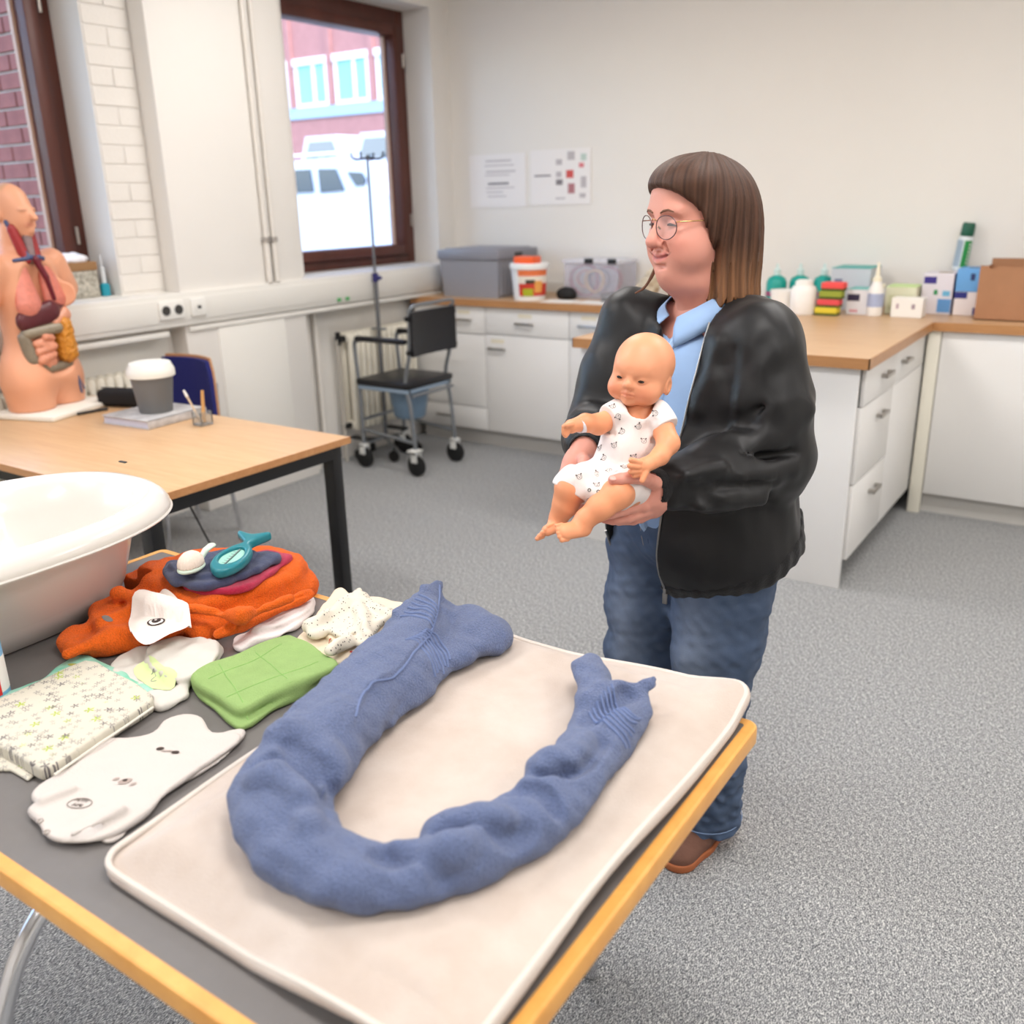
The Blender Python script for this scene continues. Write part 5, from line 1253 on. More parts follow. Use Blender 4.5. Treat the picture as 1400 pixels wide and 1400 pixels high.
# keep the roll resting on the pad
TF.op(lambda X, Y, Z: Z-(Zp-0.001)+0*X+0*Y, (-2, 0, TZ), (0, 2, Zp), 0.0, 's')
V_, Q_ = TF.mesh(0)
solid('towel_roll', V_, Q_, m_terry_blue, tw)
# free long hem crossing the left arm, and woven ribbed borders near both ends
hm = thread_px(TF, [(603, 806), (598, 850), (583, 885), (545, 935), (505, 965), (488, 1000)], 0.0022, TZ+0.10, off=0.0004)
if hm: obj('hem', hm, m_border, tw)
def ribs(rows, z, r=0.0022):
    for pts in rows:
        h_ = thread_px(TF, pts, r, z, off=0.0006, sub=5)
        if h_: obj('woven_rib', h_, m_border, tw)
ribs([[(583-k*4.5, 884+k*3.2), (597-k*4.5+2, 878+k*4), (612-k*3+1, 892+k*4.5), (615-k*2, 905+k*4)] for k in range(7)], TZ+0.09)
ribs([[(549+k*5, 859-k*5.0), (570+k*4, 862-k*4.6), (592+k*1.5, 868-k*5)] for k in range(6)], TZ+0.10)
ribs([[(806+k*5, 973-k*4.2), (825+k*4.6, 993-k*3.6), (843+k*4.2, 1004-k*4), (858+k*3, 1010-k*6)] for k in range(7)], TZ+0.095)

# ---- baby bath tub
tub = root('baby_bath_tub', 'white oval baby bath tub at the left edge of the table', 'tub', (-1.82, 0.80, T0))
m_tubw = mat('glossy_white_tub', (226, 220, 213), 0.22, coat=0.3)
def sup(cx, cy, hx, hy, e, n=72):
    out = []
    for i in range(n):
        t = 2*math.pi*i/n; c, s = math.cos(t), math.sin(t)
        out.append((cx+hx*abs(c)**(2/e)*(1 if c > 0 else -1), cy+hy*abs(s)**(2/e)*(1 if s > 0 else -1)))
    return out
prof = [(0.115, 0.255, 0.0), (0.125, 0.265, 0.004), (0.150, 0.29, 0.05), (0.200, 0.322, 0.185), (0.208, 0.330, 0.20), (0.262, 0.385, 0.196), (0.272, 0.397, 0.202), (0.271, 0.397, 0.214), (0.262, 0.388, 0.228), (0.250, 0.377, 0.2375),
        (0.236, 0.362, 0.240), (0.224, 0.348, 0.236), (0.212, 0.335, 0.222), (0.195, 0.315, 0.17), (0.155, 0.28, 0.06), (0.13, 0.25, 0.02), (0.10, 0.22, 0.012), (0.0, 0.0, 0.012)]
tm = MB(); nt_ = 72
for hx, hy, z in prof[:-1]:
    e = 2.6 if z < 0.19 else 2.45
    tm.v += [(p[0], p[1], T0+z) for p in sup(-1.825, 0.795, hx, hy, e, nt_)]
tm.v.append((-1.825, 0.795, T0+0.012)); L_ = len(prof)-1
for k in range(L_-1):
    for i in range(nt_): tm.f.append((k*nt_+i, k*nt_+(i+1) % nt_, (k+1)*nt_+(i+1) % nt_, (k+1)*nt_+i))
for i in range(nt_): tm.f.append(((L_-1)*nt_+i, (L_-1)*nt_+(i+1) % nt_, len(tm.v)-1))
tm.f.append(tuple(range(nt_))[::-1])
obj('tub_shell', tm, m_tubw, tub, angle=75)
rs = [(x, y, T0+0.2015) for x, y in sup(-1.825, 0.795, 0.273, 0.398, 2.45, nt_)]
obj('rim_lip', MB().tube(rs, 0.003, 6, True), m_tubw, tub)
hp = onz(168, 632, T0+0.238)
obj('overflow_slot', MB().box((hp[0]-0.012, hp[1]-0.004, T0+0.2375), (hp[0]+0.012, hp[1]+0.004, T0+0.2405), 0.001), m_dark, tub)

# ---- blue, red and white bottle at the left edge
bl_ = root('care_bottle', 'light blue bottle with red and white label at the left edge', 'bottle', (-1.555, 0.668, T0))
bx_, by_ = -1.560, 0.660
obj('bottle_body', MB().lathe([(0, 0), (0.032, 0), (0.034, 0.004), (0.034, 0.125), (0.026, 0.14), (0, 0.14)], (bx_, by_, T0), 32), mat('sky_blue_plastic', (120, 178, 216), 0.35), bl_)
obj('cap', MB().lathe([(0.025, 0.138), (0.0255, 0.165), (0.02, 0.17), (0, 0.17)], (bx_, by_, T0), 28), mat('blue_cap', (96, 160, 206), 0.35), bl_)
def wrap2(a0, a1, z0, z1, r_):
    m = MB(); vs = []; n = 16
    for i in range(n+1):
        a = R3(a0+(a1-a0)*i/n); vs += [(bx_+r_*math.cos(a), by_+r_*math.sin(a), T0+z0), (bx_+r_*math.cos(a), by_+r_*math.sin(a), T0+z1)]
    return m.add(vs, [(2*i, 2*i+2, 2*i+3, 2*i+1) for i in range(n)])
obj('white_label', wrap2(-120, 60, 0.022, 0.085, 0.0344), mat('label_white', (236, 232, 228), 0.5), bl_)
obj('red_label', wrap2(-110, 12, 0.018, 0.074, 0.0348), mat('label_red', (216, 44, 40), 0.45), bl_)
for k in range(5): obj('label_text', wrap2(-70, -2, 0.028+k*0.008, 0.031+k*0.008, 0.0351), MATS['label_white'], bl_)
obj('yellow_label', wrap2(-110, -30, 0.074, 0.079, 0.0350), mat('label_yellow', (226, 190, 70), 0.5), bl_)

# ---- orange hooded towel with a fish face
ot = root('orange_hooded_towel', 'folded orange hooded towel with a white face patch and eye', 'towel', (-1.5, 1.05, T0))
m_or = mat('orange_terry', (242, 104, 14), 0.95, bump=(400, 1.0, 0.004), var=(300, 0.25), sheen=0.04)
OF = Field((-1.78, 0.74, TZ-0.01), (-1.28, 1.44, TZ+0.14), 0.0035)
slab(OF, tpx([(150, 828), (205, 792), (300, 770), (400, 772), (430, 800), (425, 820), (300, 877), (262, 884), (240, 868), (190, 850)]), T0, T0+0.042, 0.018, 0.01, curve=4)
slab(OF, tpx([(185, 805), (225, 785), (300, 770), (385, 770), (420, 790), (400, 812), (330, 838), (262, 850), (215, 825)], TZ+0.03), T0+0.03, T0+0.075, 0.02, 0.012, curve=4)
slab(OF, tpx([(78, 895), (95, 876), (130, 868), (150, 842), (200, 828), (250, 850), (262, 872), (200, 892), (110, 905)]), T0, T0+0.032, 0.015, 0.012, curve=4)
slab(OF, tpx([(125, 862), (130, 838), (165, 815), (215, 812), (262, 838), (262, 865), (205, 885), (175, 882), (140, 880)], TZ+0.02), T0+0.02, T0+0.052, 0.015, 0.014, curve=4)
for a, b, r_, z_ in (((160, 806), (235, 822), 0.012, 0.085), ((235, 822), (330, 836), 0.010, 0.082), ((330, 836), (395, 812), 0.010, 0.080), ((90, 888), (190, 848), 0.010, 0.045), ((140, 842), (200, 822), 0.010, 0.062), ((300, 860), (425, 806), 0.011, 0.048)):
    pa, pb = onz(*a, TZ+z_), onz(*b, TZ+z_); OF.cone(pa-(0, 0, 0.010), pb-(0, 0, 0.010), r_, r_, 0.02)
for a, b, r_, z_ in (((258, 842), (350, 826), 0.004, 0.078), ((290, 868), (420, 812), 0.004, 0.046), ((135, 855), (200, 838), 0.004, 0.058), ((95, 890), (170, 868), 0.005, 0.036), ((345, 812), (350, 835), 0.003, 0.078)):
    pa, pb = onz(*a, TZ+z_), onz(*b, TZ+z_); OF.cone(pa, pb, r_, r_, 0.008, 's')
w_ = waves(41, 10, 0.05, 0.14); w2_ = waves(42, 10, 0.02, 0.04); OF.warp(lambda X, Y, Z: 0.003*w_(X, Y, Z)+0.0008*w2_(X, Y, Z))
OF.op(lambda X, Y, Z: Z-T0+0*X+0*Y, (-3, 0, TZ-0.05), (0, 2, T0), 0, 's')
OF.op(lambda X, Y, Z: np.maximum(X-(-1.694+0.42*(Z-T0)), Y-1.075), (-3, 0, TZ-0.05), (-1.60, 1.075, TZ+0.2), 0.004, 's')
V_, Q_ = OF.mesh(0); solid('towel_folds', V_, Q_, m_or, ot)
patch = [tuple(p[:2]) for p in catmull([(a, b, 0) for a, b in tpx([(176, 852), (184, 836), (205, 824), (224, 818), (240, 826), (258, 840), (259, 858), (232, 870), (205, 884), (190, 880), (180, 866)], TZ+0.055)], 4, True)]
d_ = decal(OF, patch, 0.0042, 14, 0.011)
face = obj('face_patch', d_, mat('white_fleece', (236, 224, 216), 0.9, bump=(300, 0.3)), ot, angle=180)
ec = tpx([(214, 853)], TZ+0.056)[0]
for nm, rx, ry, off, cc_ in (('eye_outline', 0.0165, 0.0145, 0.0043, (58, 44, 40)), ('eye_white', 0.0130, 0.0112, 0.0048, (240, 232, 226)), ('pupil', 0.0088, 0.0085, 0.0053, (52, 40, 38))):
    dx = 0.002 if nm == 'pupil' else 0
    obj(nm, decal(OF, ring_poly((ec[0]-dx, ec[1]+dx), rx, ry, 0.9, 20), off+0.0012, 3, 0.011), mat('eye_%d' % cc_[0], cc_, 0.6), face, angle=180)
obj('eye_glint', decal(OF, ring_poly((ec[0]-0.005, ec[1]+0.003), 0.0028, 0.0024, 0, 10), 0.0070, 2, 0.011), mat('eye_240', (240, 232, 226), 0.6), face, angle=180)
gs = tpx([(148, 852)], TZ+0.05)[0]
obj('grey_stitch_mark', decal(OF, ring_poly(gs, 0.010, 0.006, 0.6, 12), 0.001, 3), mat('grey_patch', (120, 112, 108), 0.9), ot, angle=180)

# ---- pink and blue wash cloths on the orange towel
def cloth(name, label, cat, layers, m, seed, amp=0.0022, h=0.003, floor=None, folds=(), wl=(0.04, 0.11), group=None, zpx=None, parent=None, cuts=()):
    pts = np.array([p for lay in layers for p in lay[0]]); z0 = min(l[1] for l in layers); z1 = max(l[2] for l in layers)
    F = Field((pts[:,0].min()-0.03, pts[:,1].min()-0.03, z0-0.012), (pts[:,0].max()+0.03, pts[:,1].max()+0.03, z1+0.04), h)
    for lay in layers: slab(F, lay[0], lay[1], lay[2], lay[3] if len(lay) > 3 else 0.004, 0.006, curve=lay[4] if len(lay) > 4 else 4)
    for (a, b, r_, md) in folds: F.cone(a, b, r_, r_, 0.008, md)
    w = waves(seed, 10, *wl); F.warp(lambda X, Y, Z: amp*w(X, Y, Z*0.3))
    if floor is not None: F.op(lambda X, Y, Z: Z-floor+0*X+0*Y, (-5, -5, z0-0.05), (5, 5, floor), 0, 's')
    V, Q = F.mesh(0)
    o = solid(name, V, Q, m, parent, label=label, cat=cat, group=group)
    return o, F
m_pink = mat('pink_terry', (214, 26, 82), 0.95, bump=(600, 1.0, 0.005), var=(150, 0.25), sheen=0.2)
cloth('pink_wash_cloth', 'hot pink wash cloth between blue cloth and orange towel', 'cloth', [(tpx([(252, 806), (300, 812), (345, 804), (392, 772), (398, 762), (372, 757), (340, 760), (270, 775)], TZ+0.078), TZ+0.074, TZ+0.088, 0.006)], m_pink, 51, 0.002)
m_wc = mat('dark_blue_terry', (74, 82, 116), 0.95, bump=(600, 0.9, 0.004), var=(150, 0.25), sheen=0.2)
wc, WF = cloth('blue_wash_cloth', 'small dark blue wash cloth under the brush and the fish thermometer', 'cloth', [(tpx([(224, 790), (228, 776), (262, 766), (310, 758), (378, 760), (376, 772), (330, 792), (280, 806), (240, 800)], TZ+0.092), TZ+0.086, TZ+0.104, 0.008), (tpx([(230, 778), (262, 768), (310, 760), (350, 760), (330, 780), (275, 795)], TZ+0.1), TZ+0.10, TZ+0.113, 0.006)], m_wc, 52, 0.0026, wl=(0.03, 0.07))

# ---- baby brush
bq = onz(262, 778, TZ+0.12)
bb = root('baby_brush', 'pale baby hair brush with soft bristles on the blue cloth', 'brush', (bq[0], bq[1], TZ+0.115))
hd = onz(284, 758, TZ+0.13); ax_ = np.array([hd[0]-bq[0], hd[1]-bq[1], 0]); ax_ /= np.linalg.norm(ax_); an = math.atan2(ax_[1], ax_[0])
Mb = Matrix.Translation((bq[0], bq[1], TZ+0.112)) @ Matrix.Rotation(an, 4, 'Z')
BF = Field((-0.05, -0.04, -0.01), (0.09, 0.04, 0.06), 0.002)
BF.ell((0, 0, 0.012), (0.034, 0.024, 0.009)); V_, Q_ = BF.mesh(1)
solid('brush_head', V_, Q_, mat('mint_plastic', (206, 222, 206), 0.35), bb, M=np.array(Mb))
BF = Field((-0.05, -0.04, -0.01), (0.10, 0.04, 0.06), 0.002); BF.cone((0.028, 0, 0.018), (0.055, 0, 0.030), 0.007, 0.006, 0.004); BF.cone((0.055, 0, 0.030), (0.072, 0, 0.032), 0.008, 0.010, 0.004, 'u', (np.array([0, 0, 1.0]), 0.5)); V_, Q_ = BF.mesh(1)
solid('brush_handle', V_, Q_, MATS['mint_plastic'], bb, M=np.array(Mb))
BF = Field((-0.05, -0.04, 0), (0.05, 0.04, 0.06), 0.002); BF.ell((0, 0, 0.020), (0.031, 0.023, 0.026)); BF.box((0, 0, 0.0), (0.1, 0.1, 0.016), 0, 0, 's')
BF.warp(lambda X, Y, Z: 0.0007*np.sin(np.arctan2(Y, X)*28)+0*Z); V_, Q_ = BF.mesh(0)
solid('bristles', V_, Q_, mat('cream_bristles', (232, 216, 202), 0.8, stretch=(1, 1, 0.1), bump=(500, 0.6)), bb, M=np.array(Mb))

# ---- fish shaped bath thermometer
wq = onz(318, 769, TZ+0.118); tq = onz(346, 744, TZ+0.125)
ft_ = root('bath_thermometer', 'teal fish shaped bath thermometer on the blue cloth', 'thermometer', (wq[0], wq[1], TZ+0.113))
dv_ = np.array([tq[0]-wq[0], tq[1]-wq[1]]); an = math.atan2(dv_[1], dv_[0]); sl = float(np.linalg.norm(dv_))/0.075
Mw = Matrix.Translation((wq[0], wq[1], TZ+0.1135)) @ Matrix.Rotation(an, 4, 'Z') @ Matrix.Rotation(R3(-6), 4, 'Y') @ Matrix.Scale(sl, 4)
WT_ = Field((-0.07, -0.05, -0.005), (0.12, 0.06, 0.03), 0.0018)
fish = catmull([(-0.055, -0.004, 0), (-0.035, 0.022, 0), (0, 0.031, 0), (0.035, 0.022, 0), (0.056, 0.008, 0), (0.072, 0.020, 0), (0.092, 0.038, 0), (0.100, 0.034, 0), (0.090, 0.006, 0), (0.102, -0.020, 0), (0.094, -0.026, 0), (0.070, -0.012, 0), (0.052, -0.009, 0), (0.034, -0.022, 0), (0, -0.030, 0), (-0.035, -0.024, 0)], 4, True)
slab(WT_, [tuple(p[:2]) for p in fish], 0, 0.018, 0.006)
win = [tuple(p[:2]) for p in catmull([(-0.030, 0, 0), (-0.018, 0.016, 0), (0.004, 0.021, 0), (0.026, 0.012, 0), (0.034, 0, 0), (0.026, -0.012, 0), (0.004, -0.020, 0), (-0.018, -0.016, 0)], 4, True)]
slab(WT_, win, 0.010, 0.03, 0.002, 0.002, 'u' if False else 's'); V_, Q_ = WT_.mesh(1)
solid('thermometer_body', V_, Q_, mat('teal_plastic', (32, 122, 134), 0.32), ft_, M=np.array(Mw))
wm = MB().prism([(x*0.97, y*0.97) for x, y in win], 0.009, 0.0125).xform(Mw); obj('scale_window', wm, mat('pale_green_scale', (160, 212, 196), 0.25), ft_)
obj('fluid_tube', MB().cyl((-0.028, 0, 0.0135), (0.030, 0, 0.0135), 0.0016, n=8).xform(Mw), mat('tube_grey', (96, 116, 112), 0.3), ft_)
for k in range(6): obj('scale_tick', MB().box((-0.018+k*0.008, 0.003, 0.0125), (-0.017+k*0.008, 0.009, 0.0129)).xform(Mw), MATS['tube_grey'], ft_, smooth=False)

# ---- white baby socks, green muslin, nappy
m_sockc = mat('white_knit', (226, 218, 216), 0.9, bump=(260, 0.4, 0.002))
cloth('white_tights', 'pair of small white baby tights beside the orange towel', 'tights', [(tpx([(315, 886), (325, 874), (346, 868), (362, 848), (392, 838), (408, 822), (424, 818), (431, 826), (428, 842), (405, 862), (378, 876), (350, 882), (332, 893)]), T0, T0+0.012, 0.005), (tpx([(345, 868), (362, 846), (392, 836), (412, 818), (428, 822), (424, 838), (392, 858)], TZ+0.01), T0+0.010, T0+0.022, 0.006)], m_sockc, 61, 0.0022, floor=T0)
m_green = mat('green_muslin', (146, 176, 108), 0.9, bump=(420, 0.5, 0.002), var=(40, 0.10))
gm, GF = cloth('green_muslin_cloth', 'folded green muslin cloth beside the changing pad', 'cloth', [(tpx([(262, 940), (268, 928), (330, 900), (390, 880), (412, 884), (440, 898), (466, 920), (440, 938), (380, 972), (332, 1002), (305, 985), (272, 958)]), T0, T0+0.012, 0.005, 3), (tpx([(264, 938), (270, 924), (330, 896), (390, 874), (410, 880), (440, 896), (464, 915), (430, 932), (370, 958), (330, 978), (300, 962)], TZ+0.02), T0+0.010, T0+0.032, 0.009, 3)], m_green, 62, 0.0026, floor=T0, wl=(0.05, 0.14))
for a, b in (((300, 912), (345, 985)), ((350, 893), (410, 950)), ((285, 930), (385, 885)), ((310, 955), (435, 905))):
    t_ = thread_px(GF, [a, ((a[0]+b[0])/2+2, (a[1]+b[1])/2), b], 0.0008, TZ+0.03, off=0.0002)
    if t_: obj('seam', t_, mat('pale_green_thread', (140, 184, 104), 0.9), gm)
m_nap = mat('nappy_white', (208, 203, 195), 0.8, bump=(180, 0.3, 0.002))
nap, NF = cloth('nappy', 'white disposable nappy with a pale green front band', 'nappy', [(tpx([(150, 918), (170, 898), (205, 890), (232, 876), (265, 878), (294, 882), (303, 898), (290, 918), (262, 940), (256, 958), (222, 974), (205, 968), (200, 952), (165, 930)]), T0, T0+0.012, 0.005), (tpx([(200, 892), (232, 876), (266, 876), (296, 884), (300, 900), (275, 925), (240, 935), (205, 915)], TZ+0.015), T0+0.010, T0+0.026, 0.008)], m_nap, 63, 0.0028, floor=T0, wl=(0.03, 0.08))
d_ = decal(NF, [tuple(p[:2]) for p in catmull([(a, b, 0) for a, b in tpx([(182, 912), (205, 902), (225, 915), (243, 924), (232, 938), (206, 934), (192, 926)], TZ+0.02)], 3, True)], 0.001, 5)
if d_: obj('green_band', d_, mat('pale_lime_print', (206, 222, 160), 0.8), nap, angle=180)
t_ = thread(NF, [tuple(p) for p in tpx([(206, 918), (210, 916), (212, 919), (207, 923), (206, 926), (213, 925)], TZ+0.02)], 0.0008, off=0.0012)
if t_: obj('size_mark', t_, mat('grey_print', (150, 150, 146), 0.8), nap)

# ---- wet wipes bag, patterned changing liners
m_teal2 = mat('mint_foil', (120, 196, 168), 0.35, var=(30, 0.35), col2=(170, 214, 196))
wb2, WB = cloth('wet_wipes_pack', 'mint green wet wipes pack under the dandelion print liner', 'pack', [(tpx([(-40, 985), (0, 958), (55, 938), (85, 915), (112, 899), (140, 910), (175, 928), (215, 952), (150, 985), (60, 1030)]), T0, T0+0.014, 0.006, 0)], m_teal2, 64, 0.0014, floor=T0, wl=(0.04, 0.1))
for (px, col) in (((100, 910), (170, 170, 80)), ((92, 918), (206, 110, 140)), ((72, 926), (60, 150, 110)), ((142, 917), (90, 130, 190)), ((30, 950), (90, 180, 150))):
    c = tpx([px], TZ+0.014)[0]; d_ = decal(WB, ring_poly(c, 0.010, 0.005, 0.5, 10), 0.0008, 3)
    if d_: obj('printed_spot', d_, mat('wipe_print_%d' % col[0], col, 0.4), wb2, angle=180)
def dandelion_mat():
    m = bpy.data.materials.new('dandelion_print'); m.use_nodes = True; nt = m.node_tree; b = nt.nodes['Principled BSDF']; b.inputs['Roughness'].default_value = 0.7
    tc = nt.nodes.new('ShaderNodeTexCoord'); base = lin((208, 202, 186)); prev = None
    def layer(scale, th, col, prev, seed, stretch):
        mp = nt.nodes.new('ShaderNodeMapping'); mp.inputs['Location'].default_value = (seed, seed*0.7, 0); mp.inputs['Scale'].default_value = (1, 1, 0.0); nt.links.new(tc.outputs['Object'], mp.inputs[0])
        vo = nt.nodes.new('ShaderNodeTexVoronoi'); vo.inputs['Scale'].default_value = scale; vo.inputs['Randomness'].default_value = 0.8; nt.links.new(mp.outputs[0], vo.inputs['Vector'])
        # star of thin rays around each cell's centre
        sub = nt.nodes.new('ShaderNodeVectorMath'); sub.operation = 'SUBTRACT'; nt.links.new(mp.outputs[0], sub.inputs[0]); nt.links.new(vo.outputs['Position'], sub.inputs[1])
        sp = nt.nodes.new('ShaderNodeSeparateXYZ'); nt.links.new(sub.outputs[0], sp.inputs[0])
        at = nt.nodes.new('ShaderNodeMath'); at.operation = 'ARCTAN2'; nt.links.new(sp.outputs[1], at.inputs[0]); nt.links.new(sp.outputs[0], at.inputs[1])
        mu = nt.nodes.new('ShaderNodeMath'); mu.operation = 'MULTIPLY'; mu.inputs[1].default_value = 5; nt.links.new(at.outputs[0], mu.inputs[0])
        si = nt.nodes.new('ShaderNodeMath'); si.operation = 'SINE'; nt.links.new(mu.outputs[0], si.inputs[0])
        md = nt.nodes.new('ShaderNodeMath'); md.operation = 'MULTIPLY_ADD'; md.inputs[1].default_value = th*0.8; md.inputs[2].default_value = th; nt.links.new(si.outputs[0], md.inputs[0])
        lt = nt.nodes.new('ShaderNodeMath'); lt.operation = 'LESS_THAN'; nt.links.new(vo.outputs['Distance'], lt.inputs[0]); nt.links.new(md.outputs[0], lt.inputs[1])
        mx = nt.nodes.new('ShaderNodeMix'); mx.data_type = 'RGBA'; nt.links.new(lt.outputs[0], mx.inputs['Factor'])
        if prev is None: mx.inputs[6].default_value = base
        else: nt.links.new(prev, mx.inputs[6])
        mx.inputs[7].default_value = lin(col); return mx.outputs[2]
    p = layer(66, 0.24, (150, 144, 138), None, 0.3, None); p = layer(30, 0.15, (164, 184, 48), p, 2.1, None); p = layer(48, 0.20, (110, 104, 104), p, 5.2, None)
    nt.links.new(p, b.inputs['Base Color']); return m
m_dan = dandelion_mat()
cloth('changing_liner', 'loose folded liner sheet sticking out below the dandelion print liner', 'liner', [(tpx([(-60, 1000), (20, 1030), (62, 1052), (38, 1071), (15, 1056), (0, 1056), (-40, 1040)]), T0, T0+0.006, 0.003, 0)], m_dan, 66, 0.001, floor=T0)
dl, DF = cloth('dandelion_liner', 'folded changing liner printed with dandelions', 'liner', [(tpx([(-60, 1000), (-20, 975), (60, 935), (118, 911), (135, 913), (175, 935), (212, 957), (210, 966), (140, 1012), (75, 1056), (56, 1061), (15, 1035), (-40, 1015)], TZ+0.014), T0+0.0, T0+0.027, 0.007, 0)], m_dan, 65, 0.0012, floor=T0)
for k in range(3):
    t_ = [onz(*p, TZ+0.006+k*0.007) for p in ((210, 966+k*0), (175, 990), (140, 1013), (75, 1058))]
    obj('fold_edge', MB().tube([(p[0]+0.002, p[1]-0.002, p[2]) for p in t_], 0.0022, 6), mat('liner_edge_white', (222, 216, 204), 0.8), dl)

# ---- white bodysuits
m_cot = mat('white_cotton', (204, 196, 190), 0.9, bump=(300, 0.3, 0.0015))
bs2, B2 = cloth('spare_bodysuit', 'white bodysuit mostly hidden under the printed one', 'bodysuit', [(tpx([(60, 1110), (150, 1060), (300, 1010), (335, 1005), (300, 1045), (215, 1095), (186, 1128), (165, 1150), (142, 1155), (120, 1140)]), T0, T0+0.007, 0.003)], m_cot, 71, 0.0018, floor=T0)
bs, BSF = cloth('printed_bodysuit', 'white baby bodysuit with a printed face and round stamp', 'bodysuit', [(tpx([(40, 1108), (52, 1098), (44, 1088), (62, 1068), (105, 1045), (128, 1018), (152, 1008), (186, 1008), (208, 1002), (225, 985), (252, 977), (275, 984), (290, 1003), (318, 1002), (330, 1008), (318, 1022), (275, 1050), (230, 1082), (205, 1108), (165, 1135), (120, 1150), (85, 1150), (60, 1140), (52, 1122)], TZ+0.012), T0+0.004, T0+0.014, 0.004, 3)], m_cot, 72, 0.0020, floor=T0, wl=(0.05, 0.12),
    folds=[(onz(60, 1095, TZ+0.020), onz(100, 1078, TZ+0.020), 0.005, 'u'), (onz(100, 1140, TZ+0.022), onz(165, 1108, TZ+0.022), 0.006, 'u'), (onz(85, 1126, TZ+0.020), onz(140, 1100, TZ+0.020), 0.002, 's'), (onz(110, 1130, TZ+0.022), onz(240, 1060, TZ+0.022), 0.003, 's'), (onz(215, 1010, TZ+0.02), onz(260, 1030, TZ+0.02), 0.002, 's')])
def dot(F, o, px, rx, ry, a, m, z=TZ+0.022, nm='print_dot'):
    d = decal(F, ring_poly(tpx([px], z)[0], rx, ry, a, 12), 0.0011, 3, 0.003)
    if d: obj(nm, d, m, o, angle=180)
m_pr = mat('dark_brown_print', (66, 54, 50), 0.9); m_prg = mat('taupe_print', (168, 152, 144), 0.9); m_prk = mat('grey_stamp', (128, 118, 112), 0.9)
dot(BSF, bs, (218, 1017), 0.0062, 0.005, 0.5, m_pr); dot(BSF, bs, (239, 1023), 0.0062, 0.005, 0.5, m_pr); dot(BSF, bs, (228, 1021), 0.010, 0.0022, 0.55, m_prg)
dot(BSF, bs, (158, 1060), 0.005, 0.003, 1.1, m_prg); dot(BSF, bs, (170, 1063), 0.010, 0.0065, 1.0, m_prg); dot(BSF, bs, (181, 1067), 0.005, 0.003, 1.1, m_prg)
d_ = decal(BSF, ring_poly(tpx([(170, 1062)], TZ+0.022)[0], 0.0035, 0.003, 1.0, 10), 0.0018, 3, 0.003); obj('print_dot', d_, m_pr, bs, angle=180)
sc_ = tpx([(108, 1094)], TZ+0.022)[0]
t_ = thread(BSF, ring_poly(sc_, 0.017, 0.012, 0.5, 14)+ring_poly(sc_, 0.017, 0.012, 0.5, 14)[:1], 0.0006, off=0.0008)
if t_: obj('stamp_ring', t_, m_prk, bs)
def letters(F, o, txt, px, size, ang, m):
    q = text_mb(txt, size); c = tpx([px], TZ+0.022)[0]; M_ = Matrix.Rotation(ang, 3, 'Z')
    out = []
    for v in q.v:
        w = M_ @ Vector((v[0], v[1], 0)); z = top_zd(F, c[0]+w.x, c[1]+w.y, 0.002); out.append((c[0]+w.x, c[1]+w.y, (z if z else TZ+0.02)+0.0012+v[2]))
    q.v = out; obj('stamp_lettering', q, m, o, smooth=False)
letters(BSF, bs, 'PETIT', (111, 1090), 0.0085, 0.55-0.15, m_prk); letters(BSF, bs, 'AMI', (105, 1097), 0.009, 0.4, m_prk)
for px in ((54, 1120), (63, 1135), (82, 1146), (73, 1143)):
    c = onz(*px, TZ+0.018); z_ = top_z(BSF, c[0], c[1])
    if z_: obj('press_stud', MB().tube([(c[0]+0.0042*math.cos(t), c[1]+0.0042*math.sin(t), z_+0.001) for t in [k*math.pi/6 for k in range(12)]], 0.0011, 6, True), mat('stud_metal', (186, 176, 168), 0.35, 0.7), bs)

# ---- cream romper with a dotted bib
m_cream = mat('cream_cotton', (230, 214, 190), 0.9, bump=(300, 0.3, 0.0015))
cg, CF = cloth('cream_romper', 'cream baby romper with small red prints under the dotted bib', 'romper', [(tpx([(405, 892), (420, 865), (440, 838), (458, 815), (470, 810), (482, 820), (520, 826), (548, 830), (558, 842), (548, 858), (510, 880), (490, 895), (466, 916), (440, 905)]), T0, T0+0.016, 0.006, 3), (tpx([(430, 855), (455, 825), (520, 828), (550, 840), (520, 868), (470, 890)], TZ+0.015), T0+0.012, T0+0.028, 0.008, 3)], m_cream, 81, 0.0026, floor=T0)
m_red = mat('red_print', (190, 60, 40), 0.9)
for px, r_ in (((474, 910), 0.006), ((482, 891), 0.005), ((488, 894), 0.003), ((546, 848), 0.0035), ((540, 853), 0.004), ((451, 876), 0.003), ((468, 913), 0.004)):
    dot(CF, cg, px, r_, r_*0.6, 0.6, m_red if px[0] != 546 else mat('ochre_print', (190, 150, 60), 0.9), TZ+0.022)
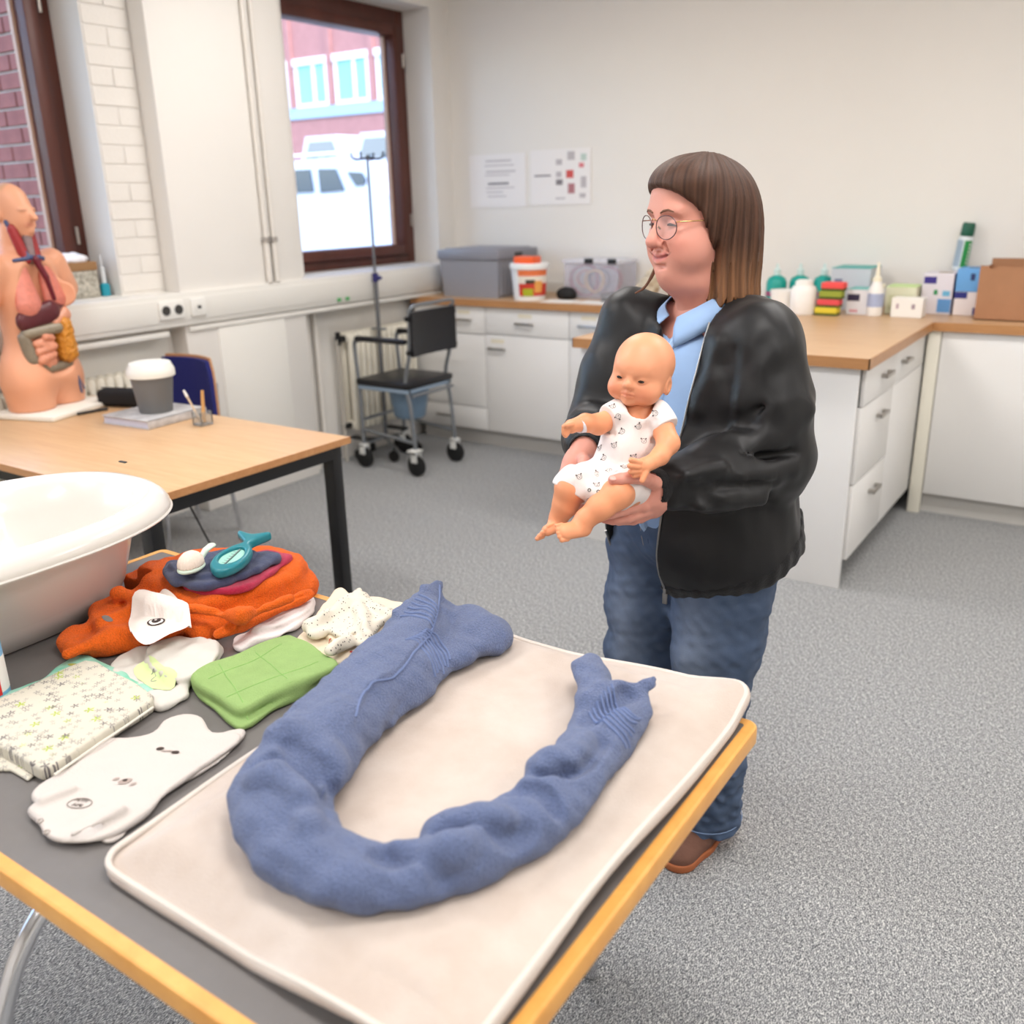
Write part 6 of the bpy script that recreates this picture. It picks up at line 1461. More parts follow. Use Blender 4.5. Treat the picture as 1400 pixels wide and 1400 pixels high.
def dotted_mat():
    m = bpy.data.materials.new('dotted_muslin'); m.use_nodes = True; nt = m.node_tree; b = nt.nodes['Principled BSDF']; b.inputs['Roughness'].default_value = 0.9
    tc = nt.nodes.new('ShaderNodeTexCoord'); vo = nt.nodes.new('ShaderNodeTexVoronoi'); vo.inputs['Scale'].default_value = 150; vo.inputs['Randomness'].default_value = 0.55
    mp = nt.nodes.new('ShaderNodeMapping'); mp.inputs['Scale'].default_value = (1, 1, 0.6); nt.links.new(tc.outputs['Object'], mp.inputs[0]); nt.links.new(mp.outputs[0], vo.inputs['Vector'])
    lt = nt.nodes.new('ShaderNodeMath'); lt.operation = 'LESS_THAN'; lt.inputs[1].default_value = 0.20; nt.links.new(vo.outputs['Distance'], lt.inputs[0])
    mx = nt.nodes.new('ShaderNodeMix'); mx.data_type = 'RGBA'; mx.inputs[6].default_value = lin((220, 212, 197)); mx.inputs[7].default_value = lin((70, 66, 62)); nt.links.new(lt.outputs[0], mx.inputs['Factor'])
    nt.links.new(mx.outputs[2], b.inputs['Base Color']); return m
DB = Field((-1.32, 1.0, TZ), (-1.00, 1.40, TZ+0.12), 0.0028)
def dbp(px, z): return onz(*px, z)
slab(DB, tpx([(418, 866), (422, 850), (440, 840), (468, 822), (490, 806), (500, 812), (512, 826), (532, 834), (541, 846), (524, 850), (514, 862), (508, 880), (498, 884), (488, 876), (484, 866), (478, 880), (456, 893), (449, 887), (466, 874), (446, 864), (430, 868)], TZ+0.035), TZ+0.026, TZ+0.040, 0.006, 0.004, curve=3)
for a, b, r1, r2 in (((424, 856), (470, 832), 0.013, 0.016), ((470, 832), (492, 816), 0.016, 0.010), ((490, 820), (500, 868), 0.014, 0.012), ((452, 890), (478, 874), 0.010, 0.010), ((500, 824), (534, 842), 0.010, 0.008)):
    DB.cone(dbp(a, TZ+0.040), dbp(b, TZ+0.040), r1, r2, 0.012)
for a, b, r_ in (((430, 862), (476, 850), 0.008), ((480, 838), (487, 872), 0.005), ((510, 838), (520, 846), 0.005), ((462, 884), (474, 880), 0.004)):
    DB.cone(dbp(a, TZ+0.050), dbp(b, TZ+0.050), r_, r_, 0.008, 's')
w_ = waves(82, 12, 0.025, 0.07); DB.warp(lambda X, Y, Z: 0.0028*w_(X, Y, Z)); DB.op(lambda X, Y, Z: Z-(TZ+0.022)+0*X+0*Y, (-5, -5, TZ), (5, 5, TZ+0.022), 0, 's')
V_, Q_ = DB.mesh(0); solid('dotted_bib', V_, Q_, dotted_mat(), label='crumpled cream bib with small black dots on the romper', cat='bib')
# ================================================================== THE WOMAN
PB = np.array([-0.775, 1.947, 0.0])                    # her standing point
PF_ = np.array([-0.319, -0.944, 0.0]); PF_ /= np.linalg.norm(PF_)
PR_ = np.array([PF_[1], -PF_[0], 0.0])                 # her right
def LB(x, y, z): return PB+PR_*x+PF_*y+np.array([0, 0, z])
RB = (PR_, PF_, np.array([0, 0, 1.0]))
HF = np.array([-0.474, -0.881, 0.0]); HF /= np.linalg.norm(HF); HR = np.array([HF[1], -HF[0], 0.0])
H0 = P(952, 304, 2.045)
MH = np.eye(4); MH[:3, 0] = HR; MH[:3, 1] = HF; MH[:3, 2] = (0, 0, 1); MH[:3, 3] = H0
def LH(x, y, z): return H0+HR*x+HF*y+np.array([0, 0, z])

SKIN = (226, 160, 140)
m_skin = mat('skin', SKIN, 0.48, attr=True, sss=0.12, bump=(220, 0.08, 0.001), spec=0.4)
# --- head and neck (local: x right, y forward, z up)
HFld = Field((-0.11, -0.13, -0.26), (0.11, 0.145, 0.14), 0.0022)
HFld.ell((0, -0.002, 0.032), (0.077, 0.098, 0.092), 0)
HFld.ell((0, 0.028, -0.040), (0.067, 0.068, 0.088), 0.03)
for s in (-1, 1):
    HFld.ell((s*0.040, 0.046, -0.052), (0.034, 0.040, 0.042), 0.03)       # full cheeks
    HFld.ell((s*0.036, 0.072, -0.036), (0.022, 0.020, 0.017), 0.015)      # smiling cheek
HFld.ell((0, 0.058, -0.098), (0.030, 0.030, 0.026), 0.03)                 # chin
HFld.ell((0, 0.072, -0.100), (0.017, 0.015, 0.016), 0.015)
HFld.ell((0, 0.020, -0.122), (0.056, 0.052, 0.030), 0.03)                 # double chin
HFld.cone((0, -0.02, -0.09), (0, -0.038, -0.24), 0.056, 0.062, 0.035)     # neck
HFld.ell((0, 0.050, 0.050), (0.058, 0.050, 0.046), 0.03)                  # forehead
HFld.ell((0, 0.086, 0.024), (0.050, 0.012, 0.010), 0.02)                  # brow
for s in (-1, 1): HFld.ell((s*0.031, 0.100, 0.004), (0.021, 0.016, 0.0115), 0.014, 's')
for s in (-1, 1):
    HFld.ell((s*0.031, 0.0785, 0.001), (0.0170, 0.0140, 0.0125), 0.004)   # eye balls under the lids
    HFld.cone((s*0.018, 0.086, -0.0035), (s*0.044, 0.080, -0.002), 0.0022, 0.0018, 0.002, 's')  # lid crease (eyes narrowed by the smile)
    HFld.ell((s*0.032, 0.079, -0.013), (0.020, 0.010, 0.006), 0.008)      # pouch under the eye
HFld.cone((0, 0.090, 0.012), (0, 0.112, -0.030), 0.0085, 0.0115, 0.014)   # nose bridge
HFld.ell((0, 0.1135, -0.037), (0.0135, 0.0125, 0.0115), 0.010)
for s in (-1, 1):
    HFld.ell((s*0.0135, 0.0985, -0.040), (0.0085, 0.0115, 0.0085), 0.006)
    HFld.ell((s*0.0075, 0.1055, -0.0485), (0.0035, 0.0055, 0.004), 0.003, 's')
    HFld.cone((s*0.018, 0.097, -0.040), (s*0.038, 0.080, -0.066), 0.0036, 0.0032, 0.007, 's')    # smile line
# mouth, corners drawn up
for s in (-1, 1):
    HFld.cone((0, 0.0965, -0.062), (s*0.014, 0.0935, -0.0615), 0.0062, 0.0055, 0.005); HFld.cone((s*0.014, 0.0935, -0.0615), (s*0.031, 0.0820, -0.0560), 0.0055, 0.0030, 0.005)
    HFld.cone((0, 0.0945, -0.0755), (s*0.013, 0.0915, -0.0735), 0.0072, 0.0062, 0.006); HFld.cone((s*0.013, 0.0915, -0.0735), (s*0.030, 0.0815, -0.0625), 0.0060, 0.0030, 0.005)
    HFld.cone((0, 0.1030, -0.0685), (s*0.014, 0.0990, -0.0672), 0.0019, 0.0019, 0.0025, 's'); HFld.cone((s*0.014, 0.0990, -0.0672), (s*0.035, 0.0830, -0.0575), 0.0021, 0.0026, 0.003, 's')
HFld.ell((0, 0.094, -0.0865), (0.020, 0.006, 0.004), 0.006, 's')
V_, Q_ = HFld.mesh(0)
def head_tint(V):
    x, y, z = V[:, 0], V[:, 1], V[:, 2]; c = np.tile(tin((222, 156, 138)), (len(V), 1))
    def mixc(c, k, col): k = np.clip(k, 0, 1)[:, None]; return c*(1-k)+tin(col)*k
    ck = np.exp(-(((np.abs(x)-0.042)/0.022)**2+((y-0.068)/0.03)**2+((z+0.042)/0.022)**2)); c = mixc(c, ck*0.55, (214, 122, 108))
    ns = np.exp(-((x/0.015)**2+((y-0.112)/0.018)**2+((z+0.036)/0.016)**2)); c = mixc(c, ns*0.4, (214, 126, 112))
    ml = np.exp(-(np.maximum(np.abs(x)-0.034, 0)/0.004)**2)*np.exp(-((z+0.0685-0.0110*(np.abs(x)/0.035)**2)/0.0018)**2)*(y > 0.075)
    lip = np.exp(-(np.maximum(np.abs(x)-0.020, 0)/0.006)**2)*np.exp(-((z+0.0685-0.010*(np.abs(x)/0.03)**2)/0.0080)**4)*(y > 0.078); c = mixc(c, lip*0.8, (196, 112, 112)); c = mixc(c, ml*0.75, (128, 62, 62))
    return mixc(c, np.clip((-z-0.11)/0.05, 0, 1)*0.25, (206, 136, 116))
W_head = V_ @ MH[:3, :3].T + MH[:3, 3]; C_head = head_tint(V_); Q_head = Q_
woman_parts = [(W_head, Q_head, C_head)]

# --- joints of the arms (wrists end in the cuffs)
S_l, E_l, Wr_l = P(1040, 474, 1.91), P(1058, 626, 1.865), P(905, 664, 1.715)
S_r, E_r, Wr_r = P(866, 446, 2.16), P(822, 585, 2.09), P(801, 612, 1.905)
def hand_tint(V, tips):
    c = np.tile(tin((224, 158, 140)), (len(V), 1)); w = waves(77, 8, 0.012, 0.04)(V[:,0], V[:,1], V[:,2])
    k = np.clip(0.25+0.2*w, 0, 1)[:, None]*0.5; c = c*(1-k)+tin((214, 134, 118))*k
    for t in tips:
        d = np.linalg.norm(V-t, axis=1); k = np.exp(-(d/0.011)**2)[:, None]*0.45; c = c*(1-k)+tin((216, 128, 116))*k
    return c
def hand(chains, palm, h=0.002, k=0.007):
    allp = np.array([p for ch in chains+palm for p, _ in ch]); F = Field(allp.min(0)-0.045, allp.max(0)+0.045, h)
    for ch in palm: F.chain(ch, 0.016)
    for ch in chains: F.chain(ch, 0.0035)
    V, Q = F.mesh(1); return V, Q
# her left hand: palm under the doll's thigh, thumb lying on top
hl_f = [[(P(878, 690, 1.690), .0125), (P(852, 698, 1.655), .0105), (P(836, 703, 1.640), .0095), (P(825, 706, 1.632), .0078)],
        [(P(886, 698, 1.700), .0125), (P(858, 708, 1.675), .0105), (P(838, 711, 1.668), .0095), (P(826, 710, 1.668), .0080)],
        [(P(892, 700, 1.715), .0120), (P(866, 711, 1.700), .0100), (P(846, 712, 1.697), .0092), (P(832, 708, 1.697), .0078)],
        [(P(898, 698, 1.730), .0110), (P(876, 709, 1.722), .0092), (P(862, 710, 1.722), .0082), (P(850, 706, 1.722), .0072)]]
hl_t = [[(P(898, 662, 1.690), .0150), (P(882, 654, 1.652), .0128), (P(862, 653, 1.626), .0115), (P(848, 655, 1.615), .0108), (P(838, 656, 1.613), .0092)]]
hl_p = [[(Wr_l, .029), (P(890, 676, 1.708), .027), (P(878, 690, 1.690), .017)], [(Wr_l, .029), (P(897, 682, 1.716), .027), (P(894, 697, 1.717), .017)], [(Wr_l, .028), (P(898, 664, 1.70), .019)]]
V_, Q_ = hand(hl_f+hl_t, hl_p); tips = [ch[-1][0] for ch in hl_f+hl_t]
woman_parts.append((V_, Q_, hand_tint(V_, tips)))
# her right hand: fingers run under the doll's seat, thumb on its hip
hr_f = [[(P(771, 655, 1.850), .0125), (P(764, 678, 1.800), .0110), (P(775, 690, 1.760), .0100), (P(792, 690, 1.735), .0090)],
        [(P(774, 660, 1.862), .0120), (P(770, 684, 1.815), .0105), (P(782, 692, 1.775), .0098), (P(798, 691, 1.755), .0088)],
        [(P(780, 662, 1.875), .0115), (P(778, 684, 1.835), .0100), (P(790, 690, 1.800), .0092), (P(804, 689, 1.780), .0085)],
        [(P(788, 660, 1.885), .0105), (P(788, 680, 1.855), .0092), (P(798, 685, 1.830), .0085), (P(808, 684, 1.815), .0078)]]
hr_t = [[(P(796, 624, 1.875), .0150), (P(799, 632, 1.835), .0135), (P(797, 641, 1.800), .0125), (P(794, 648, 1.778), .0105)]]
hr_p = [[(Wr_r, .028), (P(788, 634, 1.880), .027), (P(772, 652, 1.858), .016)], [(Wr_r, .028), (P(792, 638, 1.888), .026), (P(784, 658, 1.878), .016)], [(Wr_r, .027), (P(797, 624, 1.880), .018)]]
V_, Q_ = hand(hr_f+hr_t, hr_p); woman_parts.append((V_, Q_, hand_tint(V_, [ch[-1][0] for ch in hr_f+hr_t])))
# --- the body inside the clothes: trunk, arms and legs in one surface with neck and wrists
BFld = Field((-1.35, 1.45, 0.02), (-0.35, 2.3, 1.42), 0.009)
BFld.ell(LB(0, 0.01, 1.15), (0.16, 0.105, 0.19), 0.05, R=RB); BFld.ell(LB(0, 0.02, 0.88), (0.17, 0.125, 0.16), 0.06, R=RB)
BFld.chain([(S_l, .048), (E_l, .040), (Wr_l, .027)], 0.03); BFld.chain([(S_r, .048), (E_r, .040), (Wr_r, .026)], 0.03)
BFld.cone(LB(-0.12, 0, 1.27), S_l, 0.06, 0.05, 0.04); BFld.cone(LB(0.12, 0, 1.27), S_r, 0.06, 0.05, 0.04)
BFld.cone(LB(0, 0.0, 1.24), LH(0, -0.035, -0.17), 0.07, 0.052, 0.04)
for s in (-1, 1): BFld.chain([(LB(s*0.09, 0.02, 0.80), .085), (LB(s*0.10, 0.03, 0.45), .058), (LB(s*0.105, 0.0, 0.06), .040)], 0.03)
V_, Q_ = BFld.mesh(1); woman_parts.append((V_, Q_, np.tile(tin((222, 156, 138)), (len(V_), 1))))
VV = np.concatenate([p[0] for p in woman_parts]); off = np.cumsum([0]+[len(p[0]) for p in woman_parts[:-1]])
QQ = np.concatenate([p[1]+o for p, o in zip(woman_parts, off)]); CCc = np.concatenate([p[2] for p in woman_parts])
woman = solid('person', VV, QQ, m_skin, tint=lambda V: CCc, label='woman in black bomber jacket and jeans holding a baby doll', cat='person')

# --- nails on the visible thumbs and finger
m_nail = mat('finger_nail', (232, 172, 160), 0.28)
def nail(p, d, n, w=0.006, l=0.007):
    d = np.array(d)/np.linalg.norm(d); n = np.array(n)-d*np.dot(n, d); n /= np.linalg.norm(n); u = np.cross(d, n)
    F = Field((-0.012,)*3, (0.012,)*3, 0.0015); F.ell((0, 0, 0), (l, w, 0.0022)); V, Q = F.mesh(0)
    M = np.eye(4); M[:3, 0] = d; M[:3, 1] = u; M[:3, 2] = n; M[:3, 3] = p; 
    if np.linalg.det(M[:3, :3]) < 0: M[:3, 1] *= -1
    solid('finger_nail', V, Q, m_nail, woman, M=M)
tl = hl_t[0]; cdir = lambda p: (C_POS-p)/np.linalg.norm(C_POS-p)
nail(tl[-1][0]+cdir(tl[-1][0])*0.0068+np.array([0, 0, 0.003]), tl[-1][0]-tl[-2][0], cdir(tl[-1][0])+np.array([0, 0, 0.8]))
trr = hr_t[0]; nail(trr[-1][0]+cdir(trr[-1][0])*0.0095+np.array([0, 0, 0.001]), trr[-1][0]-trr[-2][0], cdir(trr[-1][0])+np.array([0, 0, 0.3]), 0.0068, 0.0075)
# --- eyes and brows
m_eye = mat('dark_eye', (56, 42, 40), 0.25); m_brow = mat('brown_brow', (120, 84, 66), 0.8)
def front_y(F, x, z, y0=0.14):
    i, k = int(round((x-F.lo[0])/F.h)), int(round((z-F.lo[2])/F.h)); c = F.F[i, :, k]; w = np.where(c < 0)[0]
    j = int(w[-1]); return float(F.ax[1][j]+F.h*c[j]/(c[j]-c[j+1]))
def face_line(xz, r, off): return MB().tube([LH(x, front_y(HFld, x, z)+off, z) for x, z in xz], r, 8)
for s in (-1, 1):
    obj('eye', face_line([(s*0.0185, -0.0035), (s*0.024, -0.0018), (s*0.031, -0.0010), (s*0.038, -0.0018), (s*0.045, -0.0040)], [0.0010, 0.0024, 0.0029, 0.0024, 0.0010], 0.0008), m_eye, woman)
    obj('eyebrow', face_line([(s*0.013, 0.0215), (s*0.022, 0.0255), (s*0.034, 0.0275), (s*0.046, 0.0235)], [0.0016, 0.0024, 0.0022, 0.0010], 0.0002), m_brow, woman)

# --- hair: shoulder length bob
HR_ = Field((-0.15, -0.17, -0.215), (0.15, 0.14, 0.165), 0.0024)
HR_.ell((0, -0.006, 0.030), (0.094, 0.114, 0.109), 0)
HR_.cone((0, -0.032, 0.02), (0, -0.050, -0.155), 0.098, 0.108, 0.03, 'u', (np.array([0, 1.0, 0]), 0.88))
HR_.ell((-0.01, 0.052, 0.078), (0.072, 0.058, 0.046), 0.03)
HR_.ell((0, -0.075, -0.03), (0.095, 0.060, 0.13), 0.04)
HR_.ell((0.005, 0.122, -0.040), (0.128, 0.125, 0.112), 0.014, 's')
HR_.box((0, 0.205, -0.22), (0.3, 0.20, 0.175), 0.02, 0.02, 's')
hw = waves(91, 6, 0.05, 0.12)
def hair_warp(X, Y, Z):
    ph = np.arctan2(X, Y+0.03); q = ph*38+hw(X, Y, Z*0.25)*1.2
    d = 0.0017*np.sin(q)+0.0020*np.sin(q*0.43+1.1)+0.0010*np.sin(q*1.9+Z*20)
    amp = (0.35+0.65*smooth01((0.10-Z)/0.1))*(1-0.75*smooth01((Y-0.03)/0.04))
    return d*amp
HR_.warp(hair_warp)
HR_.op(lambda X, Y, Z: Z+0.163-0.010*np.sin(np.arctan2(X, Y+0.03)*31)-0.006*np.sin(np.arctan2(X, Y+0.03)*73)+0.10*np.maximum(Y+0.02, 0), (-0.2, -0.2, -0.25), (0.2, 0.2, -0.14), 0.006, 's')
HR_.ell((0, -0.085, -0.148), (0.085, 0.045, 0.030), 0.02)
HR_.warp(lambda X, Y, Z: 0.0012*np.sin(np.arctan2(X, Y+0.03)*60+Z*8)*(Z < -0.08))
V_, Q_ = HR_.mesh(0)
def hair_tint(V):
    x, y, z = V[:, 0], V[:, 1], V[:, 2]; ph = np.arctan2(x, y+0.03)
    st = 0.5+0.5*np.sin(ph*47+np.sin(z*22)*1.3)*np.sin(ph*19+1.7); st2 = 0.5+0.5*np.sin(ph*101+z*14)
    c = tin((76, 52, 40))[None]*(0.55+0.75*st[:, None]+0.25*st2[:, None])
    k = smooth01((-0.02-z)/0.13)[:, None]*(0.25+0.55*st[:, None]); return c*(1-k)+tin((158, 112, 76))*k
m_hair = mat('brown_hair', (80, 56, 42), 0.45, attr=True, bump=(140, 0.6, 0.002), stretch=(6, 6, 0.25), spec=0.3)
hair = solid('hair', V_, Q_, m_hair, woman, tint=hair_tint, M=MH)
random.seed(12)
obj('hair_strand', MB().tube(catmull([LH(0.075, 0.03, -0.05), LH(0.082, 0.045, -0.10), LH(0.088, 0.065, -0.135), LH(0.09, 0.09, -0.148)], 5), [0.004]*8+[0.003]*4+[0.002]*4, 6), m_brow, hair)

# --- glasses
gl_ = []
m_gold = mat('thin_gold_metal', (196, 160, 110), 0.25, 0.95); m_gdark = mat('dark_rim_metal', (110, 84, 84), 0.3, 0.8)
m_lens = mat('lens', (246, 244, 248), 0.03, alpha=0.14, spec=0.8)
gr_ = bpy.data.objects.new('glasses', mesh_from(*(lambda m: (m.v, m.f))(MB().tube(catmull([LH(-0.009, 0.1090, 0.006), LH(0, 0.1115, 0.0095), LH(0.009, 0.1090, 0.006)], 4), 0.0011, 8)), wloc(woman), m_gold))
COL.objects.link(gr_); gr_.parent = woman
for s in (-1, 1):
    cx_, cz_ = s*0.0335, -0.006; rim = []
    for i in range(28):
        t = 2*math.pi*i/28; rx = 0.0245*(1+0.06*math.cos(2*t)); rz = 0.0225 if math.sin(t) > 0 else 0.0245
        e = 1 if math.sin(t) < 0 else 0.8; x = cx_+rx*math.copysign(abs(math.cos(t))**e, math.cos(t)); z = cz_+rz*math.copysign(abs(math.sin(t))**0.9, math.sin(t))
        rim.append((x, 0.1095-0.42*max(0, abs(x)-0.012)**1.15-0.10*(cz_-z)*0.4, z))
    obj('lens_rim', MB().tube([LH(*p) for p in rim], 0.0011, 8, True), m_gdark if True else m_gold, gr_)
    c = np.mean(np.array(rim), 0); lm = MB().add([LH(*c)]+[LH(*p) for p in rim], [(0, 1+i, 1+(i+1) % 28) for i in range(28)]); obj('lens', lm, m_lens, gr_, angle=180)
    obj('temple', MB().tube([LH(s*0.0585, 0.0970, 0.004), LH(s*0.066, 0.090, 0.005), LH(s*0.0795, 0.03, 0.006), LH(s*0.082, -0.01, 0.0)], 0.0014, 8), m_gold, gr_)
    obj('nose_pad', MB().tube([LH(s*0.0100, 0.1075, -0.004), LH(s*0.0105, 0.1015, -0.010)], [0.001, 0.0026], 6), m_gold, gr_)

# --- light blue shirt
m_shirt = mat('light_blue_shirt', (150, 180, 220), 0.75, bump=(500, 0.2, 0.001), var=(10, 0.05))
SF = Field((-1.25, 1.45, 0.74), (-0.35, 2.35, 1.46), 0.005)
SF.ell(LB(0, 0.02, 1.09), (0.175, 0.138, 0.215), 0.05, R=RB); SF.ell(LB(0, 0.045, 0.94), (0.195, 0.165, 0.18), 0.06, R=RB)
SF.cone(LB(0, -0.01, 1.22), LB(0, 0.0, 1.285), 0.085, 0.070, 0.04)
SF.op(lambda X, Y, Z: Z-0.80+0*X+0*Y, (-2, 0, 0.7), (0, 3, 0.80), 0.004, 's')
sw_ = waves(95, 12, 0.05, 0.13); SF.warp(lambda X, Y, Z: 0.004*sw_(X, Y, Z*0.6))
SF.cone(LH(0, -0.02, -0.12), LH(0, 0.0, -0.235), 0.060, 0.058, 0.006, 's'); SF.cone(LH(0, 0.06, -0.17), LH(0, 0.075, -0.255), 0.030, 0.006, 0.004, 's')
V_, Q_ = SF.mesh(1); shirt = solid('shirt', V_, Q_, m_shirt, woman)
def surf(F, x, z, y0=0.45, y1=-0.2):
    """front surface of a garment field at local (x, z)"""
    prev = None
    for i in range(400):
        y = y0+(y1-y0)*i/399; p = LB(x, y, z); g_ = ((p-F.lo)/F.h); ii = np.clip(np.round(g_).astype(int), 0, F.n-1)
        if F.F[ii[0], ii[1], ii[2]] < 0: return p
    return None
pl_ = [surf(SF, 0.012+0.0*z, z) for z in np.linspace(1.30, 0.82, 14)]; pl_ = [p for p in pl_ if p is not None]
obj('button_placket', MB().tube([p+PF_*0.001 for p in pl_], 0.011, 8), mat('pale_blue_placket', (166, 194, 228), 0.75), shirt)
for z in (1.27, 1.19, 1.10):
    p = surf(SF, 0.012, z)
    if p is not None: obj('button', MB().cyl(p+PF_*0.010, p+PF_*0.0145, 0.0055, n=12), mat('blue_button', (120, 146, 190), 0.4), shirt)
# collar: stand and two pointed leaves
nk = LH(0, -0.030, -0.175)
def collar_leaf(s):
    A = [LH(s*0.052, -0.075, -0.135), LH(s*0.070, -0.02, -0.145), LH(s*0.054, 0.035, -0.170), LH(s*0.016, 0.055, -0.192)]
    Bt = [LH(s*0.064, -0.095, -0.175), LH(s*0.090, -0.03, -0.190), LH(s*0.085, 0.045, -0.222), LH(s*0.048, 0.082, -0.252)]
    A, Bt = catmull(A, 5), catmull(Bt, 5); vs = []; n = len(A)
    for i in range(n):
        for t in (0, 0.33, 0.66, 1.0):
            p = A[i]*(1-t)+Bt[i]*t; o_ = (p-nk)*np.array([1, 1, 0]); o_ /= np.linalg.norm(o_)+1e-9; vs.append(p+o_*0.012*math.sin(t*math.pi*0.9))
    m = len(vs); vs2 = [v-(v-nk)*np.array([1, 1, 0])/np.linalg.norm((v-nk)*np.array([1, 1, 0]))*0.004 for v in vs]
    fs = []
    for i in range(n-1):
        for k in range(3):
            a, b, c, d = i*4+k, (i+1)*4+k, (i+1)*4+k+1, i*4+k+1; fs += [(a, b, c, d), (m+d, m+c, m+b, m+a)]
        fs += [(i*4, m+i*4, m+(i+1)*4, (i+1)*4), (i*4+3, (i+1)*4+3, m+(i+1)*4+3, m+i*4+3)]
    fs += [(0, 1, m+1, m), (1, 2, m+2, m+1), (2, 3, m+3, m+2)]; e = (n-1)*4; fs += [(e+1, e, m+e, m+e+1), (e+2, e+1, m+e+1, m+e+2), (e+3, e+2, m+e+2, m+e+3)]
    if s > 0: fs = [f[::-1] for f in fs]
    obj('collar', MB().add(vs+vs2, fs), m_shirt, shirt, angle=180)
collar_leaf(-1); collar_leaf(1)

# --- black bomber jacket
m_jack = mat('black_satin', (17, 16, 18), 0.46, bump=(7, 0.05, 0.02), var=(14, 0.2), sheen=0.06, spec=0.42)
m_rib = mat('black_rib_knit', (18, 17, 19), 0.85, bump=(220, 0.5, 0.003), sheen=0.1)
JF = Field((-1.42, 1.38, 0.60), (-0.28, 2.45, 1.44), 0.0055)
JF.ell(LB(0, 0.0, 1.14), (0.212, 0.160, 0.215), 0.06, R=RB)
JF.ell(LB(0, 0.035, 0.92), (0.232, 0.195, 0.25), 0.10, R=RB)
JF.ell(LB(-0.02, 0.03, 0.80), (0.235, 0.190, 0.14), 0.06, R=RB)
JF.cone(LB(-0.085, -0.03, 1.262), S_l, 0.062, 0.076, 0.06); JF.cone(LB(0.085, -0.03, 1.262), S_r, 0.062, 0.074, 0.06)
El1 = P(1046, 548, 1.885)
JF.chain([(S_l, .077), (El1, .090), (E_l, .083)], 0.04); JF.cone(LB(-0.055, -0.02, 1.275), S_l, 0.050, 0.066, 0.05); m1 = E_l*0.45+Wr_l*0.55; JF.chain([(E_l, .080), (m1+np.array([0, 0, -0.008]), .070), (E_l*0.10+Wr_l*0.90, .052)], 0.03)
JF.chain([(S_r, .082), ((S_r+E_r)/2+np.array([0, 0, -0.01]), .084), (E_r, .080)], 0.04); JF.chain([(E_r, .076), (E_r*0.5+Wr_r*0.5, .066), (E_r*0.12+Wr_r*0.88, .050)], 0.03)
# drape folds on the near sleeve and body
def jf(a, b, r, md='u', k=0.032): JF.cone(P(*a), P(*b), r, r*0.7, k, md)
for a, b, r in (((1000, 600, 1.80), (1060, 605, 1.785), 0.016), ((1010, 655, 1.745), (1080, 640, 1.79), 0.016), ((960, 690, 1.69), (1040, 685, 1.745), 0.015), ((940, 650, 1.68), (985, 640, 1.71), 0.014), ((1008, 552, 1.822), (1060, 480, 1.835), 0.013), ((1030, 610, 1.78), (1105, 560, 1.82), 0.014),
                ((955, 560, 1.87), (985, 470, 1.88), 0.012), ((975, 600, 1.86), (985, 520, 1.87), 0.012)): jf(a, b, r)
for a, b, r in (((1000, 630, 1.765), (1085, 618, 1.785), 0.010), ((985, 665, 1.70), (1060, 660, 1.75), 0.009), ((945, 670, 1.665), (1000, 705, 1.70), 0.008), ((1010, 580, 1.795), (1060, 545, 1.80), 0.008), ((990, 590, 1.81), (1005, 480, 1.84), 0.008), ((795, 545, 2.0), (835, 540, 1.985), 0.010), ((790, 572, 1.97), (828, 580, 1.94), 0.009), ((960, 640, 1.83), (968, 740, 1.84), 0.007), ((1010, 720, 1.83), (1030, 770, 1.85), 0.007)): jf(a, b, r, 's', 0.016)
jw1, jw2 = waves(101, 12, 0.07, 0.18), waves(102, 12, 0.03, 0.06)
JF.warp(lambda X, Y, Z: 0.0030*jw1(X, Y, Z*0.7)+0.0008*jw2(X, Y, Z*0.7))
# sloping hem: lower at the front than at the back
def local_xy(X, Y): return (X-PB[0])*PR_[0]+(Y-PB[1])*PR_[1], (X-PB[0])*PF_[0]+(Y-PB[1])*PF_[1]
def hem_fn(X, Y, Z):
    lx, ly = local_xy(X, Y); return Z-(0.775-0.52*np.clip(ly, -0.15, 0.2)-0.05*np.clip(lx, -0.2, 0.2))
JF.op(hem_fn, (-2, 1, 0.5), (0, 3, 0.80), 0.012, 's')
JF.cone(LH(0, -0.03, -0.12), LH(0, -0.02, -0.21), 0.085, 0.088, 0.02, 's')                   # neck hole
openp = [(-0.045, 1.44), (-0.062, 1.33), (-0.074, 1.22), (-0.075, 1.05), (-0.062, 0.90), (-0.050, 0.76), (-0.045, 0.55), (0.155, 0.55), (0.150, 0.76), (0.130, 0.95), (0.095, 1.10), (0.060, 1.24), (0.045, 1.33), (0.05, 1.44)]
opd = poly_sd(openp)
def open_fn(X, Y, Z):
    lx, ly = local_xy(X, Y); lx, zz = np.broadcast_arrays(lx, Z)
    d = np.empty(lx.shape, np.float32)
    for i in range(lx.shape[0]): d[i] = opd(lx[i], zz[i])
    return np.maximum(d, 0.055-ly+0*Z)
lo_, hi_ = np.minimum(LB(-0.12, 0.05, 0.6), LB(0.17, 0.4, 1.44)), np.maximum(LB(-0.12, 0.4, 0.6), LB(0.17, 0.05, 1.44))
lo_ = np.minimum(lo_, np.minimum(LB(-0.12, 0.4, 0.6), LB(0.17, 0.05, 0.6))); hi_ = np.maximum(hi_, np.maximum(LB(-0.12, 0.05, 1.44), LB(0.17, 0.4, 1.44)))
hide_arm = JF.F.copy()
JF.op(open_fn, lo_, hi_, 0.006, 's')
